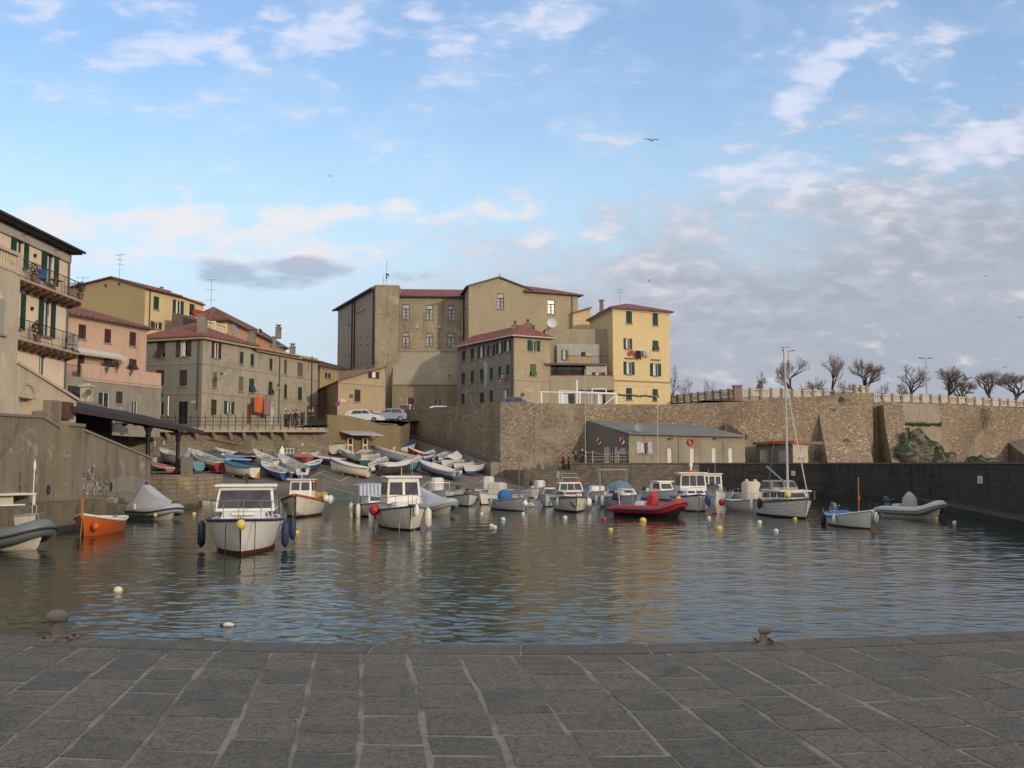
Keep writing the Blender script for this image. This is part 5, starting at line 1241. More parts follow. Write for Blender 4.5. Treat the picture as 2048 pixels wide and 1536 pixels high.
mb = MB(); mb.poly([(D2.x, D2.y, 7), (D2b.x, D2b.y + 4, 7), (D2b.x, D2b.y + 4, zt1), (D2.x, D2.y, zt1)]); bk = Vector((D1.x - 3.0, D1.y + 7)); mb.poly([(D1.x, D1.y, 7), (bk.x, bk.y, 7), (bk.x, bk.y, zt1), (D1.x, D1.y, zt1)][::-1]); mb.poly([(D1.x, D1.y, zt1), (D2.x, D2.y, zt1), (D2b.x, D2b.y + 4, zt1), (bk.x, bk.y, zt1)])
mb.poly([(bk.x, bk.y, 7), (D2b.x, D2b.y + 4, 7), (D2b.x, D2b.y + 4, zt1), (bk.x, bk.y, zt1)]); mb.build('tower', PAL, oD, world=True, smooth=False)
zm = FD1.hit(860, 594)[1]
wD = [('glass', 805, 609, 819, 638), ('glass', 852, 610, 866, 639), ('glass', 896, 611, 910, 640), ('glass', 805, 665, 819, 692), ('glass', 852, 666, 866, 692), ('glass', 895, 666, 909, 692), ('dark', 834, 648, 837, 656), ('dark', 877, 648, 880, 656)]
facade(oD, FD1, 7, zm, wD, PAL)
back = [Vector((D3.x, D3.y + 12)), Vector((D0.x, D0.y + 5))]
closed_walls(oD, [D3, back[0], back[1], D0], (3,), 7, zm, PAL)
mb = MB(); P = FD1.P; rzz = FD1.hit(860, 582)[1]; mb.slab([P(-1.5, zm + .1, .4), P(FD1.len, zm + .1, .4), P(FD1.len, rzz + 1.3, -6), P(-2.2, rzz + 1.3, -6)], .15); 
P0_ = FD0.P; mb.slab([P0_(-1.4, zl0 - .25, .5), P0_(FD0.len - .3, zl1 + .12, .5), P0_(FD0.len - 1.5, zl1 - .3, -4), P0_(-1.4, zl0 - .4, -4)], .2); mb.build('roof', ROOFB, oD, world=True, smooth=False)
mb = MB(); mb.slab([P0_(-1.6, zl0 - .3, .6), P0_(FD0.len - .3, zl1 + .08, .6), P0_(FD0.len - .3, zl1 + .08, .2), P0_(-1.6, zl0 - .3, .2)], .22); FD1.box(mb, 0, FD1.len, zm - .12, zm + .08, .01, .42); mb.build('gutter', IRON, oD, world=True, smooth=False)
for px, y0, y1 in ((704, 600, 742), (709, 598, 735), (747, 583, 730)): pipe(oD, FD0, px, y0, y1, .12, .1)
ztal = FD1.hit(850, 704)[1]; zba = FD1.hit(850, 772)[1]; P = FD1.P
mb = MB(); L_ = FD1.len; mb.hexa([P(-.6, zba, 3.2), P(L_ + 1, zba, 3.2), P(L_ + 1, zba, .01), P(-.6, zba, .01), P(-.6, ztal, .5), P(L_ + 1, ztal, .5), P(L_ + 1, ztal, .01), P(-.6, ztal, .01)])
ta = mb.build('talus', TALUS, oD, world=True, smooth=False)
LOWD = plaster('dark_stained_plaster', (.26, .215, .145), (.18, .15, .105), (.36, .29, .19), sc=.25, streak=.6)
Fl2 = Fac(P(-.6, 0, 3.5), P(L_ + 1, 0, 3.5)); facade(oD, Fl2, 7, zba, [('door', 814, 794, 829, 821, shutter_mat('red_brown_door', (.1, .03, .02))), ('dark', 866, 797, 885, 812)], LOWD)
mb = MB(); mb.poly([P(-.6, 7, 0), P(-.6, 7, 3.5), P(-.6, zba, 3.5), P(-.6, zba, 0)]); mb.poly([P(-.6, zba, 3.5), P(L_ + 1, zba, 3.5), P(L_ + 1, zba, 0), P(-.6, zba, 0)]); mb.build('wall', LOWD, oD, world=True, smooth=False)
band(oD, Fl2, zba - .15, .2, .12); band(oD, FD1, ztal, .2, .62)
# mast on the tower
q = at(773, 570, 141); o = thing('radio_mast', 'thin radio mast with a box and side stay on the palace tower', 'mast', q); mb = MB(); mb.bar((0, 0, 0), (0, 0, 3.6), .03); mb.tube([(0, 0, 0), (0, 0, 2.2)], .06); mb.bar((-.45, 0, 0), (-.45, 0, 1.4), .025); mb.bar((-.45, 0, .7), (0, 0, .7), .02); mb.build('pole', GREYM, o)
mb = MB(); mb.box((.12, 0, 1.5), (.5, .3, .22), ry=R(25)); mb.box((0, 0, 1.1), (.22, .2, .3)); mb.build('instrument_box', IRON, o)
# --- gabled wing
GAB = plaster('gable_plaster', (.325, .28, .19), (.265, .23, .16), (.38, .315, .19), sc=.14, streak=.25)
E0, E1 = Vector(vpx(937, 700, 136)), Vector(vpx(1063, 700, 137.5)); E2 = Vector(vpx(1156, 650, 140)); EL = Vector(vpx(925, 700, 144))
oE = thing('gabled_wing', 'broad ochre grey gable front with one tall window beside the palace', 'palace', (E0.x + 4, 136, 7)); FE, FE2, FEL = Fac(E0, E1), Fac(E1, E2), Fac(EL, E0)
ze = FE.hit(937, 572)[1]; zpk = FE.hit(998, 556); ze2 = FE.hit(1063, 580)[1]
facade(oE, FE, 7, min(ze, ze2), [('glass', 994, 587, 1008, 618)], GAB, gable=[(FE.len, ze2), (zpk[0], zpk[1]), (0, ze)])
ze3 = FE2.hit(1100, 586)[1]; facade(oE, FE2, 7, ze3, [('glass', 1095, 600, 1110, 628)], GAB)
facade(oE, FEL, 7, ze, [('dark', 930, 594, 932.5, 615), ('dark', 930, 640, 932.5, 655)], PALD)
closed_walls(oE, [E2, E2 + Vector((-1, 12)), EL + Vector((0, 6)), EL], (3,), 7, ze3, GAB)
P = FE.P; mb = MB(); mb.slab([P(-.4, ze + .0, .3), P(zpk[0], zpk[1] + .22, .3), P(zpk[0], zpk[1] + .22, -14), P(-.4, ze, -14)], .16); mb.slab([P(zpk[0], zpk[1] + .22, .3), P(FE.len + .1, ze2 + .1, .3), P(FE.len + .1, ze2 + .1, -14), P(zpk[0], zpk[1] + .22, -14)], .16)
mb.build('roof', paint('grey_verge', (.10, .10, .09), .9), oE, world=True, smooth=False)
P = FE2.P; mb = MB(); mb.slab([P(-1.0, ze3 + .05, .5), P(FE2.len + .7, ze3 - .02, .5), P(FE2.len * .75, ze3 + 1.5, -5), P(-1.6, ze3 + 1.9, -5)], .16); mb.slab([P(FE2.len + .7, ze3 - .02, .5), P(FE2.len + .7, ze3 - .02, -10), P(FE2.len * .75, ze3 + 1.5, -5)], .16); mb.build('roof', ROOFB, oE, world=True, smooth=False)
pipe(oE, FE2, 1144, 592, 680, .1, .05)
mb = MB(); mb.bar((-.1, 0, 0), (.1, 0, .28), .05); mb.ball((.12, 0, .38), .1, 8, 5); q = at(998, 555, 133); o = mb.build('finial', GREYM); o.location = q; tag(o, 'small finial on the peak of the ochre grey gable', 'finial')

# --- dark side / brown front house in the centre
NC = Vector(vpx(1028, 740, 122)); NL = Vector(vpx(914, 740, 134.5)); NR = Vector(vpx(1101, 740, 124.5))
SIDE = plaster('shaded_peeling_plaster', (.23, .205, .17), (.19, .17, .14), (.40, .38, .35), t3=(.62, .67), sc=.25, streak=.6)  # wall plaster with the shade of the unlit side in its colour
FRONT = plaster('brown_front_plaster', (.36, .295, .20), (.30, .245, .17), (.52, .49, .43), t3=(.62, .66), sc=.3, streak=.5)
z0_ = zy(672, 122.3)
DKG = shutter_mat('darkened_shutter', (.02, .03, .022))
wF = [('shut', 924, 702, 931, 723, DKG), ('shut', 941, 697, 948, 719, DKG), ('open', 956, 693, 969, 716, DKG), ('open', 975, 690, 990, 712, DKG), ('open', 993, 685, 1006, 707, DKG), ('open', 1008, 681, 1023, 703, DKG),
      ('shut', 923, 745, 930, 768), ('shut', 941, 741, 948, 765), ('shut', 960, 738, 967, 762), ('shut', 979, 735, 986, 759), ('shut', 996, 733, 1002, 755), ('shut', 1012, 729, 1019, 750),
      ('shut', 923, 788, 929, 809), ('dark', 941, 787, 947, 808), ('shut', 960, 785, 968, 806, DKG), ('shut', 979, 781, 986, 805), ('gdoor', 1006, 778, 1015, 805, None, WFRAME)]
wF2 = [('open', 1055, 681, 1080, 702), ('ajar', 1060, 728, 1072, 752, OLDG)]
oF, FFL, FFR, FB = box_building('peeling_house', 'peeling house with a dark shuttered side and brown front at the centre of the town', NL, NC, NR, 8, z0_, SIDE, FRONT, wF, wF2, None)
c0 = P3(NC, z0_ + .1); l0 = P3(NL, z0_ + .1); r0 = P3(NR, z0_ + .1); b0 = P3(FB, z0_ + .1); d1 = (l0 - c0).normalized(); d2 = (r0 - c0).normalized(); ov = .55
c0 = c0 - d1 * ov - d2 * ov; l0 = l0 + d1 * .3 - d2 * ov; r0 = r0 - d1 * ov + d2 * ov; b0 = b0 + d2 * ov
rg = (c0 + r0) / 2 + d1 * 2.9 + Vector((0, 0, 1.75)); rg2 = (l0 + b0) / 2 + Vector((0, 0, 1.75))
mb = MB(); mb.slab([l0, c0, rg, rg2], .15); mb.slab([c0, r0, rg], .15); mb.slab([r0, b0, rg2, rg], .15); mb.build('roof', ROOFB, oF, world=True, smooth=False)
mb = MB(); mb.tube([l0 + Vector((0, 0, -.08)), c0 + Vector((0, 0, -.08)), r0 + Vector((0, 0, -.08))], .09, 6); mb.build('gutter', paint('pale_gutter', (.4, .38, .34), .6), oF, world=True)
mb = MB(); P = FFL.P; mb.slab([P(FFL.len - 8, z0_ + 1.9, -3), P(FFL.len - 3, z0_ + 1.9, -3), P(FFL.len - 3, z0_ + 2.1, -5), P(FFL.len - 8, z0_ + 2.1, -5)], 1); mb.build('roof_dormer', paint('sooty_dormer', (.07, .055, .045), .9), oF, world=True, smooth=False)
for px, py, Yd in ((1030, 655, 126), (1056, 652, 125.5)):
    q = at(px, py, Yd); chimney(oF, q.x, q.y, q.z - 1.2, 1.4, .75, paint('stone_chimney', (.2, .15, .11), .9), pot=False); 
    mb = MB(); mb.lathe((q.x, q.y, q.z + .25), [(.13, 0), (.11, .35), (.2, .4), (.2, .6)], 8); mb.build('chimney_pot', paint('clay_cowl', (.15, .06, .04), .9), oF, world=True)
band(oF, FFL, FFL.hit(970, 782)[1], .08, .05); band(oF, FFR, FFR.hit(1060, 762)[1], .08, .05); pipe(oF, FFL, 1025, 672, 800, .14, .06)
a_, z_ = FFL.hit(968, 722); mb = MB()    # long white scar of fresh plaster
sc_ = [(968, 722), (974, 724), (975, 735), (974, 755), (973, 774), (970, 775), (969, 750), (968, 735)]; mb.poly([FFL.P(*FFL.hit(*p), .012) for p in sc_]); mb.build('plaster_repair', paint('fresh_plaster', (.33, .34, .36), .9), oF, world=True, smooth=False)
lantern(FFL, 1015, 752, 'iron lantern on the dark side wall of the peeling house', .8)
lantern(Fl2, 899, 752 + 3, 'small iron lantern on the lower palace wall', .8)

# --- yellow apartment block
AC = Vector(vpx(1226, 720, 126)); AL = Vector(vpx(1180, 720, 137)); AR = Vector(vpx(1340, 720, 129.6))
YEL2 = plaster('bright_yellow_plaster', (.60, .47, .25), (.56, .43, .22), sc=.25, streak=.1); YELS = plaster('dull_yellow_plaster', (.52, .41, .23), (.46, .36, .2), sc=.25, streak=.15)
za = zy(614, 126)
wY = [('shut', 1252, 621, 1264, 647), ('shut', 1305, 625, 1316, 651), ('open', 1247, 677, 1264, 698), ('ajar', 1305, 681, 1317, 701), ('open', 1247, 724, 1269, 749), ('open', 1300, 727, 1322, 752), ('shut', 1252, 776, 1264, 800), ('shut', 1305, 778, 1316, 802)]
oYB, FYA, FYB, ABk = box_building('yellow_apartment_house', 'tall bright yellow apartment house with green shutters standing on the harbour wall', AL, AC, AR, 8, za, YELS, YEL2, [('dark', 1193, 624, 1199, 631)], wY, dict(h=1.6, over=.5, along=0, mat=ROOFB, eave=paint('grey_eaves', (.45, .42, .36), .9)))
band(oYB, FYB, FYB.hit(1280, 764)[1], .16, .1, paint('purple_grey_band', (.25, .2, .18), .9)); band(oYB, FYB, FYB.hit(1280, 770)[1] - .15, .05, .04, MATS['grey_eaves'])
for px0, px1, py in ((1249, 1268, 716), (1302, 1320, 719)):
    a0_, z_ = FYB.hit(px0, py); a1_, _ = FYB.hit(px1, py); mb = MB(); FYB.box(mb, a0_, a1_, z_ - .06, z_ + .06, .004, .3); mb.build('window_hood', SILL, oYB, world=True)
q = at(1203, 612, 131); chimney(oYB, q.x, q.y, q.z - .9, 1.6, .5, paint('brown_chimney', (.2, .12, .09), .9), False)
antenna('small aerial on the yellow apartment house roof', at(1240, 603, 129) + Vector((0, 0, -.3)), 2.0, 2)
# washing line with clothes: each garment a thing
a0_, zl_ = FYB.hit(1253, 701); a1_, _ = FYB.hit(1302, 701)
o = thing('clothes_line', 'thin clothes line strung below the third floor windows of the yellow house', 'clothes line', tuple(FYB.P(a0_, zl_, .45))); mb = MB(); mb.bar(FYB.P(a0_ - .2, zl_, .45), FYB.P(a1_, zl_, .45), .012, 4)
for a in (a0_ - .2, a1_): mb.bar(FYB.P(a, zl_, .45), FYB.P(a, zl_, 0), .015, 4)
mb.build('cord', GREYM, o, world=True)
for i, (x0, x1, y1, c_, lb) in enumerate(((1256, 1264, 712, (.42, .03, .02), 'red garment on the washing line'), (1267, 1278, 719, (.012, .012, .016), 'large black garment on the washing line'), (1279, 1283, 710, (.10, .10, .14), 'narrow dark grey cloth on the washing line'), (1284, 1289, 713, (.32, .30, .36), 'lilac grey cloth on the washing line'), (1290, 1295, 714, (.55, .42, .38), 'striped pale cloth on the washing line'), (1297, 1300, 708, (.5, .5, .52), 'small white cloth at the end of the washing line'))):
    b0_, _ = FYB.hit(x0, 701); b1_, zb2 = FYB.hit(x1, y1); mb = MB(); mb.grid(lambda a, b: FYB.P(b0_ + (b1_ - b0_) * a + .06 * b * math.sin(i * 2.3), zl_ - (zl_ - zb2) * b * (1 - .12 * math.sin(a * 3 + i)), .45 + .05 * math.sin(a * 6 + i) * b), 5, 5)
    q = FYB.P(b0_, zl_, .45); o = mb.build('hanging_garment', paint('laundry%d' % i, c_, .95), loc=q); tag(o, lb, 'laundry', 'laundry on the yellow house'); o.modifiers.new('thickness', 'SOLIDIFY').thickness = .02
plate('small pale plate near the right edge of the yellow house', FYB, 1325, 786, 1331, 790, paint('pale_plate', (.5, .46, .36), .8), name='wall_plaque', cat='plaque')
lantern(FYB, 1347, 765, 'street lantern on the right corner of the yellow house', .3)
# lower attached wing behind
WC_ = Vector(vpx(1146, 650, 139)); WL_ = Vector(vpx(1113, 650, 146)); WR_ = Vector(vpx(1180, 650, 140))
o, F1, F2, _ = box_building('yellow_wing', 'lower dull yellow wing with sloping roof joining the apartment house', WL_, WC_, WR_, 8, zy(632, 140), YELS, YELS, [], [], None)
mb = MB(); q = [at(1112, 634, 146), at(1147, 624, 138.6), at(1184, 613, 139.4), at(1184, 613, 148), at(1112, 634, 152)]
mb.slab(q, .2); mb.build('roof', ROOF, o, world=True, smooth=False)
mb = MB(); a, b = at(1113, 635, 145.9), at(1146, 624, 138.9); c = at(1181, 614, 139.9); mb.poly([(a.x, a.y, 8), (b.x, b.y, 8), (b.x, b.y, b.z - .1), (a.x, a.y, a.z - .1)]); mb.poly([(b.x, b.y, 8), (c.x, c.y, 8), (c.x, c.y, c.z - .1), (b.x, b.y, b.z - .1)]); mb.build('wall', YELS, o, world=True, smooth=False)
# middle block: grey back wall, pale terrace room, shop
BACKW = plaster('grey_backwall', (.33, .285, .20), (.27, .235, .175), sc=.3, streak=.3); PALER = plaster('pale_grey_paint', (.37, .36, .335), (.33, .32, .30), sc=.5, streak=.25)
M0, M1 = Vector(vpx(1090, 700, 128)), Vector(vpx(1228, 700, 128.5)); FMd = Fac(M0, M1)
oM = thing('terraced_house', 'low rambling house with stepped roof terraces between the brown and yellow houses', 'house', (M0.x + 4, 126, 8))
facade(oM, FMd, 8, FMd.hit(1150, 658)[1], [], BACKW)
mb = MB(); zz = FMd.hit(1150, 658)[1]; mb.poly([FMd.P(0, zz), FMd.P(FMd.len, zz), FMd.P(FMd.len, zz, -6), FMd.P(0, zz, -6)]); mb.build('flat_roof', BACKW, oM, world=True, smooth=False)
FM1 = Fac(vpx(1114, 700, 127.6), vpx(1200, 700, 127.9)); zz = FM1.hit(1150, 688)[1]
facade(oM, FM1, 8, zz, [('open', 1123, 700, 1137, 719, paint('olive_shutter', (.12, .13, .05), .7)), ('door', 1161, 703, 1172, 730, GREEN)], PALER)
FM2_ = Fac(vpx(1172, 740, 124.6), vpx(1214, 740, 124.8)); zz2 = FM2_.hit(1190, 731)[1]
facade(oM, FM2_, 8, zz2, [('open', 1184, 745, 1210, 762)], plaster('pale_room', (.40, .37, .31), (.35, .32, .27)))
mb = MB(); P = FM2_.P; mb.poly([P(0, 8), P(0, zz2), P(0, zz2, -3), P(0, 8, -3)]); mb.poly([P(FM2_.len, 8), P(FM2_.len, zz2), P(FM2_.len, zz2, -3), P(FM2_.len, 8, -3)]); mb.poly([P(0, zz2), P(FM2_.len, zz2), P(FM2_.len, zz2, -3), P(0, zz2, -3)]); mb.build('wall', BACKW, oM, world=True, smooth=False)
mb = MB(); FM2_.box(mb, -5.2, 2.6, zz2 + .003, zz2 + .25, -2.8, .3); mb.build('roof_slab', paint('dark_slab', (.12, .09, .07), .9), oM, world=True, smooth=False)
mb = MB(); k = 0
while k <= 5.4: mb.bar(P(k - 2.4, zz2 + .25, .1), P(k - 2.4, zz2 + 1.2, .1), .015, 3); k += .15
mb.bar(P(-2.4, zz2 + 1.2, .1), P(3.0, zz2 + 1.2, .1), .03, 4); mb.build('railing', IRON, oM, world=True)
mb = MB(); FM2_.box(mb, -2.2, .7, zz2 + .26, zz2 + 1.1, -.1, -.02); FM2_.box(mb, -.0, .8, zz2 + .26, zz2 + 1.5, -.25, -.101); mb.build('parapet', YELS, oM, world=True, smooth=False)
FMp = Fac(vpx(1100, 760, 124.4), vpx(1228, 760, 124.6)); z3 = FMp.hit(1150, 757)[1]
mb = MB()
for k in range(9): FMp.box(mb, k * .55, k * .55 + .09, z3 + 1.62, z3 + 1.72, -2.6, .2)
for a in (.05, 2.3, 4.3): FMp.box(mb, a, a + .1, z3 + .01, z3 + 1.6, -.2, -.1)
mb.build('timber_pergola', paint('dark_timber', (.06, .035, .025), .9), oM, world=True, smooth=False)
facade(oM, FMp, 8, z3 - .2, [('gdoor', 1116, 786, 1150, 809, None, WFRAME), ('gdoor', 1176, 787, 1190, 809, None, WFRAME), ('gdoor', 1194, 787, 1212, 809, None, WFRAME)], BACKW)
mb = MB(); FMp.box(mb, 0, FMp.len, z3 - .2, z3 + .35, -.25, .0); mb.build('parapet', BACKW, oM, world=True, smooth=False)
mb = MB(); FMp.box(mb, 0, FMp.len, z3 + .353, z3 + .43, -.3, .05); mb.build('red_coping', paint('red_tile_edge', (.30, .08, .045), .9), oM, world=True, smooth=False)
mb = MB(); FMp.box(mb, 3.6, 8, z3 - 1.6, z3 - 1.45, .003, .5); mb.build('shop_hood', MATS['dark_timber'], oM, world=True, smooth=False)
mb = MB(); mb.lathe((0, 0, 0), [(.02, 0), (.4, .06), (.62, .2), (.64, .2), (.42, .04)], 14, Matrix.Rotation(R(75), 3, 'X')); mb.bar((0, 0, -.9), (0, 0, 0), .04); q = at(1104, 647, 127.5); o = mb.build('satellite_dish', paint('white_dish', (.5, .5, .5), .5)); o.location = q; tag(o, 'white satellite dish above the flat roof left of the yellow house', 'satellite dish')
# white cafe pergola on the bastion terrace
o = thing('white_pergola', 'white steel pergola frame with fabric sails on the terrace before the yellow house', 'pergola', tuple(at(1200, 808, 116)))
tp = lambda px, py, Yd=115.5: at(px, py, Yd)
for px, y0 in ((1083, 783), (1119, 781), (1124, 783), (1154, 760), (1160, 783), (1197, 785), (1233, 787)):
    mb = MB(); a = tp(px, y0); mb.box((a.x, a.y, (a.z + 9.0) / 2), (.17, .17, a.z - 9.0)); mb.build('post', WHITEM, o, world=True)
mb = MB()
for (x0, y0, x1, y1, Yd) in ((1079, 784, 1234, 788, 115.45), (1122, 782, 1232, 787, 118.5), (1209, 809, 1233, 790, 115.4), (1184, 778, 1212, 778, 119), (1184, 778, 1184, 790, 119), (1212, 778, 1212, 790, 119)): mb.tube([at(x0, y0, Yd), at(x1, y1, Yd)], .075, 4)
mb.build('beam', WHITEM, o, world=True)
for px, y0 in ((1248, 790), (1281, 790), (1315, 793)):
    mb = MB(); a = tp(px, y0, 117.5); mb.tube([(a.x, a.y, 9.0), (a.x, a.y, a.z - .2), (a.x - .2, a.y, a.z)], .05, 5); mb.build('sail_post', WHITEM, o, world=True)
mb = MB(); a, b, c, d = at(1234, 788, 115.6), at(1318, 792, 117.4), at(1318, 790, 119.5), at(1234, 786, 119)
mb.grid(lambda u_, v_: (a * (1 - u_) + b * u_) * (1 - v_) + (d * (1 - u_) + c * u_) * v_ - Vector((0, 0, .2 * math.sin(v_ * math.pi) + .1 * abs(math.sin(u_ * math.pi * 3)))), 18, 4); mb.build('fabric_sail', paint('grey_sailcloth', (.2, .17, .13), .9), o, world=True)
# thin flagpoles in front of the yellow house and shed
for i, (px, y0, y1, Yd) in enumerate(((1171, 740, 928, 103), (1316, 800, 928, 103))):
    a, b = at(px, y0, Yd), at(px, y1, Yd); o = thing('flagpole', ('thin pale pole at the left corner of the long shed', 'thin pale pole rising in front of the long shed wall')[i], 'pole', (b.x, b.y, 2.9)); mb = MB(); mb.bar((0, 0, 0), (0, 0, a.z - 2.9), .035, 6); mb.ball((0, 0, a.z - 2.9), .06, 6, 4); mb.lathe((0, 0, 0), [(.09, 0), (.06, .2)], 8); mb.build('pole', paint('pale_pole', (.4, .38, .34), .6), o)

# --- long harbour shed
KC = Vector(vpx(1258, 900, 104)); KR = Vector(vpx(1490, 900, 107)); KL = Vector(vpx(1174, 900, 110.3))
SHED = plaster('shed_render', (.29, .25, .185), (.22, .195, .15), (.33, .29, .22), sc=.3, streak=.5); SHEDS = plaster('shed_shade_render', (.15, .14, .125), (.12, .112, .1), sc=.3, streak=.3)  # second render is the first one darkened for the shaded side
oK = thing('harbour_shed', 'long low harbour shed with a grey single slope roof against the stone wall', 'shed', (KC.x, 106, 2.9)); FKL, FK = Fac(KL, KC), Fac(KC, KR)
zk = FK.hit(1300, 868)[1]; zkb = FKL.hit(1175, 842)[1]
facade(oK, FKL, 2.9, zk, [('door', 1207, 893, 1219, 928, PALEW), ('dark', 1219, 893, 1228, 928), ('door', 1228, 893, 1235, 928, PALEW)], SHEDS, gable=[(0, zkb)])
DW = paint('white_door', (.55, .55, .53), .7)
facade(oK, FK, 2.9, zk, [('open', 1272, 884, 1304, 907, PALEW)] + [('door', x, 896, x + 9, 928, DW) for x in (1335, 1380, 1424, 1457)], SHED)
KB = KL + KR - KC; mb = MB(); mb.poly([(KR.x, KR.y, 2.9), (KR.x - .2, KR.y + 8, 2.9), (KR.x - .2, KR.y + 8, zkb), (KR.x, KR.y, zk)]); mb.build('wall', SHED, oK, world=True, smooth=False)
GRR = plaster('grey_roofing', (.17, .175, .165), (.13, .135, .13), sc=.5, streak=.2)
zr = [at(1174, 841, 110.6), at(1258, 866, 103.6), at(1491, 872, 106.6), at(1408, 851, 113.8)]
mb = MB(); mb.slab(zr, .14); mb.build('roof', GRR, oK, world=True, smooth=False)
mb = MB(); 
for px in (1357, 1446): a, z = FK.hit(px, 880); mb.bar(FK.P(a, 2.9, .06), FK.P(a, z + .5, .06), .035)
mb.build('downpipe', GREYM, oK, world=True)
for i, px in enumerate((1341, 1431)):
    a, z = FK.hit(px, 876); o = thing('flood_lamp', ('small lamp above the first white shed door', 'small lamp above the third white shed door')[i], 'lamp', tuple(FK.P(a, z, .3)), 0, 'lamps on the shed front'); mb = MB(); mb.bar((0, .3, 0), (0, 0, 0), .03); mb.box((0, -.05, -.03), (.3, .2, .16), rx=R(25)); mb.build('lamp_head', GREYM, o)
def life_ring(F, px, py, label, r=.31, seg=True, tilt=0):
    a, z = F.hit(px, py); p = F.P(a, z, .12); o = thing('life_ring', label, 'life ring', tuple(p), 0, 'life rings on the shed'); d = Vector((F.d.x, F.d.y, 0)); up_ = Vector((0, 0, 1))
    for q in range(4 if seg else 1):
        mb = MB(); n = 6 if seg else 20; t0 = q * math.pi / 2; sp_ = math.pi / 2 if seg else 2 * math.pi
        mb.tube([d * math.cos(t0 + sp_ * k / n) * r + up_ * math.sin(t0 + sp_ * k / n) * r for k in range(n + 1)], .085, 7, False)
        mb.build('ring_segment', [paint('ring_red', (.45, .03, .02), .5), WHITEM][q % 2], o)
    return o
life_ring(FKL, 1200, 883, 'red and white life ring left of the shed entrance'); life_ring(FKL, 1246, 882, 'red and white life ring right of the shed entrance'); life_ring(FK, 1381, 884, 'plain red life ring above the second white shed door', .3, False)
plate('pale notice board beside the shed entrance', FKL, 1241, 897, 1251, 909, paint('pale_blue_board', (.35, .37, .42), .6), name='notice_board', cat='notice board', frame=GRS)
mb = MB(); mb.lathe((0, 0, 0), [(.02, 0), (.3, .05), (.46, .15), (.48, .15), (.3, .03)], 14, Matrix.Rotation(R(70), 3, 'X')); mb.bar((0, 0, -.8), (0, 0, 0), .03); q = at(1278, 856, 104.3); o = mb.build('satellite_dish', MATS['dull_dish']); o.location = q; tag(o, 'small satellite dish on the front edge of the shed roof', 'satellite dish')
# smaller huts to the right
UC = Vector(vpx(1586, 910, 108)); UL = Vector(vpx(1512, 905, 113)); FUL = Fac(UL, UC); UR = Vector(vpx(1616, 905, 109.5))
oU = thing('flat_roofed_hut', 'small flat roofed hut with a red trimmed end beside the buttress', 'hut', (UC.x, 110, 2.9)); FU = Fac(UC, UR)
zu = FUL.hit(1550, 889)[1]
facade(oU, FUL, 2.9, zu, [('door', 1519, 899, 1531, 925, PALEW), ('dark', 1531, 899, 1538, 925), ('shut', 1558, 901, 1574, 924, paint('blue_grey_panel', (.22, .26, .3), .6))], SHEDS)
facade(oU, FU, 2.9, zu + .1, [('shut', 1597, 895, 1606, 916, PALEW)], plaster('pale_hut', (.44, .36, .27), (.36, .3, .23)))
mb = MB(); FUL.box(mb, -.2, FUL.len + .05, zu, zu + .32, -4.5, .25); mb.build('roof', paint('flat_roof_grey', (.14, .12, .11), .8), oU, world=True, smooth=False)
mb = MB(); FU.box(mb, -.1, FU.len + .2, zu + .103, zu + .38, -3.5, .2); mb.build('red_fascia', paint('red_fascia', (.38, .05, .03), .6), oU, world=True, smooth=False)
mb = MB(); a = UR; mb.poly([(a.x, a.y, 2.9), (a.x, a.y + 5, 2.9), (a.x, a.y + 5, zu), (a.x, a.y, zu)]); mb.build('wall', MATS['pale_hut'], oU, world=True, smooth=False)
# picnic benches by the shed
for i, px in enumerate((1197, 1235)):
    q = at(px, 926, 103.2); o = thing('picnic_bench', ('left wooden picnic bench before the shed entrance', 'right wooden picnic bench before the shed entrance')[i], 'bench', (q.x, q.y, 2.9), R(8), 'picnic benches by the shed'); WD = paint('pale_wood', (.33, .25, .14), .8)
    mb = MB(); mb.box((0, 0, .74), (1.7, .7, .05)); mb.build('table_top', WD, o)
    for s_ in (-1, 1):
        mb = MB(); mb.box((0, s_ * .65, .44), (1.7, .25, .05)); mb.build('seat', WD, o)
        mb = MB(); mb.bar((s_ * .6, -.6, 0), (s_ * .6, .2, .72), .04, 4); mb.bar((s_ * .6, .6, 0), (s_ * .6, -.2, .72), .04, 4); mb.bar((s_ * .6, -.7, .4), (s_ * .6, .7, .4), .035, 4); mb.build('leg_frame', WD, o)
o = thing('rope_fence', 'rope strung between thin posts in front of the shed entrance', 'fence', (at(1180, 928, 101).x, 101, 2.9)); mb = MB(); qs = [at(px, 906, 101) for px in (1172, 1185, 1237, 1262)]
for i, px in enumerate((1172, 1185, 1237)):
    q = at(px, 903, 101); m2 = MB(); m2.bar((q.x, q.y, 2.95), (q.x, q.y, 4.25), .035, 6); m2.build('post', paint('pale_post', (.42, .4, .36), .6), o, world=True)
for a, b in zip(qs, qs[1:]): mb.tube([a + (b - a) * t_ + Vector((0, 0, .1 - .3 * math.sin(math.pi * t_) * (b - a).length / 3)) for t_ in [k / 8 for k in range(9)]], .02, 4)
mb.build('rope', paint('yellowed_rope', (.4, .33, .18), .9), o, world=True)

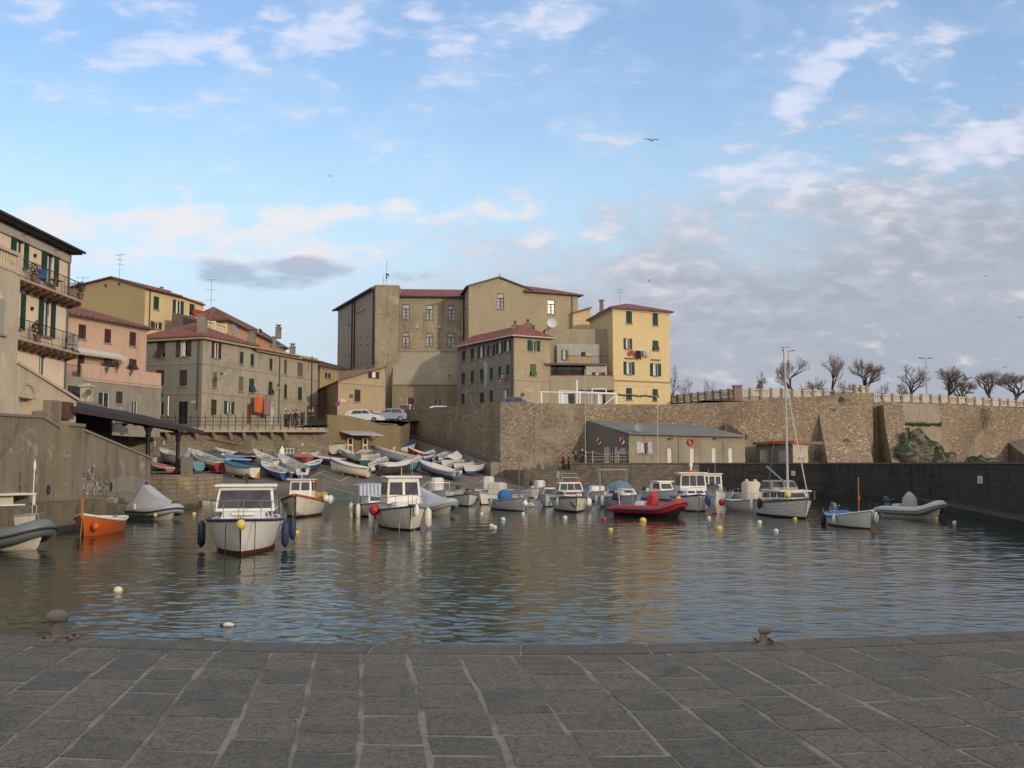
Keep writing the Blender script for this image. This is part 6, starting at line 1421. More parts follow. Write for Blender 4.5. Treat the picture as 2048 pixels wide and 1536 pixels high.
# --- promenade balustrade and posts
BRICKP = stone('pier_brick', [(.29, .20, .15), (.34, .25, .19), (.26, .19, .145)], (.30, .25, .19), 5, 2, warp=.05); BALC = plaster('cream_cast_stone', (.47, .42, .33), (.38, .34, .27), sc=1.5, streak=.2)
def balustrade(label, pts, step, hh=.95, pmat=BRICKP, base=None):
    o = thing('balustrade', label, 'balustrade', tuple(pts[0])); k = 0
    for A, B_ in zip(pts, pts[1:]):
        n = max(1, round((B_ - A).length / step)); d = (B_ - A) / n; F = Fac(A, B_)
        for i in range(n):
            p = A + d * i; s0 = (Vector((p.x, p.y)) - F.o).dot(F.d); s1 = s0 + (Vector((d.x, d.y))).length; z = p.z; zb = z + d.z
            mb = MB(); F.box(mb, s0 - .13, s0 + .13, z - .3, z + hh + .04, -.14, .14); F.box(mb, s0 - .16, s0 + .16, z + hh + .043, z + hh + .1, -.17, .17); mb.build('pier', pmat, o, world=True, smooth=False)
            mb = MB(); zm_ = (z + zb) / 2
            F.box(mb, s0 + .133, s1 - .133, zm_ + hh - .18, zm_ + hh, -.1, .1); F.box(mb, s0 + .133, s1 - .133, zm_ + .08, zm_ + .22, -.1, .1)
            if k % 2: F.box(mb, s0 + .16, s1 - .16, zm_ + .23, zm_ + hh - .26, -.06, .06)
            else:
                q_ = s0 + .2
                while q_ < s1 - .2: F.box(mb, q_, q_ + .1, zm_ + .22, zm_ + hh - .18, -.05, .05); q_ += .24
            mb.build('panel', BALC, o, world=True, smooth=False); k += 1
    return o
balustrade('cream balustrade with brick piers running along the promenade to the right', [pz(1745, 803, 120.6) and Vector(pz(1745, 803, 120.6)), Vector(pz(1880, 806, 122.9)), Vector(pz(2048, 816, 128.4)), Vector(pz(2250, 826, 134))], 1.42)
balustrade('short white railed balustrade at the top of the wide buttress', [Vector(pz(1709, 787, 118.5)), Vector(pz(1744, 789, 119.5))], 1.0)
tA = [Vector(pz(1478, 793, 118)), Vector(pz(1707, 797, 121.5))]
tB = [Vector(pz(1342, 806, 132)), Vector(pz(1474, 793, 118.2))]
balustrade('cream balustrade with brick piers behind the top of the rubble wall', tA, 1.42)
balustrade('shaded brick pier balustrade climbing beside the yellow house', tB, 1.6)
wall_thing('promenade_wall', 'smooth grey wall carrying the balustrade above the rubble wall', [(p.x, p.y - .0, p.z - .0) for p in tA], 8, .5, plaster('promenade_render', (.30, .26, .19), (.24, .21, .16)))
wall_thing('promenade_wall', 'shaded grey ramp wall beside the yellow house', [(p.x, p.y, p.z) for p in tB], 8, .5, MATS['promenade_render'])
q = Vector(pz(1475, 800, 117.6)); mb = MB(); mb.box((0, 0, .9), (.9, .9, 2.2)); mb.box((0, 0, 2.06), (1.1, 1.1, .14)); o = mb.build('corner_pier', BRICKP, smooth=False); o.location = (q.x, q.y, q.z - .4); tag(o, 'stout brick corner pier where the two balustrades meet', 'pillar')

# houses behind the camera that shade the quay, as the photograph's long shade shows
o = thing('quayside_house', 'plain quayside house standing behind the photographer', 'house', (12, -30, 1.29)); mb = MB()
for (x0, y0, x1, y1, h) in ((-14, -34, 70, -20, 11),): mb.hexa([(x0, y0, 1.29), (x1, y0, 1.29), (x1, y1, 1.29), (x0, y1, 1.29), (x0, y0, h), (x1, y0, h), (x1, y1, h), (x0, y1, h)])
mb.build('wall', CREAM, o, world=True, smooth=False); hip(o, [(-14, -34), (70, -34), (70, -20), (-14, -20)], 11, 2, mat=ROOF, along=3)
# ------------------------------------------------------------------ boats
HW = paint('white_hull', (.66, .64, .58), .35, wear=.16); HC = paint('cream_hull', (.64, .60, .50), .4, wear=.2); NAVY = paint('navy_blue', (.016, .022, .06), .4); BLACKR = paint('black_rubber', (.02, .02, .022), .6)
BLU = paint('boat_blue', (.03, .09, .28), .5, wear=.2); LBL = paint('light_blue', (.12, .25, .36), .55, wear=.2); TEAL = paint('teal_green', (.02, .13, .13), .5, wear=.2); REDB = paint('boat_red', (.30, .025, .02), .5, wear=.2); ORB = paint('orange_hull', (.50, .11, .015), .35, wear=.1)
MAR = paint('maroon', (.10, .02, .025), .4); WOOD = paint('varnished_wood', (.22, .10, .035), .5); GRT = paint('grey_tarp', (.40, .41, .44), .8, wear=.15); WHT = paint('white_tarp', (.55, .54, .50), .85, wear=.15); DGT = paint('dark_green_tarp', (.012, .035, .03), .85); CRT = paint('cream_canvas', (.48, .44, .36), .9)
PINKB = paint('faded_pink_red', (.35, .10, .09), .7); SCREEN = glassy('windscreen', (.05, .045, .05), .12); CHROME = paint('steel_tube', (.45, .45, .46), .3, .8); YELB = paint('yellow_buoy', (.60, .45, .10), .5); CRB = paint('cream_buoy', (.60, .56, .38), .5)
INW = paint('boat_interior', (.42, .43, .42), .6, wear=.25); ROPE = paint('grey_rope', (.28, .26, .22), .9); BOOTR = paint('boot_brown', (.10, .03, .02), .6); GREYB = paint('grey_hull', (.28, .29, .30), .5, wear=.2); BLUCOV = paint('blue_cover', (.02, .12, .34), .8); BROWNI = paint('brown_upholstery', (.13, .09, .06), .8)
def lerp(a, b, t_): return a + (b - a) * t_
class Hull:
    def __init__(s, L, B, zs=.6, zm=.5, zb=.9, draft=.3, tw=.8, full=2.0, rake=.45, wl=.06, sharp=.6):
        s.__dict__.update(L=L, B=B, zs=zs, zm=zm, zb=zb, draft=draft, tw=tw, full=full, rake=rake, wl=wl, sharp=sharp)
    def hb(s, t_):
        if t_ < .42: return s.B / 2 * (s.tw + (1 - s.tw) * math.sin(math.pi / 2 * t_ / .42))
        return s.B / 2 * max(0.012, (1 - ((t_ - .42) / .58) ** s.full)) ** .85
    def sh(s, t_):
        return s.zm + (s.zb - s.zm) * (max(0, (t_ - .35) / .65)) ** 1.8 + (s.zs - s.zm) * (max(0, (.4 - t_) / .4)) ** 2
    def kz(s, t_): return -s.draft * (1 - .9 * max(0, (t_ - .7) / .3) ** 2)
    def pt(s, t_, side, q, inset=0):
        zk, zs_ = s.kz(t_), s.sh(t_); z = zk + (zs_ - zk) * q
        m_ = t_ ** 1.5; mid = q ** .24 * .97 + .03 * q; bow = q ** s.sharp
        y = max(0, s.hb(t_) - inset) * (mid * (1 - m_) + bow * m_)
        x = -s.L / 2 + t_ * (s.L - s.rake) + s.rake * q ** .8 * t_ ** 3
        return Vector((x, side * y, z))
    def inn(s, t_, side, v_, floor):
        a = s.pt(t_, side, 1, .06); z = lerp(a.z, min(a.z, floor), v_); zk = s.kz(t_); q = (z - zk) / (s.sh(t_) - zk); b = s.pt(t_, side, max(.02, q), .06)
        return Vector((a.x, side * max(0, min(abs(a.y) * (1 - .12 * v_), abs(b.y) - .05 * v_)), z))
    def rail(s, t_, side, dz=0, inset=0): p = s.pt(t_, side, 1, inset); p.z += dz; return p
    def build(s, parent, mats, open_from=.0, open_to=.8, inner=None, deck=None, strake=0, floor=.12, n=18, label=None):
        """mats: (bottom, side, strake)"""
        mb = MB(); qs = []
        rows = 4; up = 6
        def rowq(t_):
            zk, zs_ = s.kz(t_), s.sh(t_); qw = min(.8, max(.05, (s.wl - zk) / (zs_ - zk)))
            return [qw * (j / rows) ** 1.4 for j in range(rows + 1)] + [qw + (1 - qw) * j / up for j in range(1, up + 1)]
        nr = rows + up + 1
        for side in (1, -1):
            vs = []
            for i in range(n + 1):
                t_ = i / n
                for q in rowq(t_): vs.append(s.pt(t_, side, q))
            b = len(mb.v); mb.v += vs
            for i in range(n):
                for j in range(nr - 1):
                    f = [b + i * nr + j, b + (i + 1) * nr + j, b + (i + 1) * nr + j + 1, b + i * nr + j + 1]
                    mb.f.append(f if side == -1 else f[::-1]); mb.m.append(0 if j < rows else (2 if j >= nr - 1 - strake else 1))
        # transom
        q = rowq(0); mb.mi = 1
        for j in range(nr - 1): mb.mi = 0 if j < rows else 1; mb.poly([s.pt(0, 1, q[j]), s.pt(0, -1, q[j]), s.pt(0, -1, q[j + 1]), s.pt(0, 1, q[j + 1])])
        ho = mb.build('hull', list(mats) if len(mats) == 3 else list(mats) + [mats[1]], parent, ang=50, label=label)
        # gunwale cap and inner shell
        if inner:
            mb = MB(); m = 14; ia, ib = open_from, open_to
            for side in (1, -1):
                mb.grid(lambda u_, v_: (lambda t_: s.inn(t_, side, v_, floor))(lerp(ia + .015, ib, u_)), m, 2)
            mb.grid(lambda u_, v_: (lambda p: Vector((p.x, p.y * (2 * v_ - 1), floor)))(s.inn(lerp(ia + .015, ib, u_), 1, 1, floor)), m, 4)
            for tt in (ia + .015, ib):
                a, b_ = s.pt(tt, 1, 1, .06), s.pt(tt, -1, 1, .06); mb.poly([a, b_, s.inn(tt, -1, 1, floor), s.inn(tt, 1, 1, floor)])
            mb.build('interior', inner, parent, smooth=True, ang=40)
        return ho
    def gunwale(s, parent, mat, r=.035, dz=0, name='gunwale', t0=0, t1=1, flat=1):
        mb = MB(); k = 16
        for side in (1, -1):
            mb.tube([s.rail(lerp(t0, t1, i / k), side, dz) for i in range(k + 1)], r, 6)
        if t0 == 0: mb.tube([s.rail(0, 1, dz), s.rail(0, -1, dz)], r, 6)
        return mb.build(name, mat, parent)
    def deck(s, parent, mat, t0, t1, camber=.05, name='deck', inset=.02):
        mb = MB(); mb.grid(lambda u_, v_: (lambda p: Vector((p.x, p.y * (2 * v_ - 1), p.z - .012 + camber * (1 - (2 * v_ - 1) ** 2))))(s.pt(lerp(t0, t1, u_), 1, 1, inset)), 10, 6)
        return mb.build(name, mat, parent, ang=50)
    def sidedeck(s, parent, mat, t0, t1, w=.2):
        mb = MB()
        for side in (1, -1): mb.grid(lambda u_, v_: (lambda p, q: p.lerp(q, v_) - Vector((0, 0, .006)))(s.pt(lerp(t0, t1, u_), side, 1, .01), s.pt(lerp(t0, t1, u_), side, 1, w) * 1), 10, 1)
        return mb.build('side_deck', mat, parent)
def hexa_pane(mb, q, u0, u1, v0, v1, off=.012):
    a, b, c, d = [Vector(p) for p in q]; n = (b - a).cross(d - a).normalized() * off
    f = lambda u_, v_: (a.lerp(b, u_)).lerp(d.lerp(c, u_), v_) + n
    mb.poly([f(u0, v0), f(u1, v0), f(u1, v1), f(u0, v1)])
def house(parent, x0, x1, wb, wf, z0, z1, rf=.3, rb=.05, taper=.88, mat=None, side=((.1, .45), (.55, .9)), front=((.06, .47), (.53, .94)), v=(.38, .86), back=None, roof=True, over=.08, name='cabin', roofmat=None, wmat=None, zf=None):
    """cabin block: x0 aft, x1 forward; wb/wf half widths; rf forward rake"""
    mat = mat or HW; zf = z0 if zf is None else zf
    lo = [Vector((x0, -wb, z0)), Vector((x1, -wf, zf)), Vector((x1, wf, zf)), Vector((x0, wb, z0))]
    hi = [Vector((x0 + rb, -wb * taper, z1)), Vector((x1 - rf, -wf * taper, z1)), Vector((x1 - rf, wf * taper, z1)), Vector((x0 + rb, wb * taper, z1))]
    mb = MB(); mb.hexa(lo + hi); o = mb.build(name, mat, parent, smooth=False)
    bv = o.modifiers.new('bevel', 'BEVEL'); bv.width = .035; bv.segments = 2
    faces = []
    faces.append(([lo[1], lo[2], hi[2], hi[1]], front)); faces.append(([lo[0], lo[1], hi[1], hi[0]], side)); faces.append(([lo[2], lo[3], hi[3], hi[2]], [(1 - b, 1 - a) for a, b in side]))
    if back: faces.append(([lo[3], lo[0], hi[0], hi[3]], back))
    for q, ws in faces:
        for (a, b) in ws:
            mb = MB(); hexa_pane(mb, q, a, b, v[0], v[1], .014); w_ = mb.build('window', wmat or SCREEN, o, smooth=False)
    if roof:
        mb = MB(); zt = z1 + .05; r0, r1, r2, r3 = hi
        mb.rbox(((r0.x + r1.x) / 2, 0, z1 + .035), (abs(r1.x - r0.x) + over * 2, max(abs(r0.y), abs(r1.y)) * 2 + over, .07), .03)
        mb.build('roof', roofmat or mat, o)
    return o
def pulpit(H, parent, t0=.55, t1=1.0, h=.5, sides=(1, -1), r=.014, n=4, mat=None, inset=.06, close=True, mid=False):
    mb = MB(); P = lambda t_, sd, z: H.rail(t_, sd, z, inset) + Vector((-.05, 0, 0))
    for sd in (1, -1):
        mb.tube([P(t0, sd, 0)] + [P(lerp(t0, t1, i / 8), sd, h if i else h * .8) for i in range(9)], r, 5)
        for i in range(1, n + 1): t_ = lerp(t0, t1, i / n) - .01; mb.bar(P(t_, sd, 0), P(t_, sd, h), r * .9, 5)
    if close: mb.tube([P(t1, 1, h), P(t1, 1, h) + Vector((.1, -H.hb(t1) * .5, 0)), P(t1, -1, h)], r, 5)
    return mb.build('bow_rail', mat or CHROME, parent)
def fender(parent, p, r=.11, h=.6, mat=None, rope=True, ball=False, name='fender'):
    mb = MB(); p = Vector(p)
    if ball: mb.ball(p - Vector((0, 0, h / 2)), (r, r, r * 1.15))
    else: mb.lathe(p - Vector((0, 0, h)), [(.02, -.06), (r * .6, 0), (r, .09), (r, h - .09), (r * .6, h), (.03, h + .06)], 10)
    f = mb.build(name, mat or WHITEM, parent)
    if rope: mb = MB(); mb.bar(p, p + Vector((0, 0, .3)), .012, 4); mb.build('rope', ROPE, f)
    return f
def outboard(parent, p, sc=1, mat=None, up=False, label=None):
    p = Vector(p); M = Matrix.Translation(p) @ Matrix.Rotation(R(-52 if up else 0), 4, 'Y'); T = lambda q: M @ (Vector(q) * sc)
    mb = MB(); mb.hexa([T(q) for q in [(-.34, -.13, .10), (.06, -.13, .10), (.06, .13, .10), (-.34, .13, .10), (-.30, -.11, .44), (.0, -.10, .40), (.0, .10, .40), (-.30, .11, .44)]]); o = mb.build('outboard_motor', mat or BLACKR, parent, smooth=True, ang=80); bv = o.modifiers.new('bevel', 'BEVEL'); bv.width = .06 * sc; bv.segments = 3
    mb = MB(); mb.tube([T((-.14, 0, .12)), T((-.14, 0, -.45)), T((-.16, 0, -.72))], [.085 * sc, .06 * sc, .045 * sc], 6); mb.tube([T((-.36, 0, -.62)), T((.02, 0, -.62))], [.05 * sc, .035 * sc], 6); mb.build('motor_leg', GREYM, o)
    mb = MB(); mb.box(p + Vector((-.0, 0, -.05)), (.12 * sc, .22 * sc, .22 * sc)); mb.bar(T((0, 0, .2)), T((.45, .05, .3)), .02 * sc); mb.build('motor_bracket', GREYM, o)
    return o
def mooring(parent, H, side=0, far=2.0, t_=1.0, name='mooring_rope', z=-.05):
    a = H.rail(t_, 1, -.03) if side >= 0 else H.rail(t_, -1, -.03); a.y *= 1
    b = a + Vector((.12 * far, side * .1, -(a.z - z))); mb = MB(); mb.tube([a + (b - a) * k / 4 for k in range(5)], .014, 4); return mb.build(name, ROPE, parent)
def cover(H, parent, mat, t0=.02, t1=.98, ridge=.25, over=.03, drop=.12, name='tarpaulin', seed=1, peak=None):
    rn = random.Random(seed); ph = [rn.uniform(0, 6) for _ in range(4)]; mb = MB()
    def fn(u_, v_):
        t_ = lerp(t0, t1, u_); w = 2 * v_ - 1; p = H.rail(t_, 1 if w >= 0 else -1, 0, -over); k = abs(w)
        rg = ridge * (math.sin(math.pi * min(1, max(0, u_ * .9 + .08))) ** .6) * (1 + .25 * math.sin(u_ * 9 + ph[0]))
        if peak: rg = rg + peak[1] * max(0, 1 - abs(u_ - peak[0]) / peak[2]) ** .9
        if k > .93: return Vector((p.x, p.y * 1.0, p.z - drop * (k - .93) / .07 + .02))
        kk = k / .93
        return Vector((p.x, (1 if w >= 0 else -1) * abs(p.y) * kk, p.z + .03 + rg * (1 - kk ** 1.15) + .022 * math.sin(u_ * 34 + 5 * kk + ph[1]) * (1 - abs(2 * kk - 1))))
    mb.grid(fn, 36, 18); return mb.build(name, mat, parent, ang=60)
def thwarts(H, parent, ts, mat=None, dz=-.14, w=.24, name='seat'):
    for t_ in ts:
        p = H.pt(t_, 1, 1, .07); mb = MB(); mb.box((p.x, 0, p.z + dz), (w, p.y * 2 * .98, .035)); mb.build(name, mat or WOOD, parent)
def gear(parent, c, mat, s=.2, n=5, seed=1, name='gear'):
    rn = random.Random(seed); mb = MB()
    for k in range(n): mb.ball((c[0] + rn.uniform(-s, s), c[1] + rn.uniform(-s, s), c[2] + rn.uniform(0, s * .6)), (s * rn.uniform(.5, 1), s * rn.uniform(.4, .9), s * rn.uniform(.3, .6)), 8, 5)
    return mb.build(name, mat, parent, ang=80)
BOATGRP = 'boats moored in the harbour'; SLIPGRP = 'boats laid up on the slipway'
def heading(h): return R(h) - math.pi / 2          # h: 0 bow towards the viewer, 90 bow to the right
def place(name, label, bow_px, L, h, cat='boat', group=BOATGRP, z=0, ramp=False, trim=0, off=0):
    """bow_px = pixel of the bow at the waterline"""
    p = atz(*bow_px, 0); h += math.degrees(math.atan2(-p.x, p.y)); d = Vector((math.sin(R(h)), -math.cos(R(h)), 0)); c = p - d * (L / 2 - .25)
    return thing(name, label, cat, (c.x, c.y, z), heading(h), group)

# 1 big white cruiser in front
L = 6.8; H1 = Hull(L, 2.62, 1.0, .98, 1.14, .35, .86, 2.6, .55, .13, .30)
o = place('motor_cruiser', 'big white cabin cruiser moored nearest, bow on, with three dark blue fenders', (480, 1112), L, -3)
H1.build(o, (BOOTR, HW, HW), .0, .42, INW, floor=.35); H1.gunwale(o, NAVY, .05); H1.deck(o, HW, .42, .995, .10); H1.sidedeck(o, HW, 0, .44, .25)
b1 = house(o, -.2, 2.15, .98, .72, 1.0, 1.32, .55, .0, .9, HW, side=((.3, .5), (.7, .86)), front=(), v=(.3, .8), roof=False, name='coach_roof', zf=1.1)
b2 = house(o, -1.5, .95, 1.08, 1.0, 1.3, 2.12, .75, .1, .9, HW, side=((.08, .46), (.52, .92)), front=((.05, .95),), v=(.12, .84), over=.16, name='wheelhouse')
mb = MB(); mb.box((1.75, 0, 1.27), (.5, .7, .1)); mb.box((1.45, 0, 1.38), (.1, .42, .03)); mb.build('fore_hatch', HW, o)
pulpit(H1, o, .45, .985, .62, n=5, inset=.12); mb = MB()
mb.lathe((-.3, 0, 2.2), [(.03, 0), (.03, .22), (.07, .24), (.07, .32), (.03, .36)], 8); mb.build('mast_light', BLACKR, o)
pb = H1.rail(1, 1, 0); fender(o, pb + Vector((.12, 0, .02)), .15, .32, YELB, False, True, 'anchor_buoy')
mb = MB(); mb.tube([pb + Vector((-.1, 0, .05)), pb + Vector((.08, 0, .0)), pb + Vector((.06, 0, -.22))], .03, 5); mb.tube([pb + Vector((.04, .06, -.1)), pb + Vector((.07, 0, -.25)), pb + Vector((.04, -.06, -.1))], .025, 5); mb.build('anchor', RUST, o)
fender(o, H1.rail(.62, -1, -.06) + Vector((.1, -.16, 0)), .13, .8, NAVY); fender(o, H1.rail(.66, 1, -.1) + Vector((0, .16, 0)), .13, .8, paint('fender_blue', (.012, .028, .07), .6)); fender(o, H1.rail(.52, 1, -.02) + Vector((-.1, .3, 0)), .12, .68, MATS['fender_blue'])
for sd, dy in ((1, .62), (-1, -.62)):
    mb = MB(); a = H1.rail(.93, sd, .02); mb.tube([a, a + Vector((.35, 0, -.1)), Vector((a.x + .5, a.y * 1.0, .02)), Vector((a.x + .6, a.y, -.2))], .014, 4); mb.build('mooring_rope', BLACKR, o)

# 2 white fishing boat with red-brown gunwale
L = 6.4; H2 = Hull(L, 2.5, .75, .78, 1.25, .4, .7, 2.0, .35, .12, .55)
o = place('fishing_boat', 'white wooden fishing boat with a red brown gunwale and small wheelhouse', (590, 1036), L, -8)
H2.build(o, (BOOTR, HC, HC), .0, .5, INW, floor=.25); H2.gunwale(o, paint('red_brown_gunwale', (.33, .09, .035), .5), .07); H2.deck(o, HC, .5, .99, .06)
house(o, -.2, 1.1, .78, .62, .85, 2.0, .12, .05, .92, HW, side=((.12, .45), (.55, .88)), front=((.08, .46), (.54, .92)), v=(.45, .88), over=.12, roofmat=paint('cabin_roof_cream', (.5, .45, .36), .5), name='wheelhouse', zf=.98)
gear(o, (-.2, .85, 1.0), paint('heaped_net', (.36, .26, .08), .95), .35, 9, 3, 'fishing_net'); mb = MB(); mb.box((.2, .95, 1.75), (.25, .12, .6)); mb.build('fender_board', WOOD, o)
fender(o, H2.rail(.60, 1, .25) + Vector((0, .22, 0)), .17, .3, WHITEM, False, True); fender(o, H2.rail(.42, 1, .25) + Vector((0, .25, 0)), .24, .4, WHITEM, False, True)
mb = MB(); mb.bar((.5, 0, 2.05), (.5, 0, 2.4), .02); mb.ball((.5, 0, 2.42), .05); mb.build('mast_light', WHITEM, o)
# painted name and number on the bow
def bow_text(o, H, txt, t_, side, q, size, mat, rot=0):
    cu = bpy.data.curves.new('painted_name', 'FONT'); cu.body = txt; cu.size = size; cu.extrude = .002; cu.align_x = 'CENTER'; cu.align_y = 'CENTER'
    ob = bpy.data.objects.new('painted_name', cu); COL.objects.link(ob); ob.parent = o; cu.materials.append(mat)
    p = H.pt(t_, side, q); p2 = H.pt(t_ + .02, side, q); p3 = H.pt(t_, side, q + .08); tx = (p2 - p).normalized() * (-1 if side > 0 else 1); up_ = (p3 - p).normalized(); nz = tx.cross(up_).normalized(); up_ = nz.cross(tx)
    M = Matrix((tx, up_, nz)).transposed().to_4x4(); M.translation = p + nz * .025
    bpy.context.view_layer.update(); me = bpy.data.meshes.new_from_object(ob.evaluated_get(bpy.context.evaluated_depsgraph_get())); bpy.data.objects.remove(ob); ob = bpy.data.objects.new('painted_name', me); COL.objects.link(ob); ob.parent = o; ob.matrix_local = M; return ob
bow_text(o, H2, '10CC29', .80, -1, .72, .34, BLACKR); bow_text(o, H2, '--', .80, 1, .85, .3, BLACKR)
mb = MB(); a = H2.rail(1, 1); mb.tube([a + Vector((.03, .05, 0)), Vector((a.x + .02, .05, -.2))], .03, 5); mb.build('mooring_chain', RUST, o)

# 3 white pilothouse boat left of centre
L = 5.9; H3 = Hull(L, 2.35, .8, .8, 1.08, .35, .85, 2.4, .5, .08, .32)
o = place('motor_cruiser', 'white pilothouse boat with a big red ball fender on its bow rail', (820, 1062), L, 8)
H3.build(o, (paint('boot_dark', (.03, .03, .03), .6), HC, HC), .0, .3, INW, floor=.2); H3.gunwale(o, NAVY, .035, -.02); H3.deck(o, HW, .28, .99, .08)
house(o, -1.2, 1.9, .86, .5, .78, 1.2, .5, 0, .9, HW, side=(), front=(), roof=False, name='coach_roof', zf=.95)
house(o, -1.35, .75, .88, .80, 1.1, 2.28, .28, .05, .88, HW, side=((.08, .46), (.54, .92)), front=((.07, .46), (.54, .93)), v=(.34, .82), over=.14, name='wheelhouse')
pulpit(H3, o, .42, .985, .5, n=5, inset=.08); mb = MB(); mb.tube([(-.3, 0, 2.3), (-.3, 0, 2.75), (-.2, 0, 2.85)], .03); mb.bar((-.9, .6, 2.2), (-.9, .6, 3.4), .014); mb.build('radar_mast', CHROME, o)
fender(o, H3.rail(.60, -1, .2) + Vector((.1, -.2, 0)), .24, .45, paint('red_ball', (.38, .02, .025), .45), True, True); fender(o, H3.rail(.55, -1, -.1) + Vector((-.5, -.2, 0)), .14, .9, WHITEM); fender(o, H3.rail(.8, 1, -.05) + Vector((0, .15, 0)), .16, .8, HC); fender(o, H3.rail(.97, 1, .05) + Vector((.12, .05, 0)), .12, .45, WHITEM)
mooring(o, H3, 1); mooring(o, H3, -1, t_=.93)
mb = MB(); a = H3.rail(1, 1, .03); mb.box(a + Vector((.05, 0, .02)), (.45, .3, .06)); mb.build('bow_roller', NAVY, o)

def simple_cruiser(label, bow, L, h, B=2.0, hull=None, zc=(.6, 1.0, 1.6), cat='boat', gun=None, name='motor_boat', rail=True, bot=None, H=None, cab=None, **kw):
    H = H or Hull(L, B, .62, .6, .85, .3, .85, 2.2, .4, .07, .55); o = place(name, label, bow, L, h, cat)
    H.build(o, (bot or NAVY, hull or HW, hull or HW), 0, kw.get('cock', .42), INW, floor=.15); H.gunwale(o, gun or GREYB, .035); H.deck(o, HW, kw.get('cock', .42), .99, .07)
    if rail: pulpit(H, o, .5, .985, .38, n=4)
    mooring(o, H, 1, 4)
    return o, H
# 4 boat with striped awning
o, H = simple_cruiser('white boat with a blue and grey striped awning behind the pilothouse boat', (765, 1036), 5.2, 12, 2.2, gun=NAVY, cock=.5)
m_, n, b = newmat('striped_canvas'); cc = n.n('ShaderNodeTexCoord').outputs['Object']; w_ = n.n('ShaderNodeTexWave', bands_direction='Y'); n.put(w_.inputs[0], cc); w_.inputs['Scale'].default_value = 1.5; n.put(b.inputs['Base Color'], n.mix(n.sstep(w_.outputs[0], .45, .55), (.42, .44, .46), (.18, .24, .32))); b.inputs['Roughness'].default_value = .9
mb = MB(); mb.grid(lambda u_, v_: Vector((lerp(-1.6, .5, u_), lerp(-.95, .95, v_), 1.72 + .1 * math.sin(math.pi * v_))), 6, 8); mb.grid(lambda u_, v_: Vector((.5 + .15 * (1 - v_), lerp(-.95, .95, u_), lerp(1.15, 1.72 + .1 * math.sin(math.pi * u_), v_))), 8, 4); mb.build('awning', m_, o)
mb = MB(); [mb.bar((x, y, .6), (x, y, 1.72), .02) for x in (-1.6, .5) for y in (-.95, .95)]; mb.build('awning_frame', CHROME, o); house(o, -.2, 1.0, .7, .5, .7, 1.15, .3, 0, .9, HW, side=(), front=((.1, .9),), roof=False)
fender(o, H.rail(.7, -1) + Vector((0, -.15, 0)), .13, .75, HC); fender(o, H.rail(.5, -1, .1) + Vector((0, -.15, 0)), .13, .8, HC)

# RIB builder
def rib(label, at_px, L, h, tube=None, band_=None, cov=None, hullm=None, r=.23, bow_up=.35, B=1.9, pos='bow', coverpeak=None, group=BOATGRP, z=0.05):
    o = place('inflatable_boat', label, at_px, L, h, 'inflatable boat', group, z); hw = B / 2 - r
    def path(sd):
        pts = []
        for k in range(7): pts.append(Vector((lerp(-L / 2, L * .16, k / 6), sd * hw, .32 + .02 * k / 6)))
        for k in range(1, 9):
            a = k / 8 * math.pi / 2; pts.append(Vector((L * .16 + (L * .34 - r) * math.sin(a), sd * hw * math.cos(a) ** .9 if k < 8 else 0, .34 + bow_up * math.sin(a) ** 2.2)))
        return pts
    P = path(1) + path(-1)[::-1][1:]; P[0] -= Vector((.25, 0, 0)); P[-1] -= Vector((.25, 0, 0))
    rs = [r] * len(P); rs[0] = rs[-1] = r * .35
    mb = MB(); mb.tube(P, rs, 14); to = mb.build('inflatable_tube', tube or GREYB, o, ang=70)
    mb = MB(); P2 = [p + Vector((0, 0, 0)) for p in P[1:-1]]; c = Vector((-L * .1, 0, .35))
    outp = []
    for i, p in enumerate(P2):
        d = (P2[min(i + 1, len(P2) - 1)] - P2[max(i - 1, 0)]); d.z = 0; d.normalize(); nn = Vector((d.y, -d.x, 0));
        if nn.dot(p - c) < 0: nn = -nn
        outp.append(p + nn * (r * .97))
    mb.tube(outp, .055, 6); mb.build('rubbing_strake', band_ or NAVY, to)
    Hh = Hull(L * .93, (hw + r * .3) * 2, .3, .3, .3 + bow_up * .9, .3, .95, 2.2, .3, -1, .6); Hh.build(o, (hullm or HC, hullm or HC, hullm or HC), .02, .85, INW, floor=.12)
    return o, Hh, to, P
# 5 RIB grey covered behind pilothouse boat
def rib_cover(o, L, B, zt, peak, mat, x0=None, x1=None, seed=2, w=.9):
    mb = MB(); x0 = -L * .48 if x0 is None else x0; x1 = L * .40 if x1 is None else x1
    def fn(u_, v_):
        x = lerp(x0, x1, u_); s_ = 2 * v_ - 1; pk = max(0, 1 - abs(u_ - peak[0]) / (peak[1] if u_ < peak[0] else 1 - peak[0] + .02)) ** .85; wd = B / 2 * w * (1 if u_ < .62 else max(.05, 1 - ((u_ - .62) / .40) ** 2.2)); zb = .42 + .30 * max(0, (u_ - .6) / .4) ** 1.6
        zr = lerp(zb + .14, zt, pk); tt = abs(s_); fl = .26
        hh = lerp(zr, zb, max(0, (tt - fl) / (1 - fl)) ** .85)
        return Vector((x, s_ * wd, hh + .018 * math.sin(s_ * 26 + u_ * 4 + seed) * (1 - tt) - (.1 if tt > .99 else 0)))
    mb.grid(fn, 26, 26); return mb.build('boat_cover', mat, o, ang=60)
o, Hh, to, P = rib('grey inflatable under a grey cover behind the pilothouse boat', (902, 1030), 4.6, 38, paint('light_grey_rubber', (.34, .35, .36), .55), GREYB); rib_cover(o, 4.6, 1.9, 1.5, (.25, .25), GRT)
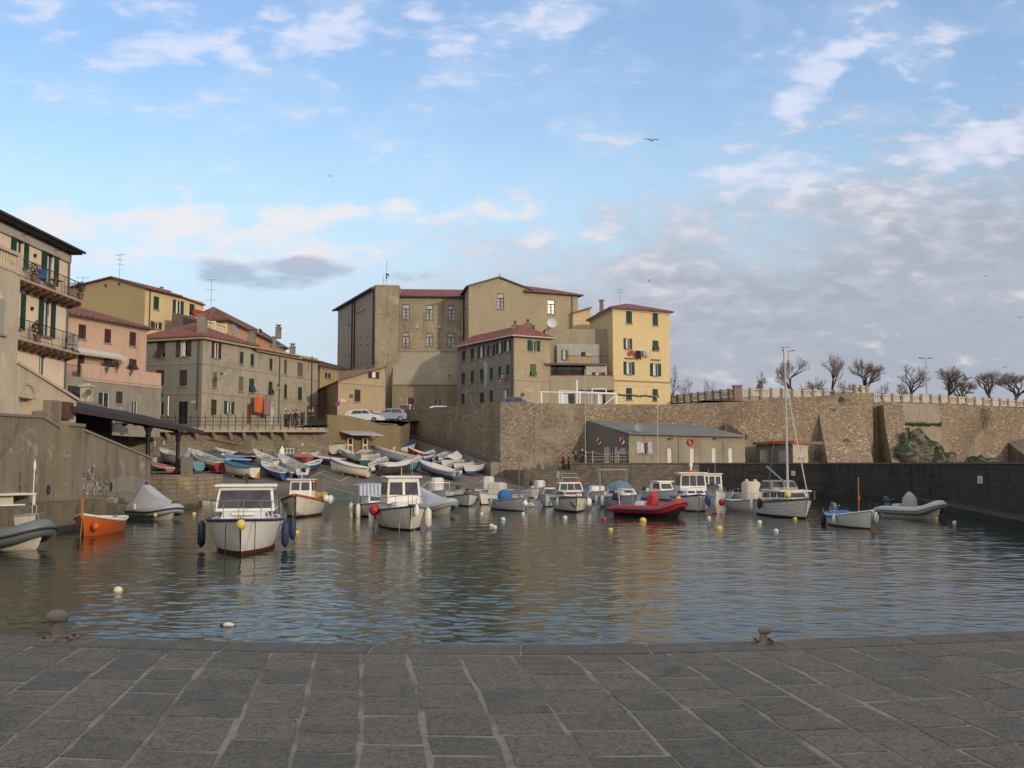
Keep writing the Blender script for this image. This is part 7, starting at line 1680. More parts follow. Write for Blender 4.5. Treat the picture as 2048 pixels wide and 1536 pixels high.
# 6 white cabin boat behind it
o, H = simple_cruiser('white boat with a tall covered seat behind the grey inflatable', (888, 1002), 5, 12, 2.0); mb = MB(); mb.rbox((-.4, 0, 1.15), (.9, 1.0, 1.3), .2); mb.build('seat_cover', WHT, o)
mb = MB(); mb.tube([(.6, -.8, .6), (.5, -.8, 1.4), (.5, .8, 1.4), (.6, .8, .6)], .025); mb.build('rail_arch', CHROME, o)
# 7
o, H = simple_cruiser('white open boat with a dark blue gunwale moored right of the covered inflatable', (937, 1013), 5.4, 9, 2.1, gun=NAVY, rail=False, cock=.6); thwarts(H, o, (.2, .45)); gear(o, (-.6, 0, .55), GREYB, .25, 5, 8)
# 7b
o, H = simple_cruiser('pale boat crowded behind the dark gunwaled boat', (925, 999), 5.0, 25, 1.9, rail=False, cock=.7); thwarts(H, o, (.3, .5)); mb = MB(); mb.tube([(.4, -.85, .6), (.3, -.8, 1.1), (.3, .8, 1.1), (.4, .85, .6)], .04); mb.build('rail_arch', BLACKR, o)
# 8 white with canopy
o, H = simple_cruiser('white boat with a cream canvas box over its console', (962, 1010), 5.4, -28, 2.1, cock=.6); mb = MB(); mb.rbox((-.1, 0, 1.05), (1.1, 1.2, 1.0), .15); mb.build('console_cover', CRT, o); fender(o, H.rail(.6, -1, .0) + Vector((0, -.12, 0)), .12, .6, HC)
o, H = simple_cruiser('white boat with a tall white covered seat behind the canvas box boat', (952, 999), 5.0, -22, 1.9, cock=.6, rail=False); mb = MB(); mb.rbox((-.6, 0, 1.2), (.8, .8, 1.3), .15); mb.build('seat_cover', WHT, o)
# 9 blue cover
o, H = simple_cruiser('white open boat with a blue bundle at its stern and a thin bare mast', (1046, 1023), 5.0, 19, 1.9, rail=False, cock=.75, bot=NAVY); mb = MB(); mb.ball((-1.4, 0, .85), (.45, .5, .42)); mb.build('bundled_cover', BLUCOV, o, ang=80)
thwarts(H, o, (.35, .55), INW); mb = MB(); mb.tube([(.9, .2, .5), (1.0, .2, 3.6)], .025); mb.build('mast', WOOD, o); fender(o, H.rail(.35, -1, -.02) + Vector((0, -.12, 0)), .12, .45, CRT); fender(o, H.rail(1, 1, -.2) + Vector((.1, .0, 0)), .16, .3, WHITEM, True, True); gear(o, (.3, 0, .6), TEAL, .2, 4, 5)
o, H = simple_cruiser('pale grey boat with a motor cover behind the blue bundle boat', (1058, 1005), 4.8, 28, 1.9, rail=False, cock=.7, hull=paint('pale_grey_hull', (.42, .45, .48), .4)); outboard(o, H.rail(0, 1, 0) * .0 + Vector((-2.4, 0, .65)), 1.1, GREYB)
# 10 red gunwale
o, H = simple_cruiser('white boat with a red gunwale and dark outboard near the low grey quay', (1100, 992), 4.8, 20, 2.0, gun=REDB, rail=False, cock=.75, bot=HW); outboard(o, (-2.75, 0, .7), 1.5, BLACKR); mb = MB(); mb.rbox((-.7, 0, 1.0), (1.1, .8, .75), .12); mb.build('engine_box', WHT, o)
# 11 maroon
L = 5.6; H = Hull(L, 2.3, .75, .75, .95, .35, .85, 2.3, .5, .1, .5); o = place('motor_cruiser', 'cream cabin cruiser with a maroon stripe and dark anchor mouth at the bow', (1153, 1025), L, 8); H.build(o, (NAVY, HC, HC), 0, .35, INW, floor=.2); H.gunwale(o, MAR, .05, -.02); H.deck(o, HW, .33, .99, .1)
house(o, -1.4, 1.3, .9, .55, .8, 1.2, .45, 0, .88, HW, side=((.12, .9),), front=((.06, .94),), v=(.3, .85), name='coach_roof', roof=False, wmat=MAR, zf=.95)
house(o, -1.5, .3, .85, .78, 1.2, 1.75, .4, .1, .86, HW, side=((.1, .9),), front=((.05, .34), (.37, .63), (.66, .95)), v=(.15, .85), roof=False, name='windscreen_frame')
mb = MB(); mb.tube([(-1.2, -.6, 1.7), (-1.2, -.55, 2.3), (-1.2, .55, 2.3), (-1.2, .6, 1.7)], .03); mb.tube([(-.2, -.6, 1.7), (-.2, -.55, 2.05), (-.2, .55, 2.05), (-.2, .6, 1.7)], .03); mb.build('rail_arch', CHROME, o)
pulpit(H, o, .35, .98, .42, n=5); mb = MB(); a = H.pt(.93, -1, .75); mb.tube([a, a + Vector((.18, .1, -.25)), a + Vector((.38, .2, -.3))], .05); mb.build('anchor', BLACKR, o)
for t_, sd in ((.75, -1), (.35, -1), (.8, 1), (.5, 1)): fender(o, H.rail(t_, sd, -.05) + Vector((0, sd * .1, 0)), .1, .4, WHITEM)
mb = MB(); mb.box((-1.7, .5, 1.75), (.03, .3, .35)); mb.bar((-1.7, .5, .9), (-1.7, .5, 1.95), .015); mb.build('red_flag', REDB, o); fender(o, Vector((1.75, .2, 1.12)), .1, .2, CRB, False, True)
# 12 small grey screened boat
o, H = simple_cruiser('small grey cabin boat with a sloping windscreen behind the maroon striped cruiser', (1092, 1014), 4.6, -10, 1.8, hull=paint('pale_grey_hull', (.42, .45, .48), .4)); house(o, -.9, .8, .72, .5, .62, 1.25, .6, 0, .85, HW, side=((.1, .9),), front=((.06, .94),), v=(.2, .85), roof=False); fender(o, H.rail(.7, -1) + Vector((0, -.15, 0)), .16, .3, WHITEM, True, True); fender(o, H.rail(.85, 1) + Vector((0, .15, 0)), .14, .3, WHITEM, True, True)
mb = MB(); mb.tube([(-.9, -.7, .7), (-.9, -.65, 2.1), (-.9, .65, 2.1), (-.9, .7, .7)], .03); mb.build('rail_arch', CHROME, o)
# 13 blue and white behind
o, H = simple_cruiser('white boat with a bright blue cover behind the maroon striped cruiser', (1205, 1004), 5.2, 14, 2.0, bot=BLU); cover(H, o, BLUCOV, .15, .6, .55, seed=5); mb = MB(); mb.rbox((.5, 0, .95), (.9, 1.1, .5), .1); mb.build('cuddy', HW, o)
# 14 spray hood + arch
L = 6.0; H = Hull(L, 2.25, .72, .72, .95, .35, .85, 2.2, .5, .07, .5); o = place('motor_cruiser', 'grey white cruiser with a blue spray hood and a tall steel frame', (1272, 1020), L, 18); H.build(o, (GREYB, paint('pale_grey_hull', (.42, .45, .48), .4), HW), 0, .4, INW, floor=.2); H.gunwale(o, GREYB, .035); H.deck(o, HW, .38, .99, .08)
house(o, -1.0, 1.6, .85, .5, .75, 1.3, .6, 0, .88, HW, side=((.15, .5),), front=((.2, .8),), v=(.35, .75), roof=False, name='coach_roof', zf=.9)
mb = MB(); mb.grid(lambda u_, v_: Vector((lerp(-1.5, .5, u_), lerp(-.85, .85, v_) * (1 - .25 * u_), 1.28 + .52 * math.sin(math.pi * v_) ** .6 * math.sin(math.pi * min(1, .12 + u_ * .88)) ** .5)), 10, 10); mb.build('spray_hood', paint('blue_grey_canvas', (.10, .17, .22), .35), o, ang=80)
mb = MB(); [mb.bar((x, y, .7), (x * 1.02, y, 2.5), .025) for x in (-2.3, -2.0) for y in (-.95, .95)]; mb.tube([(-2.3, -1, 2.5), (-2.3, 1, 2.5), (-2.0, 1, 2.5), (-2.0, -1, 2.5), (-2.3, -1, 2.5)], .035); mb.build('stern_frame', CHROME, o); pulpit(H, o, .4, .98, .42, n=5)
fender(o, H.rail(.15, -1) + Vector((0, -.12, 0)), .11, .55, WHITEM); fender(o, H.rail(.45, -1, .05) + Vector((.1, -.16, 0)), .13, .6, WHITEM)
# 15 red RIB
REDR = paint('red_rubber', (.36, .02, .02), .45)
o, Hh, to, P = rib('red inflatable boat with a dark blue band and red console', (1362, 1036), 4.7, 52, REDR, NAVY, None, BLACKR, .25, .42); mb = MB(); mb.rbox((.15, 0, .75), (.5, .55, .85), .08); mb.box((.22, 0, 1.22), (.04, .45, .25), ry=R(-20)); mb.build('steering_console', REDR, o)
mb = MB(); mb.rbox((-.6, 0, .55), (.7, .6, .45), .08); mb.build('seat', WHITEM, o); outboard(o, (-2.3, 0, .65), 1.35, paint('dark_blue_cowl', (.03, .035, .06), .4)); mb = MB(); mb.tube([(-1.75, -.6, .4), (-1.85, -.55, 1.35), (-1.85, .55, 1.35), (-1.75, .6, .4)], .03); mb.build('stern_arch', CHROME, o)
fender(o, (1.95, -.0, 1.08), .15, .25, YELB, False, True, 'bow_buoy')
# 16 small white cabin cruiser at back
o, H = simple_cruiser('small white cabin cruiser with an outboard against the breakwater wall', (1352, 1001), 5.6, 26, 2.1, cock=.4, bot=BLU); house(o, -.9, 1.1, .85, .6, .65, 1.45, .5, .3, .86, HW, side=((.35, .6), (.65, .92)), front=((.1, .9),), v=(.3, .8)); outboard(o, (-2.9, 0, .75), 1.4, paint('dark_blue_cowl', (.03, .035, .06), .4), True)
o, H = simple_cruiser('white open launch behind the covered console boat', (1535, 1006), 6.4, 34, 2.1, cock=.6, rail=True)
# 17 pilothouse blue stripe
L = 6.2; H = Hull(L, 2.45, .8, .8, 1.05, .38, .85, 2.3, .5, .08, .5); o = place('motor_cruiser', 'white pilothouse boat with a red life buoy on its roof', (1398, 1024), L, 8); H.build(o, (BOOTR, HW, HW), 0, .35, INW, floor=.2); H.gunwale(o, NAVY, .045, -.02); H.deck(o, HW, .33, .99, .1)
house(o, -1.3, 1.7, .92, .6, .82, 1.3, .4, 0, .9, HW, side=((.2, .6),), front=((.08, .46), (.54, .92)), v=(.35, .75), roof=False, name='coach_roof', wmat=NAVY, zf=.98)
house(o, -1.5, .55, .95, .85, 1.2, 2.3, .25, .05, .88, HW, side=((.06, .3), (.36, .62), (.68, .94)), front=((.05, .35), (.38, .62), (.65, .95)), v=(.3, .88), name='wheelhouse', over=.14); pulpit(H, o, .4, .98, .45, n=5)
mb = MB(); k = 14; mb.tube([(-.3 + .28 * math.cos(2 * math.pi * j / k), .28 * math.sin(2 * math.pi * j / k), 2.45) for j in range(k + 1)], .07, 6, False); mb.build('life_buoy', paint('buoy_orange', (.45, .10, .04), .6), o)
mb = MB(); mb.lathe((-.5, 0, 2.38), [(.06, 0), (.05, .3), (.1, .35), (.1, .55), (.02, .6)], 8); mb.bar((-.5, 0, 2.9), (-.35, 0, 3.5), .012); mb.build('mast_light', WHITEM, o)
fender(o, H.rail(.9, 1, .0) + Vector((0, .14, 0)), .14, .6, BLU); fender(o, H.rail(.7, -1, .05) + Vector((0, -.05, 0)), .12, .45, NAVY); mooring(o, H, -1)
# 18
L = 5.8; H = Hull(L, 2.1, .75, .75, 1.05, .38, .8, 2.0, .5, .08, .6); o = place('motor_cruiser', 'narrow white pilothouse boat with arched windows moored close behind', (1431, 1011), L, 5); H.build(o, (HC, HW, HW), 0, .35, INW, floor=.2); H.gunwale(o, GREYB, .035); H.deck(o, HW, .33, .99, .08)
house(o, -1.3, .2, .8, .74, .85, 2.15, .15, .02, .92, HW, side=((.1, .45), (.55, .9)), front=((.07, .3), (.37, .63), (.7, .93)), v=(.45, .88), name='wheelhouse'); mb = MB(); mb.bar((-.6, .3, 2.2), (-.8, .3, 3.9), .014); mb.bar((-.3, -.2, 2.2), (-.3, -.2, 2.6), .02); mb.build('whip_aerial', CHROME, o)
mb = MB(); mb.grid(lambda u_, v_: Vector((lerp(.3, 1.0, u_), lerp(-.7, .7, v_), .95 + .55 * math.sin(math.pi * v_) ** .5 * (1 - u_ * .5))), 4, 8); mb.build('clear_screen', SCREEN, o); pulpit(H, o, .5, .98, .35, n=4)
# 19 covered console
o, H = simple_cruiser('white boat with a tall cream covered console and a pink buoy on its side', (1532, 1026), 5.6, 20, 2.1, gun=LBL, cock=.7, bot=HW); mb = MB(); mb.rbox((.0, 0, 1.15), (1.1, .95, 1.35), .14); mb.ball((-.2, -.2, 1.85), .12); mb.ball((.2, .2, 1.85), .12); mb.build('console_cover', CRT, o, ang=50)
fender(o, H.rail(.15, -1, .0) + Vector((0, -.28, 0)), .19, .3, paint('pink_buoy', (.55, .03, .08), .5), True, True)
# 20 sailing cruiser
L = 5.8; H = Hull(L, 2.4, .85, .82, 1.08, .45, .8, 2.1, .5, .1, .5); o = place('sailing_cruiser', 'white clinker motor sailer with a tall bare mast and a grey canvas wheelhouse', (1612, 1038), L, 22, 'sailing boat'); H.build(o, (BLACKR, HW, HW), 0, .3, INW, floor=.3); H.gunwale(o, MAR, .045, -.02); H.deck(o, HW, .28, .99, .08)
mb = MB()
for q in (.45, .58, .7, .82):
    for sd in (1, -1): mb.tube([H.pt(i / 14, sd, q) + Vector((0, sd * .008, 0)) for i in range(15)], .014, 4)
mb.build('planking_lines', HC, o)
house(o, -1.6, 1.6, .95, .62, .88, 1.4, .3, 0, .9, HW, side=((.08, .34), (.4, .6), (.68, .92)), front=((.1, .9),), v=(.25, .8), roof=True, name='coach_roof', zf=1.0)
mb = MB(); lo = [(-2.2, -.9, 1.3), (-.1, -.8, 1.44), (-.1, .8, 1.44), (-2.2, .9, 1.3)]; hi = [(-2.0, -.75, 1.98), (-.55, -.68, 1.98), (-.55, .68, 1.98), (-2.0, .75, 1.98)]; mb.hexa(lo + hi); dh = mb.build('canvas_dodger', paint('grey_canvas', (.27, .26, .24), .9), o, smooth=False); bv = dh.modifiers.new('b', 'BEVEL'); bv.width = .12; bv.segments = 3
for q, ws in (([lo[1], lo[2], hi[2], hi[1]], ((.06, .47), (.53, .94))), ([lo[0], lo[1], hi[1], hi[0]], ((.1, .85),)), ([lo[2], lo[3], hi[3], hi[2]], ((.15, .9),))):
    for a, b in ws: mb = MB(); hexa_pane(mb, q, a, b, .3, .85, .02); mb.build('window', SCREEN, dh, smooth=False)
MASTM = paint('mast_alloy', (.42, .40, .34), .45, .3); mb = MB(); zt = 9.3; mb.tube([(.15, 0, 1.4), (.15, 0, zt)], [.075, .055], 8); mb.build('mast', MASTM, o); mb = MB(); mb.box((.15, 0, zt - .35), (.12, .12, .9)); mb.bar((.05, 0, zt + .1), (-.3, 0, zt + .22), .02); mb.bar((.2, -.25, zt + .12), (.2, .25, zt + .12), .02); mb.build('masthead', GREYM, o)
mb = MB(); mb.tube([(.1, 0, 1.75), (-1.7, -.5, 2.75)], .05, 6); mb.build('boom', LBL, o); mb = MB()
for e in ((-3.2, 0, .9), (.1, -1.2, .85), (.1, 1.2, .85)): mb.bar((.15, 0, zt - .2), e, .008, 4)
mb.build('rigging', GREYM, o); mb = MB(); mb.bar((.2, 0, 7.4), (3.0, 0, 1.15), .03, 5); mb.build('furled_forestay', CRT, o); pulpit(H, o, .55, .985, .5, n=4); 
fender(o, H.rail(.85, -1, .45) + Vector((.1, -.1, 0)), .17, .36, YELB, False, True); fender(o, H.rail(.4, -1, .12) + Vector((0, -.12, 0)), .13, .5, BLACKR); fender(o, H.rail(.06, -1, 0) + Vector((0, -.1, 0)), .12, .6, WHITEM)
mb = MB(); mb.grid(lambda u_, v_: Vector((lerp(1.9, 2.9, u_), .85 - .5 * u_, 1.0 + .5 * v_)), 4, 4); mb.build('rail_net', paint('brown_net', (.08, .06, .05), .9), o)
# 21 small white boat, blue cover
L = 4.6; H = Hull(L, 1.7, .55, .52, .85, .28, .45, 2.0, .3, .07, .55); o = place('fishing_boat', 'small white open boat with a blue tarpaulin and a short red flagged mast', (1741, 1059), L, 23); H.build(o, (BOOTR, HW, HW), .0, .8, INW, floor=.1); H.gunwale(o, WHITEM, .035); H.deck(o, INW, .8, .99, .03)
cover(H, o, BLUCOV, .02, .5, .14, drop=.14, seed=9); thwarts(H, o, (.62, .72), INW); mb = MB(); mb.tube([(.8, 0, .2), (.85, 0, 2.3)], .035); mb.build('mast', WOOD, o); mb = MB(); mb.box((.86, 0, 1.35), (.09, .09, .22)); mb.build('flag_bundle', REDB, o)
mb = MB(); mb.bar((2.05, 0, .7), (2.1, 0, 1.25), .03); mb.build('stem_post', IRON, o); mb = MB(); mb.tube([(-.4, .5, .6), (.6, .55, 1.0), (1.5, .5, 1.15), (2.2, .3, .95), (2.3, .2, .5)], .012, 4); mb.build('bow_hoop', IRON, o)
outboard(o, (-2.3, .1, .6), 1.0, paint('teal_cowl', (.06, .12, .16), .5)); fender(o, H.rail(.1, -1, -.05) + Vector((0, -.1, 0)), .12, .5, BLACKR); fender(o, H.rail(.55, -1, -.02) + Vector((0, -.08, 0)), .08, .35, WHITEM); fender(o, H.rail(.95, 1, -.1) + Vector((.1, .06, 0)), .11, .35, WHITEM); gear(o, (.3, 0, .5), WHT, .2, 3, 12)
# 22 grey RIB right
o, Hh, to, P = rib('pale inflatable boat with a draped console beside the breakwater at the right', (1880, 1038), 4.0, 46, paint('pale_grey_rubber', (.40, .42, .40), .5), GREYB, None, HC, .22, .38); mb = MB(); mb.lathe((-.35, 0, .35), [(.42, 0), (.40, .35), (.38, .6), (.22, .85), (.04, 1.0)], 9); mb.build('console_cover', paint('silver_cover', (.28, .29, .28), .8), o, ang=70); outboard(o, (-1.95, 0, .6), 1.0, paint('dark_blue_cowl', (.03, .035, .06), .4)); mb = MB(); mb.rbox((-1.1, 0, .5), (.5, .7, .3), .05); mb.build('seat', CRT, o)
# 23 orange boat left
L = 4.3; H = Hull(L, 1.75, .58, .52, .88, .28, .7, 2.2, .3, .03, .5); o = place('rowing_boat', 'bright orange open boat with a red ball fender near the left harbour wall', (167, 1073), L, -17); H.build(o, (ORB, ORB, ORB), .0, .9, INW, floor=.08); H.gunwale(o, HW, .05, .01); thwarts(H, o, (.25, .5, .72), HW); H.deck(o, HW, .88, .99, .02)
mb = MB(); a = H.rail(1, 1); mb.box((a.x, 0, a.z + .25), (.08, .09, .75)); mb.build('stem_post', paint('orange_post', (.40, .14, .02), .6), o); fender(o, H.rail(.93, 1, -.28) + Vector((.0, .16, 0)), .155, .3, paint('orange_ball', (.52, .07, .02), .5), True, True); outboard(o, (-2.15, .1, .62), .95, paint('dark_blue_cowl', (.03, .035, .06), .4), True); mooring(o, H, 0)
# 24 RIB grey cover left
o, Hh, to, P = rib('grey inflatable under a tall peaked grey cover at the left', (348, 1040), 4.3, 32, paint('light_grey_rubber', (.34, .35, .36), .55), NAVY, None, HC, .25, .22, 2.0); rib_cover(o, 4.3, 2.1, 1.75, (.30, .30), GRT, seed=7)
fender(o, (1.6, -.9, .35), .1, .25, YELB, False, True, 'bow_buoy'); mb = MB(); mb.rbox((-.3, -1.02, .62), (.3, .14, .3), .03); mb.build('side_bag', CRT, o)
# 25 RIB cut by left edge and canvas boat behind it
o, Hh, to, P = rib('dark banded grey inflatable cut off by the left edge', (84, 1100), 5.2, 46, paint('grey_rubber', (.13, .145, .155), .5), BLACKR, None, HC, .30, .35, 2.2); mb = MB(); mb.tube(P[2:-2], [.19] * (len(P) - 4), 10); mb.build('lower_tube', BLACKR, to)
for v_ in to.data.vertices: pass
o, H = simple_cruiser('white boat with canvas side screen and awning at the left edge', (66, 1070), 6.0, 30, 2.3); mb = MB(); mb.box((-.6, 0, 1.62), (3.2, 2.2, .08)); mb.build('awning_top', WHT, o); mb = MB(); [mb.bar((x, y, .6), (x, y, 1.6), .035) for x in (-2.1, .95) for y in (-1.05, 1.05)]; mb.build('awning_frame', WHITEM, o); mb = MB(); [mb.grid(lambda u_, v_: Vector((lerp(-2, .6, u_), sd * (.98 + .04 * math.sin(u_ * 9)), .6 + 1.0 * v_)), 8, 4) for sd in (1, -1)]; mb.grid(lambda u_, v_: Vector((.6 + .04 * math.sin(u_ * 7), lerp(-.98, .3, u_), .6 + .95 * v_)), 8, 4); mb.build('side_screen', CRT, o); mb = MB(); mb.rbox((.5, 0, .95), (1, 1.5, .5), .1); mb.build('cuddy', HW, o)
mb = MB(); mb.bar((.9, 1.0, .6), (.95, 1.0, 3.1), .022); mb.ball((.95, 1.0, 2.8), (.06, .06, .22)); mb.build('flag_staff', WHITEM, o)
# 26 small green dinghy
L = 2.6; H = Hull(L, 1.2, .32, .3, .42, .12, .85, 3, .2, .0, .5); o = place('dinghy', 'tiny white and green dinghy floating by the stone quay', (405, 1010), L, -70); H.build(o, (HC, HC, TEAL), 0, .9, INW, strake=1, floor=.05); H.gunwale(o, TEAL, .03)

for bw, L_, h, lb, kw in (((1076, 996), 4.6, 40, 'low white boat between the pale grey boat and the red gunwaled one', {}), ((1180, 1003), 4.8, -20, 'white boat with a bare cockpit behind the maroon striped cruiser', {}), ((1232, 1000), 4.6, 30, 'cream boat seen through the tall steel frame', dict(hull=HC)), ((988, 1000), 4.4, 30, 'white boat with dark rim crowded behind the console boats', dict(gun=NAVY)), ((870, 1000), 4.6, -25, 'white boat half hidden behind the pilothouse boat', {}), ((1462, 1004), 5, 20, 'low white boat behind the narrow pilothouse boat', dict(gun=BLU))):
    o, H = simple_cruiser(lb, bw, L_, h, 1.8, rail=False, cock=.7, **kw); thwarts(H, o, (.3, .5), INW); outboard(o, (-L_ / 2, 0, .6), 1.05, BLACKR, random.random() < .5)
# ------- buoys
def buoy(px, py, r, mat, label, kind='ball'):
    p = atz(px, py, 0); r = r * p.y / FPX; o = thing('mooring_buoy', label, 'buoy', (p.x, p.y, 0), random.uniform(0, 6), 'mooring buoys'); mb = MB(); mb.ball((0, 0, r * .25), (r, r, r * .9), 14, 9); mb.build('float', mat, o)
    mb = MB(); k = 8; mb.tube([(0, .05 * math.cos(2 * math.pi * j / k), r * 1.15 + .05 * math.sin(2 * math.pi * j / k)) for j in range(k + 1)], .012, 4, False); mb.build('eye_ring', RUST, o); return o
BW = paint('white_buoy', (.58, .55, .47), .6); BR = paint('red_buoy', (.42, .02, .025), .5)
for a in ((594, 1067, 6, YELB, 'yellow buoy between the big cruiser and the fishing boat'), (388, 1029, 4, CRB, 'small cream buoy right of the peaked grey cover'), (236, 1183, 9, CRB, 'rusty cream buoy alone in the left foreground water'), (983, 1053, 5, BW, 'left one of two touching white buoys'), (989, 1056, 5, BW, 'right one of two touching white buoys'), (1006, 1040, 5, BW, 'white buoy below the blue bundle boat'), (963, 1029, 4, BW, 'white buoy in front of the dark gunwaled boat'),
          (1061, 1014, 8, BW, 'large white ball buoy by the bow of the blue bundle boat'), (1078, 1013, 3, BW, 'tiny white buoy left of the maroon striped cruiser'), (1130, 1037, 5, CRB, 'pale buoy below the maroon striped cruiser'), (1208, 1040, 6, paint('dull_red_buoy', (.25, .03, .035), .6), 'dull red buoy left of the red inflatable'), (1221, 1061, 5, YELB, 'small yellow buoy floating below the dull red buoy'),
          (1286, 1043, 7, YELB, 'bright yellow ball buoy below the red inflatable'), (1438, 1059, 7, paint('amber_buoy', (.62, .38, .08), .5), 'large amber buoy in open water right of the red inflatable'), (1418, 1037, 4, CRB, 'small cream buoy below the narrow pilothouse boat'), (1429, 1028, 5, BR, 'red buoy beside the pilothouse boats'), (1431, 1019, 3, CRB, 'tiny cream buoy behind the red buoy'), (1519, 1046, 5, CRB, 'pale buoy in front of the pink buoy boat'),
          (1552, 1063, 5, BW, 'white buoy left of the small blue covered boat'), (1590, 1039, 4, YELB, 'small yellow buoy under the motor sailer'), (1766, 1029, 4, CRB, 'small buoy at the stern of the right hand inflatable'), (1873, 1038, 4, YELB, 'small yellow buoy at the bow of the right hand inflatable'), (1909, 1046, 4, BW, 'white buoy farthest right near the breakwater'), (1046, 1029, 4, CRB, 'cream buoy at the foot of the blue bundle boat'), (1662, 1017, 3, YELB, 'tiny yellow buoy behind the blue tarpaulin')): buoy(*a)
p = atz(456, 1254, 0); o = thing('float_bundle', 'white drifting float tied with black rope close to the quay edge', 'buoy', (p.x, p.y, 0)); mb = MB(); mb.ball((0, 0, .035), (.095, .06, .05)); mb.ball((.05, .0, .03), (.06, .05, .045)); mb.build('float', BW, o, ang=80); mb = MB(); mb.tube([(-.13, .02, .06), (-.09, 0, .01), (0, -.06, .015), (.1, -.04, .01), (.14, 0, .02)], .012, 5); mb.ball((-.11, 0, .02), (.035, .03, .05)); mb.build('rope', BLACKR, o)

# ------- boats on the slipway: (bow px, stern px) on the ground
def slip(label, bow, stern, W, hullm, top=None, bot=None, inner=None, cov=None, motor=None, strake=0, H=None, zs=.62, zb=.88, extra=None, tw=.75, name='beached_boat', ridge=.2, gun=None, seats=True, Lmax=7.0, tilt=0):
    pb, ps = ramp_hit(*bow), ramp_hit(*stern); d = pb - ps; L = min(max(d.length, 3.0), Lmax); c = (pb + ps) / 2; h = math.atan2(d.y, d.x)
    dr = .3; zc = ramp_z(c.x, c.y)
    o = thing(name, label, 'boat', (c.x, c.y, zc), h, SLIPGRP)
    slope = (ramp_z(c.x + math.cos(h), c.y + math.sin(h)) - zc); o.rotation_euler = (R(tilt), -math.atan(slope), h)
    H = Hull(L, W * 1.02, zs + dr + .15, zs - .04 + dr + .15, zb + dr + .15, dr, tw, 2.1, .4, .5, .5)
    H.kz = lambda t_, H=H: .16 + .12 * max(0, (t_ - .75) / .25)
    H.build(o, (bot or hullm, hullm, top or hullm), 0, .82, inner or INW, strake=strake, floor=.34); H.gunwale(o, gun or top or HW, .04)
    H.deck(o, inner or INW, .82, .99, .03)
    if cov: cover(H, o, cov, .02, .97, ridge, seed=int(bow[0]))
    elif seats: thwarts(H, o, (.22, .48, .68), gun or WOOD)
    if motor: outboard(o, (-L / 2 - .02, 0, zs + .35), 1.15, motor, True)
    for t_ in (.25, .65):
        mb = MB(); p = H.pt(t_, 1, 0); mb.box((p.x, 0, .07), (.16, W * .55, .18)); mb.build('chock', WOOD, o)
    return o, H
TLT = paint('teal_tarp', (.02, .13, .17), .8); BG = paint('dark_green_paint', (.012, .03, .026), .6)
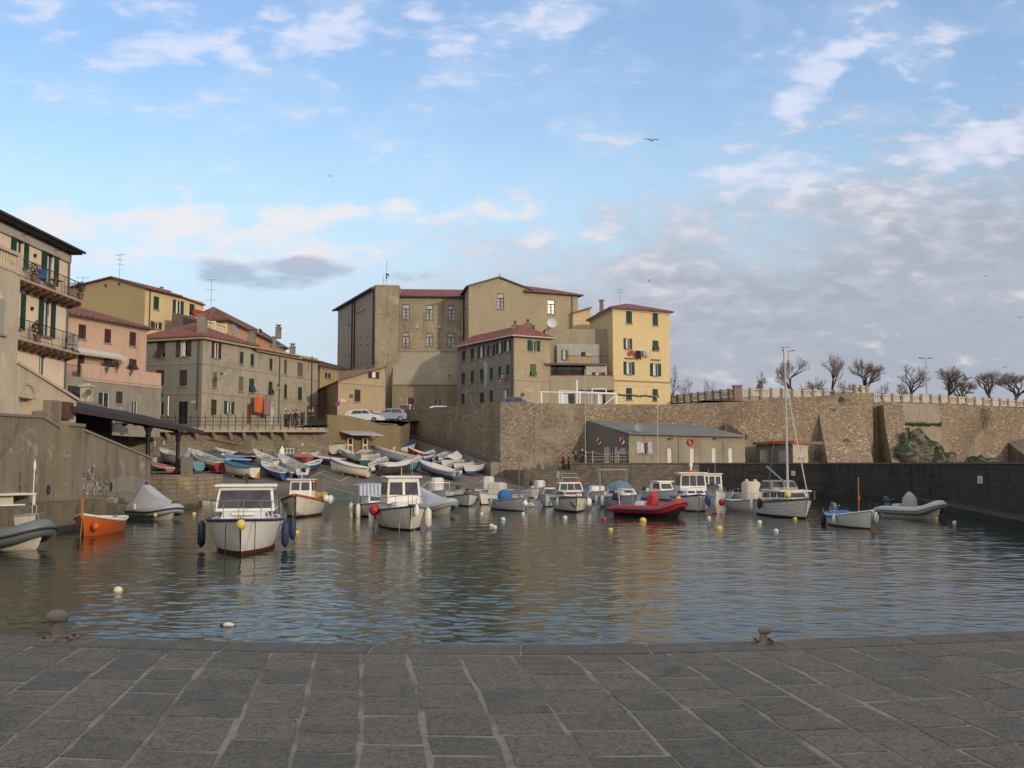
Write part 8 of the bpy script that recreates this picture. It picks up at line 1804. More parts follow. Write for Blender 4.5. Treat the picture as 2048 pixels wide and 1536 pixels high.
sl = [
 ('pale grey dinghy with a cream outboard under the end of the dark canopy', (318, 922), (362, 934), 1.7, paint('pale_grey_hull', (.42, .45, .48), .4), dict(motor=CRT, gun=GREYB)),
 ('faded red upturned looking skiff lying low beside the canopy column', (303, 938), (340, 948), 1.3, PINKB, dict(cov=PINKB, zs=.1, zb=.2, ridge=.1)),
 ('light blue round sterned boat beside the long red and white boat', (374, 930), (398, 946), 1.7, LBL, dict(top=LBL, inner=GREYB)),
 ('long white boat with a bright red bottom and dark blue line', (374, 924), (452, 952), 1.9, REDB, dict(top=HW, strake=3, zb=.9)),
 ('long boat under a dark teal tarpaulin', (402, 921), (462, 936), 1.7, paint('weathered_teal', (.03, .11, .10), .7), dict(cov=paint('weathered_teal', (.03, .11, .10), .7), ridge=.12, zs=.35, zb=.5)),
 ('dark green upturned hull close to the terrace wall', (520, 925), (464, 922), 1.5, BG, dict(cov=BG, ridge=.35, zs=.1, zb=.15)),
 ('boat under a light blue tarpaulin with a white box motor', (500, 940), (448, 928), 1.7, BLU, dict(cov=paint('sky_blue_tarp', (.07, .17, .34), .8), motor=WHITEM, ridge=.12, zs=.35, zb=.5)),
 ('white boat with a teal blue top edge in the front row', (446, 950), (508, 960), 1.7, HC, dict(top=TLT, strake=1, cov=TLT, ridge=.06)),
 ('deep blue boat with white top edge and a dark outboard', (522, 944), (572, 964), 1.7, BLU, dict(top=HW, strake=1, motor=BLACKR, zs=.4, zb=.6)),
 ('plain cream boat behind the deep blue one', (508, 930), (556, 946), 1.6, HC, dict()),
 ('white boat with a blue bottom and a dark raised motor', (560, 936), (604, 960), 1.7, HC, dict(bot=BLU, motor=BLACKR, gun=GREYB)),
 ('round bowed faded red boat pointing at the water', (612, 942), (604, 930), 1.8, PINKB, dict(bot=REDB, gun=PINKB, cov=PINKB, ridge=.05)),
 ('flat sky blue skiff behind the faded red boat', (578, 926), (606, 920), 1.3, LBL, dict(top=TLT, strake=2, zs=.2, zb=.35)),
 ('long low royal blue boat with a grey cover', (612, 926), (686, 936), 1.8, paint('royal_blue', (.02, .07, .30), .5), dict(cov=GRT, ridge=.05, zs=.3, zb=.45)),
 ('large white boat with a broad red stripe at the front of the slipway', (655, 944), (735, 958), 2.0, HC, dict(top=REDB, strake=2, motor=WHT, gun=HW, zs=.65, zb=.95, cov=WHT, ridge=.04)),
 ('weathered green and white boat near the pump cabinets', (646, 902), (672, 908), 1.7, HC, dict(cov=DGT, ridge=.15)),
 ('white dinghy seen from its square stern', (694, 902), (668, 912), 1.6, HW, dict()),
 ('small white dinghy between blue boat and wood rimmed boat', (690, 918), (710, 924), 1.4, HW, dict(zs=.35, zb=.5)),
 ('white boat with a brown wooden rim pointing down the slip', (722, 934), (734, 918), 1.8, HC, dict(gun=WOOD, zs=.55, zb=.85)),
 ('small green hulled boat with white edge', (758, 926), (730, 936), 1.5, TEAL, dict(top=HW, strake=1, zs=.35, zb=.5)),
 ('long white boat with an orange red top board', (706, 902), (766, 916), 1.8, GREYB, dict(top=paint('orange_red', (.42, .07, .03), .5), strake=1)),
 ('very long white and pale blue boat with a red stripe below its edge', (742, 914), (838, 934), 2.0, paint('pale_blue_hull', (.36, .44, .50), .5), dict(top=REDB, strake=1, cov=WHT, ridge=.05, zb=.8)),
 ('cream plastic boat high on the slip below the stair wall', (802, 900), (778, 912), 1.7, HC, dict(zs=.5, zb=.7)),
 ('white boat with a bright blue inside tipped on its side', (834, 900), (804, 915), 1.6, HW, dict(inner=BLU, gun=BLU, tilt=-12)),
 ('red hulled boat with a sand coloured interior', (822, 920), (850, 926), 1.7, REDB, dict(inner=CRT, gun=CRT)),
 ('red hulled boat with a green rim', (868, 920), (846, 928), 1.6, REDB, dict(inner=TEAL, gun=TEAL)),
 ('white and light blue boat with a blue stern by the shaded bastion', (902, 922), (872, 936), 1.7, HW, dict(bot=BLU, inner=INW, gun=LBL, motor=BLACKR)),
 ('boat under a bulging off white cover', (922, 928), (892, 942), 1.8, HC, dict(cov=WHT, ridge=.55)),
 ('white boat with blue trim, second from the right end of the row', (948, 936), (918, 946), 1.6, HW, dict(gun=LBL, bot=LBL)),
 ('white boat with blue bottom at the right end of the row', (976, 940), (932, 955), 1.7, HW, dict(bot=BLU, gun=HW)),
 ('very long pale boat with a grey cover, blue bottom and capped motor', (836, 944), (912, 962), 2.0, GREYB, dict(bot=BLU, cov=WHT, motor=CRT, ridge=.22, zs=.55, zb=.8)),
 ('dark boat under a draped white sheet in the middle of the slip', (822, 948), (760, 954), 1.9, paint('sooty_hull', (.05, .05, .045), .7), dict(cov=WHT, ridge=.25, motor=BLACKR)),
 ('narrow pale boat with a blue hull high beside the pump cabinets', (682, 897), (706, 904), 1.4, BLU, dict(top=HW, strake=2)),
 ('narrow blue boat behind the long orange topped boat', (720, 903), (744, 905), 1.4, BLU, dict(top=HW, strake=2, zs=.4)),
 ('worn blue rimmed boat between the covered grey boat and the dark one', (842, 940), (806, 946), 1.5, LBL, dict()),
]
sl += [('small white boat between the red striped boat and the draped dark boat', (772, 934), (748, 946), 1.5, HW, dict(zs=.4, zb=.6)), ('narrow blue and white boat in front of the long royal blue one', (640, 940), (612, 946), 1.4, BLU, dict(top=HW, strake=2, zs=.35, zb=.55)),
 ('low cream boat on the slip beside the wheelhouse of the fishing boat', (640, 916), (616, 922), 1.4, HC, dict(zs=.35, zb=.5)), ('white skiff at the left behind the teal tarpaulin boat', (430, 916), (470, 922), 1.4, HW, dict(zs=.4, zb=.55)), ('blue hulled boat with white interior right of the dark draped boat', (868, 924), (838, 934), 1.5, BLU, dict(top=HW, strake=2))]
for lb, bow, stern, W_, hm, kw in sl: slip(lb, bow, stern, W_, hm, **kw)
# ------------------------------------------------------------------ bollards, people, cars, trees, gulls, small things
BOL = None
m_, n, b = newmat('rusty_bollard'); cc = n.n('ShaderNodeTexCoord').outputs['Object']; s_ = n.n('ShaderNodeSeparateXYZ'); n.put(s_.inputs[0], cc)
a = n.noise(cc, 9, 6, .7); f = n.sstep(n.m('SUBTRACT', n.m('MULTIPLY', a, .5), s_.outputs[2]), .22, .30); n.put(b.inputs['Base Color'], n.mix(n.sstep(n.m('ADD', f, n.m('MULTIPLY', n.sstep(a, .6, .68), .7)), .3, .7), (.20, .175, .14), (.16, .07, .032))); b.inputs['Roughness'].default_value = .85; bump(n, b, a, .015, 1); BOL = m_
for i, (px, py, sc, lb) in enumerate(((118, 1281, .235, 'rusty mushroom bollard at the left end of the quay edge'), (1527, 1289, .14, 'smaller rusty bollard with a hooked head at the right of the quay edge'))):
    p = atz(px, py, QZ); o = thing('bollard', lb, 'bollard', (p.x, p.y, QZ), 0, 'bollards on the quay'); k = sc / .24
    mb = MB(); mb.lathe((0, 0, 0), [(.085 * k, .0), (.068 * k, .03), (.058 * k, .07), (.056 * k, .19 * k)], 18)
    hd = [(.056 * k, .165 * k), (.078 * k, .185 * k), (.082 * k, .215 * k), (.074 * k, .25 * k), (.045 * k, .272 * k), (.01, .28 * k)]; mb.lathe((-.022 * k if i == 0 else .022 * k, 0, 0), hd, 18, Matrix.Scale(1.25, 3, Vector((1, 0, 0)))); mb.build('bollard_post', BOL, o, ang=70)
    mb = MB(); mb.rbox((0, 0, .013), (.27 * k, .22 * k, .026), .012); mb.rbox((-.085 * k, 0, .03), (.09 * k, .07, .02), .01); mb.build('base_plate', BOL, o)
    for dx, dy in ((-.125, -.09), (.125, -.09), (-.125, .09), (.125, .09)): mb = MB(); mb.lathe((dx * .85 * k, dy * .85 * k, .024), [(.018, 0), (.018, .02), (.01, .025)], 6); mb.build('bolt', RUST, o)
# people
SKIN = paint('skin', (.30, .17, .12), .6)
def skin(name, pts, edges, rad, mat, parent, lv=1):
    me = bpy.data.meshes.new(name); me.from_pydata(pts, edges, []); o = bpy.data.objects.new(name, me); COL.objects.link(o); o.parent = parent; me.materials.append(mat)
    sk = o.modifiers.new('skin', 'SKIN'); sk.use_smooth_shade = True
    for i, r_ in enumerate(rad): me.skin_vertices[0].data[i].radius = (r_, r_); me.skin_vertices[0].data[i].use_root = i == 0
    sb = o.modifiers.new('sub', 'SUBSURF'); sb.levels = lv; sb.render_levels = lv; return o
def person(label, loc, rz, top, legs, hair, pose='stand', group='people', arm=0):
    o = thing('person', label, 'person', loc, rz, group); sit = pose == 'sit'; hp = .48 if sit else .92; sp_ = hp + .5
    P = [(0, 0, hp), (0, 0, hp + .25), (0, .0, sp_), (0, -.01, sp_ + .1), (0, -.02, sp_ + .2), (0, -.03, sp_ + .30)]; E = [(0, 1), (1, 2), (2, 3), (3, 4), (4, 5)]; Rr = [.13, .125, .12, .055, .09, .075]
    A, AE, AR = [(0, 0, sp_ - .02)], [], [.13]
    for sd in (-1, 1):
        k = len(P); fw = -.22 if arm and sd == 1 else -.05; sh = (sd * .19, 0, sp_ - .02); el = (sd * .25, .02 + fw * .3, sp_ - .3); wr = (sd * .22, fw - .08, sp_ - .5 + (.25 if arm and sd == 1 else 0)); pm = (wr[0], wr[1] - .02, wr[2] - .08)
        P += [sh, el, wr, pm]; E += [(2, k), (k, k + 1), (k + 1, k + 2), (k + 2, k + 3)]; Rr += [.065, .048, .03, .036]
        for q in range(5): P.append((pm[0] + (-.03 + .015 * q) * 1.0 - (sd * .025 if q == 4 else 0), pm[1] - .03, pm[2] - (.085 - .01 * abs(q - 1.5) - (.035 if q == 4 else 0)))); E.append((k + 3, len(P) - 1)); Rr.append(.010)
        m = len(A); A += [sh, el, (wr[0], wr[1], wr[2] + .02)]; AE += [(0, m), (m, m + 1), (m + 1, m + 2)]; AR += [.078, .062, .05]
        k = len(P); kn = (sd * .11, -.45, hp + .02) if sit else (sd * .1, -.02, .49); an = (sd * .11, -.47, .08) if sit else (sd * .1, .02, .08); to = (an[0], an[1] - .16, .04)
        P += [(sd * .09, 0, hp - .04), kn, an, to]; E += [(0, k), (k, k + 1), (k + 1, k + 2), (k + 2, k + 3)]; Rr += [.09, .062, .045, .04]
    A += [(0, 0, sp_ - .26), (0, 0, hp - .02)]; AE += [(0, len(A) - 2), (len(A) - 2, len(A) - 1)]; AR += [.15, .155]
    skin('body', P, E, Rr, SKIN, o); skin('jacket', A, AE, AR, top, o)
    T, TE, TR = [(0, 0, hp)], [], [.14]
    for sd in (-1, 1):
        k = len(T); T += [(sd * .09, 0, hp - .05), ((sd * .11, -.45, hp + .02) if sit else (sd * .1, -.02, .49)), ((sd * .11, -.47, .1) if sit else (sd * .1, .02, .1))]; TE += [(0, k), (k, k + 1), (k + 1, k + 2)]; TR += [.11, .08, .07]
    skin('trousers', T, TE, TR, legs, o)
    mb = MB(); mb.ball((0, .0, sp_ + .30), (.095, .105, .085), 10, 6); mb.build('hair', hair, o, ang=80)
    mb = MB(); mb.ball((0, -.125, sp_ + .22), (.014, .02, .02), 6, 4); mb.build('nose', SKIN, o)
    return o
C = lambda n_, c_: paint(n_, c_, .9)
DKC, BLC, BRC, GRC, NVC, RDC, YLC = C('dark_cloth', (.02, .02, .022)), C('black_cloth', (.012, .012, .014)), C('brown_cloth', (.045, .028, .022)), C('olive_cloth', (.06, .06, .035)), C('navy_cloth', (.02, .03, .06)), C('pinkish_cloth', (.10, .05, .05)), C('orange_yellow_cloth', (.42, .22, .03))
HRD, HRG = C('dark_hair', (.02, .014, .01)), C('grey_hair', (.18, .17, .16))
def on_terrace(px): q = at(px, 850, 100.7); return (q.x, 100.9, ground_z(q.x, 100.9))
for px, t_, l_, h_, rz, lb in ((570, GRC, DKC, HRD, 2.4, 'person in an olive coat, leftmost of the group at the railing'), (575, DKC, BLC, HRG, 3.6, 'grey haired person in dark clothes beside the olive coat'), (584, RDC, GRC, HRD, .3, 'person in a dull pink top behind the railing'), (592, BLC, NVC, HRD, 1.2, 'person in black standing in the middle of the railing group'), (603, GRC, DKC, HRG, 5.5, 'grey haired person in olive at the right of the railing group'), (618, DKC, BLC, HRD, .6, 'tall person in dark clothes near the street corner'), (624, BRC, DKC, HRG, 3.5, 'person in brown beside the tall one near the street corner')):
    person(lb, on_terrace(px), rz, t_, l_, h_, group='people behind the terrace railing')
for px, Yd, z, t_, l_, h_, rz, pose, lb in ((1126, 104, 2.27, BRC, DKC, HRD, 1.2, 'stand', 'person in a brown jacket standing on the low quay'), (1137, 102.5, 2.27, NVC, BLC, HRD, 4.6, 'stand', 'person in navy standing next to the brown jacket'), (1151, 103, 2.9, BLC, DKC, HRG, 1.5, 'sit', 'person sitting low in black by the stone wall'), (1164, 104, 2.9, DKC, DKC, HRD, .4, 'stand', 'person in dark clothes standing left of the shed')):
    x = (px - 1024) / FPX * Yd; person(lb, (x, Yd, z), rz, t_, l_, h_, pose, 'people on the quay by the shed')
mb = MB(); mb.box((0, 0, .22), (.5, .4, .44)); o = mb.build('stone_block', GREYST); o.location = ((1151 - 1024) / FPX * 103, 103.05, 2.9); tag(o, 'grey stone block under the sitting person', 'block')
p = ramp_hit(811, 948); person('person in an orange yellow jacket working between the beached boats', (p.x, p.y, p.z), .6, YLC, DKC, HRD, arm=1, group=None)
# cars
def car(label, px, py, Yd, rz, col, L=3.9, Hc=1.45, group='cars parked above the slipway', zg=None):
    q = at(px, py, Yd); z = ground_z(q.x, q.y) if zg is None else zg; o = thing('parked_car', label, 'car', (q.x, q.y, z + .0), R(rz), group); W_ = .82
    prof = [(-L / 2, .35), (-L / 2, .75), (-L / 2 + .08, .92), (-L / 2 + .35, Hc - .12), (-L / 2 + .75, Hc), (.25, Hc), (.95, .93), (L / 2 - .3, .78), (L / 2, .6), (L / 2, .3)]
    mb = MB(); k = len(prof); lo = [];
    for w_, ins in ((W_, 0),):
        L_ = [Vector((x, W_ * (1 if z_ < 1 else .80), z_)) for x, z_ in prof] + [Vector((L / 2, W_, .22)), Vector((-L / 2, W_, .22))]
    Rt = [Vector((v.x, -v.y, v.z)) for v in L_]; kk = len(L_); mb.add(L_ + Rt, [tuple(range(kk)), tuple(range(kk, 2 * kk))[::-1]] + [(i, kk + i, kk + (i + 1) % kk, (i + 1) % kk) for i in range(kk)])
    bo = mb.build('body', col, o, smooth=True, ang=30); bv = bo.modifiers.new('bevel', 'BEVEL'); bv.width = .05; bv.segments = 2
    def pane(pts): m2 = MB(); m2.poly(pts); m2.build('window', SCREEN, bo, smooth=False)
    for sd in (1, -1):
        y = lambda z_: sd * (W_ * lerp(1, .8, (z_ - .92) / (Hc - .92)) + .012)
        pane([(-L / 2 + .5, y(.98), .98), (-.25, y(.98), .98), (-.25, y(Hc - .12), Hc - .12), (-L / 2 + .75, y(Hc - .12), Hc - .12)]); pane([(-.18, y(.98), .98), (.75, y(.98), .98), (.28, y(Hc - .12), Hc - .12), (-.18, y(Hc - .12), Hc - .12)])
    pane([(.93, -.70, .97), (.93, .70, .97), (.33, .6, Hc - .06), (.33, -.6, Hc - .06)]); pane([(-L / 2 + .08, .7, .98), (-L / 2 + .08, -.7, .98), (-L / 2 + .33, -.6, Hc - .14), (-L / 2 + .33, .6, Hc - .14)])
    for x in (-L / 2 + .7, L / 2 - .72):
        for sd in (1, -1):
            mb = MB(); M = Matrix.Rotation(R(90), 3, 'X'); mb.lathe((x, sd * (W_ - .05), .3), [(.18, -.1), (.29, -.09), (.30, 0), (.29, .09), (.18, .1)], 14, M); w_ = mb.build('wheel', BLACKR, o); mb = MB(); mb.lathe((x, sd * (W_ + .055), .3), [(.16, -.012), (.16, .012)], 10, M); mb.build('hubcap', GREYM, w_)
    for sd in (1, -1):
        mb = MB(); mb.box((L / 2 + .0, sd * .58, .62), (.08, .3, .14)); mb.build('headlight', PALEG, bo); mb = MB(); mb.box((-L / 2, sd * .66, .82), (.05, .14, .24)); mb.build('tail_light', REDB, bo)
    return o
CW, CS, CD, CB = paint('car_white', (.55, .56, .57), .3), paint('car_silver', (.20, .22, .27), .3, .3), paint('car_dark', (.02, .022, .024), .3), paint('car_blue', (.05, .09, .17), .35)
car('white hatchback in front at the left of the parked cars', 732, 842, 110.5, -12, CW); car('white estate car just behind the front white hatchback', 727, 838, 113.5, -10, CW, 4.3, 1.6); car('white small car on the right behind the estate', 744, 838, 115.5, 170, CW, 3.7)
car('blue grey hatchback at the right front of the parked cars', 778, 844, 113.2, 188, CS); car('dark car half hidden at the left end of the row', 703, 838, 117, 175, CD); car('dark estate car behind the blue grey hatchback', 775, 834, 120, 160, CD, 4.1, 1.5); car('small white van seen from the front near the brown door', 811, 832, 126.5, -95, CW, 3.8, 1.8)
car('white car roof showing above the bastion parapet', 888, 826, 121.0, 10, CW, 4.2); car('blue car parked against the peeling house', 1036, 826, 119.8, 5, CB, 4.1, 1.5); car('pale blue car parked below the grey annex', 238, 840, 90.5, 60, paint('car_pale_blue', (.11, .16, .24), .35), 3.9, 1.45, zg=6.35)
# trees
BARK = plaster('tree_bark', (.075, .06, .045), (.045, .036, .03), sc=3); TWIG = paint('bare_twigs', (.19, .155, .125), .95)
def tree(label, px, py, Yd, h, w, seed, dens=1.0, group='bare trees on the promenade', trunk_h=.26, lean=0):
    rn = random.Random(seed); q = at(px, py, Yd); zb = min(q.z, ground_z(q.x, q.y)) if q.y > 100 else q.z; o = thing('bare_tree', label, 'tree', (q.x, q.y, zb), rn.uniform(0, 6), group); ht = h + q.z - zb
    tr = MB(); tw = MB(); tips = []
    def grow(p, d, L_, r, lv):
        n_ = 3; pts = [p]; dd = d.normalized()
        for k in range(n_): dd = (dd + Vector((rn.uniform(-.25, .25), rn.uniform(-.25, .25), rn.uniform(-.05, .16)))).normalized(); pts.append(pts[-1] + dd * L_ / n_)
        rs = [max(.010, lerp(r, r * .62, k / n_)) for k in range(n_ + 1)]
        (tr if lv < 3 else tw).tube(pts, rs, 6 if lv < 2 else (4 if lv < 3 else 3), False)
        if lv >= 5: return
        nb = (4 if lv == 0 else 3) if lv < 3 else int(5.6 * dens + rn.random())
        for k in range(nb):
            th = rn.uniform(0, 2 * math.pi); sp_ = rn.uniform(.45, .95) * (1 if lv else .8); ax = dd.orthogonal().normalized(); ax.rotate(Matrix.Rotation(th, 3, dd)); nd = (dd * math.cos(sp_) + ax * math.sin(sp_)); nd.z = nd.z * .8 + .22
            at_ = pts[-1] if k < 2 or lv < 1 else pts[rn.randint(1, 3)]
            grow(at_, nd, L_ * rn.uniform(.6, .85), r * .55, lv + 1)
    grow(Vector((0, 0, 0)), Vector((lean, 0, 1)), ht * trunk_h, h * .055, 0)
    ext = sorted(math.hypot(v.x, v.y) for v in tw.v)[int(len(tw.v) * .93)]; zm_ = sorted(v.z for v in tw.v)[int(len(tw.v) * .97)]; kx = w / 1.8 / ext; kz = ht / zm_
    for M_ in (tr, tw):
        for v in M_.v: v.x *= kx; v.y *= kx; v.z *= kz
    tr.build('trunk', BARK, o); tw.build('crown', TWIG, o, smooth=False); return o
for i, (px, py, h, w, dn, lb) in enumerate(((1592, 782, 3.8, 5.0, .75, 'bare spreading tree just behind the tall mast'), (1661, 784, 4.5, 3.6, .7, 'tall narrow bare tree with upright twigs right of the mast'), (1730, 787, 3.9, 4.9, 1.15, 'dense two lobed bare tree with a crooked trunk'), (1820, 794, 3.9, 4.3, .7, 'open crowned bare tree left of the right hand lamp post'), (1892, 797, 3.8, 4.6, .9, 'broad bare tree right of the right hand lamp post'), (1925, 799, 2.8, 3.4, 1.15, 'low dense bare tree between two taller trees'), (1982, 801, 3.7, 3.8, .95, 'bare tree third from the right edge group'), (2032, 805, 3.9, 4.6, 1.1, 'bare tree cut by the right edge of the view'))):
    tree(lb, px, py, 128 + i * .9, h, w, 40 + i * 7, dn)
for i, (px, py, h, w, dn, lb) in enumerate(((1518, 781, 1.9, 3.0, 1.3, 'low dense thorny tree behind the corner pier'), (1366, 792, 2.4, 2.4, .5, 'small thin bare tree beside the yellow house'), (1422, 786, 1.7, 2.0, .5, 'faint bare sapling behind the shaded balustrade'), (1346, 778, 3.2, 2.4, .5, 'thin bare tree half hidden by the yellow house corner'), (1628, 790, 2.1, 3.4, .7, 'low bare bush between the two left trees'), (1690, 791, 1.9, 3.6, .7, 'low bare bush left of the two lobed tree'), (1770, 794, 1.9, 2.2, .6, 'small upright bare bush right of the two lobed tree'), (1798, 796, 2.0, 2.8, .7, 'low bare bush left of the open crowned tree'))):
    tree(lb, px, py, 146, h, w, 140 + i * 5, dn, 'small bare bushes behind the promenade')
# lamp posts
for px, y0, y1, Yd, lb in ((1579, 703, 785, 131, 'twin headed street lamp beside the top of the mast'), (1854, 718, 797, 128, 'twin headed street lamp among the trees on the right')):
    a, b_ = at(px, y1 + 6, Yd), at(px, y0, Yd); o = thing('street_lamp', lb, 'street lamp', tuple(a), 0, 'street lamps on the promenade'); h = b_.z - a.z; mb = MB(); mb.tube([(0, 0, 0), (0, 0, h)], [.09, .05], 7); mb.build('pole', GREYM, o)
    for sd in (-1, 1): mb = MB(); mb.bar((0, 0, h), (sd * .45, 0, h + .1), .03); mb.box((sd * .62, 0, h + .12), (.5, .22, .1), ry=R(-8 * sd)); mb.build('lamp_head', IRON, o)
# gulls
def gull(label, px, py, Yd, span, rz, dih, col=None, roll=0):
    q = at(px, py, Yd); o = thing('seagull', label, 'bird', tuple(q), R(rz), 'gulls in flight'); o.rotation_euler = (R(roll), 0, R(rz)); s_ = span / 2; mb = MB()
    mb.tube([(0, .19 * s_ * 2, .02), (0, .1 * s_ * 2, 0), (0, 0, 0), (0, -.14 * s_ * 2, .01), (0, -.2 * s_ * 2, .03), (0, -.25 * s_ * 2, .02)], [.01, .03 * s_ * 2, .06 * s_ * 2, .05 * s_ * 2, .035 * s_ * 2, .004], 8); bo = mb.build('body', WHITEM, o, ang=80)
    for sd in (-1, 1):
        mb = MB(); P_ = [(0, 0), (.35, dih * .5), (.62, dih * .62), (1, dih * .38)]
        for (x0, z0), (x1, z1), c0, c1 in zip(P_, P_[1:], (.17, .15, .12), (.15, .12, .03)):
            mb.slab([(sd * x0 * s_, -c0 * s_ * .8, z0 * s_), (sd * x1 * s_, -c1 * s_ * .8 + x1 * .1 * s_, z1 * s_), (sd * x1 * s_, c1 * s_ + x1 * .16 * s_, z1 * s_), (sd * x0 * s_, c0 * s_, z0 * s_)], .012)
        mb.build('wing', col or paint('gull_grey', (.16, .17, .19), .7), o)
gull('largest gull gliding high in the right half of the sky', 1304, 281, 62, 1.0, 8, .35); gull('small dark gull banking over the town on the left', 660, 353, 110, .8, 50, .6, paint('dark_wing', (.05, .05, .06), .7), 30); gull('tiny pale gull with raised wings above the yellow house', 1299, 565, 120, .75, 90, 1.6); gull('distant gull low over the right side sky', 1971, 553, 120, .8, 10, .3); gull('gull almost leaving the right edge of the view', 2040, 635, 95, .9, 5, .25); gull('faint gull just above the trees on the right', 2010, 735, 130, .9, 15, .5)
# things along the terrace wall and slip
for i, (px, py, w, h_) in enumerate(((310, 887, 3, 9), (328, 886, 3, 8), (325, 899, 5, 7), (379, 899, 6, 7), (396, 903, 5, 7), (442, 903, 5, 7), (510, 901, 6, 6), (605, 889, 5, 5))):
    plate(('thin white number strip at the left of the terrace wall', 'second thin white strip on the terrace wall', 'white square plate below the two thin strips', 'white plate right of the canopy column', 'white plate lower beside the canopy column plate', 'white plate left of the middle of the terrace wall', 'white plate in the middle of the terrace wall', 'white box high near the right end of the terrace wall')[i], FT, px - w / 2, py - h_ / 2, px + w / 2, py + h_ / 2, WHS, name='berth_plate', cat='number plate', off=.01, frame=GRS)
a_, z_ = FT.hit(417, 879); b_, z2 = FT.hit(477, 890); mb = MB(); mb.bar(FT.P(a_, z_, .1), FT.P(b_, z2, .1), .06, 4); q = FT.P(a_, z_, .1); o = mb.build('wooden_spar', WOOD, loc=q); tag(o, 'dark wooden spar fixed slanting on the terrace wall', 'spar')
a_, z_ = FT.hit(330, 865); b_, z2 = FT.hit(652, 864); mb = MB(); mb.bar(FT.P(a_, z_, .06), FT.P(b_, z2, .06), .03, 4); q = FT.P(a_, z_, .06)
for px in (375, 502, 605): c_, z3 = FT.hit(px, 896); mb.bar(FT.P(c_, z_, .06), FT.P(c_, z3, .06), .02, 4)
o = mb.build('wall_conduit', paint('pale_pipe', (.35, .32, .27), .7), loc=q); tag(o, 'long pale pipe running along the top of the terrace wall', 'pipe')
def small(name, label, cat, px, py, build, mat, Yd=None, group=None, rz=0):
    p = ramp_hit(px, py); o = thing(name, label, cat, tuple(p), rz, group)
    for nm, f_, m_ in build: mb = MB(); f_(mb); mb.build(nm, m_ or mat, o)
    return o
for i, (px, py) in enumerate(((523, 928), (626, 913))):
    small('gas_cylinder', ('pale cylinder with a rusty cap beside the dark green hull', 'pale cylinder with a rusty cap near the pump cabinets')[i], 'cylinder', px, py, [('tank', lambda mb: mb.lathe((0, 0, 0), [(.2, 0), (.2, .95), (.12, 1.1)], 12), GREYB), ('cap', lambda mb: mb.lathe((0, 0, 1.1), [(.12, 0), (.14, .1), (.1, .28), (.03, .32)], 8), RUST)], None, group='pale cylinders by the wall')
def rack(mb):
    for k in range(4): mb.bar((-.5 + k * .33, 0, 0), (-.5 + k * .33, .35, 1.1), .03, 4)
    for z_ in (.2, .6, 1.0): mb.bar((-.55, z_ * .3, z_), (.55, z_ * .3, z_), .03, 4)
small('wooden_pallet', 'grey wooden pallet leaning against the terrace wall', 'pallet', 538, 925, [('slats', rack, None)], C('weathered_wood', (.16, .14, .11)), group='racks leaning on the wall'); small('wooden_pallet', 'blue painted pallet leaning against the terrace wall', 'pallet', 548, 925, [('slats', rack, None)], C('blue_wood', (.08, .18, .22)), group='racks leaning on the wall'); small('wooden_pallet', 'white frame leaning against the wall right of the surfboard', 'frame', 576, 918, [('slats', rack, None)], WHITEM, group='racks leaning on the wall'); small('wooden_pallet', 'dark red frames stacked by the wall left of the pumps', 'frame', 600, 914, [('slats', rack, None)], C('dark_red_wood', (.12, .04, .03)), group='racks leaning on the wall')
small('surfboard', 'white pointed board standing against the terrace wall', 'surfboard', 562, 922, [('board', lambda mb: mb.slab([(-.28, 0, 0), (.28, 0, 0), (.32, .15, .5), (.2, .3, 1.1), (0, .4, 1.5), (-.2, .3, 1.1), (-.32, .15, .5)], .06, (0, .06, 0)), WHITEM)], None)
small('plastic_tub', 'orange drum standing by the white boat with the teal edge', 'drum', 513, 958, [('drum', lambda mb: mb.lathe((0, 0, 0), [(.26, 0), (.3, .1), (.3, .5), (.24, .6)], 12), C('orange_plastic', (.40, .16, .02)))], None); small('oil_drum', 'pale drum at the left of the slip beside the grey dinghy', 'drum', 308, 934, [('drum', lambda mb: mb.lathe((0, 0, 0), [(.3, 0), (.3, .9), (.27, .92)], 12), GREYB)], None); small('net_heap', 'heap of brown nets below the stair wall', 'net', 768, 900, [('net', lambda mb: [mb.ball((random.uniform(-.5, .5), random.uniform(-.3, .3), .15), (.4, .3, .25), 8, 5) for _ in range(5)], C('brown_netting', (.06, .045, .03)))], None)
# street signs
def sign(label, px, y0, y1, Yd, col, r=.3, zg=None, group='round street signs', plate_=False):
    a, b_ = at(px, y0, Yd), at(px, y1, Yd); o = thing('street_sign', label, 'sign', tuple(b_), 0, group); h = a.z - b_.z; mb = MB(); mb.bar((0, 0, 0), (0, 0, h), .035, 6); mb.build('pole', GREYM, o); mb = MB(); mb.lathe((0, -.05, h - r), [(r, -.015), (r, .015)], 18, Matrix.Rotation(R(90), 3, 'X')); d_ = mb.build('disc', col, o)
    if plate_: mb = MB(); mb.lathe((0, -.068, h - r), [(r * .75, -.004), (r * .75, .004)], 18, Matrix.Rotation(R(90), 3, 'X')); mb.build('disc_face', plate_, d_)
    return o
GD = C('grey_disc', (.10, .10, .10)); sign('grey backed round sign beside the cream gate pillar', 177, 778, 800, 85, GD, .28); sign('dark backed round sign in front of the grey house', 319, 784, 830, 100.2, C('dark_disc', (.03, .03, .035)), .32); sign('red and blue round no parking sign on the street corner', 675, 802, 830, 113, paint('sign_red', (.33, .03, .05), .5), .28, plate_=paint('sign_blue', (.12, .05, .18), .5)); sign('grey round sign on a tall pole before the ochre house', 702, 788, 832, 112, GD, .25); sign('brownish round sign in front of the brown house wall', 1045, 785, 806, 117, paint('sign_brown', (.15, .06, .05), .6), .26)
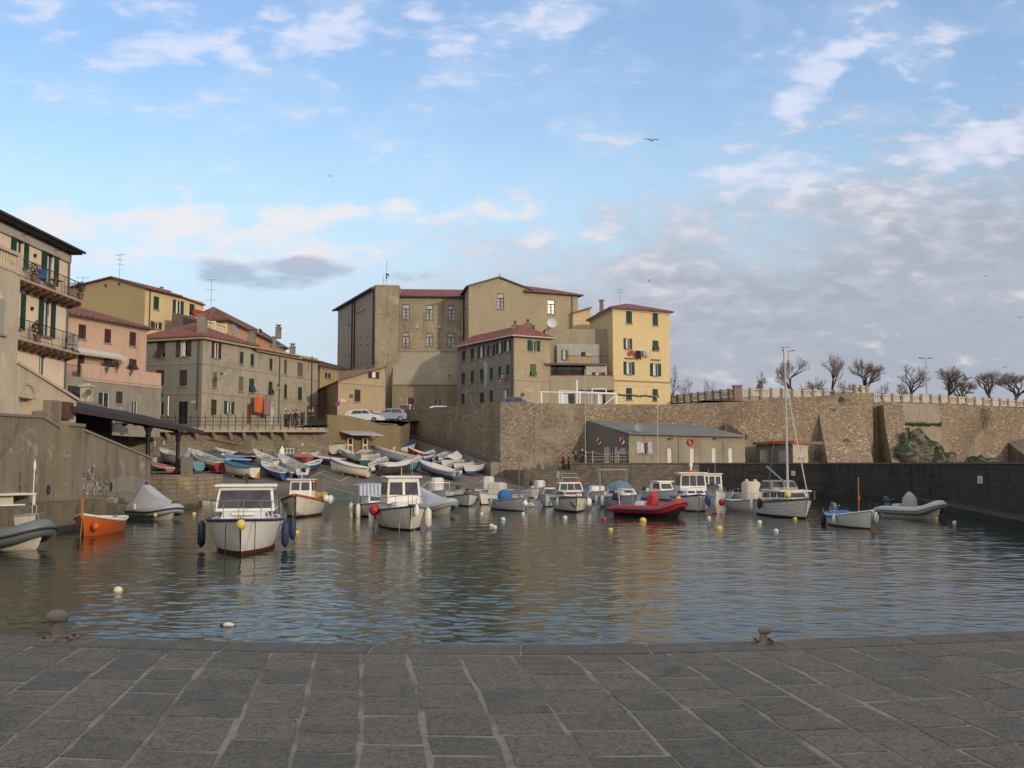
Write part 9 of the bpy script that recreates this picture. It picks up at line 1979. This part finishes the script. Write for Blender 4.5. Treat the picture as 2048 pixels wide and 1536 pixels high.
a, b_ = at(336, 792, 100.3), at(336, 832, 100.3); mb = MB(); mb.bar((0, 0, 0), (0, 0, a.z - b_.z), .05, 6); o = mb.build('white_post', WHITEM); o.location = b_; tag(o, 'plain white post right of the dark round sign', 'post')
# balcony things, planters, dark bush
def bal(px, Y_, z): return (-25.2, Y_, z)
o = thing('chair', 'bright blue folding chair on the upper balcony', 'chair', (-25.35, 53.35, 12.45), .4); mb = MB(); mb.box((0, 0, .44), (.45, .45, .04)); mb.build('seat', BLUCOV, o); mb = MB(); mb.box((0, .22, .75), (.45, .04, .5), rx=R(-10)); mb.build('backrest', BLUCOV, o)
for dx in (-.2, .2):
    for dy in (-.2, .2): mb = MB(); mb.bar((dx, dy, 0), (dx, dy, .44), .015, 4); mb.build('leg', GREYM, o)
o = thing('table', 'small wooden table on the upper balcony beside the blue chair', 'table', (-25.35, 54.9, 12.45)); mb = MB(); mb.box((0, 0, .62), (.5, .9, .04)); mb.build('table_top', WOOD, o)
for dx in (-.2, .2):
    for dy in (-.4, .4): mb = MB(); mb.bar((dx, dy, 0), (dx, dy, .6), .018, 4); mb.build('leg', WOOD, o)
o = thing('chair', 'pale plastic chair at the end of the lower balcony', 'chair', (-25.35, 57.2, 9.35), .2); mb = MB(); mb.box((0, 0, .42), (.5, .5, .05)); mb.build('seat', GREYB, o); mb = MB(); mb.box((0, .25, .72), (.5, .05, .6)); mb.build('backrest', GREYB, o)
for dx in (-.2, .2):
    for dy in (-.2, .2): mb = MB(); mb.bar((dx, dy, 0), (dx, dy, .42), .02, 4); mb.build('leg', GREYB, o)
for i, (Y_, z, lb) in enumerate(((52.3, 12.45, 'leafy pot plant by the left door of the upper balcony'), (52.9, 9.35, 'pot plant on the lower balcony near the left door'), (58.0, 12.45, 'plants in a dark trough at the end of the upper balcony'))):
    o = thing('potted_plant', lb, 'plant', (-25.3, Y_, z), 0, 'balcony plants'); mb = MB(); mb.lathe((0, 0, 0), [(.13, 0), (.2, .4), (.22, .42)], 9); mb.build('pot', paint('clay_pot', (.22, .09, .05), .9), o); mb = MB(); tuft_mesh(mb, (0, 0, .75), .3, .3, .4, 150, .12); mb.build('leaves', leafy('dark_leaves', (.03, .035, .02), (.05, .03, .02)), o, smooth=False)
tuft('dark scrubby bush at the foot of the shadowed buttress', ((1635 - 1024) / FPX * 113, 113, 3.7), .6, .5, .9, 260, .2, leafy('black_leaves', (.012, .014, .012), (.02, .02, .018)), 'bush')
for i, px in enumerate((1096, 1112)):
    x = (px - 1024) / FPX * 101; o = thing('planter', ('left low stone planter on the quay', 'right low stone planter on the quay')[i], 'planter', (x, 100.9, 2.27), 0, 'planters on the low quay'); mb = MB(); mb.rbox((0, 0, .2), (.75, .5, .4), .04); mb.build('box', GREYST, o); mb = MB(); tuft_mesh(mb, (0, 0, .5), .35, .2, .18, 60, .1); mb.build('leaves', GRASS, o, smooth=False)
o = thing('picnic_bench', 'brown slatted bench against the bastion wall', 'bench', ((1118 - 1024) / FPX * 106, 106, 2.27)); mb = MB(); mb.box((0, 0, .45), (1.5, .4, .05)); mb.build('seat', WOOD, o); mb = MB(); mb.box((0, .22, .8), (1.5, .05, .4)); mb.build('backrest', WOOD, o)
for dx in (-.6, .6): mb = MB(); mb.box((dx, 0, .22), (.06, .4, .44)); mb.build('leg', IRON, o)
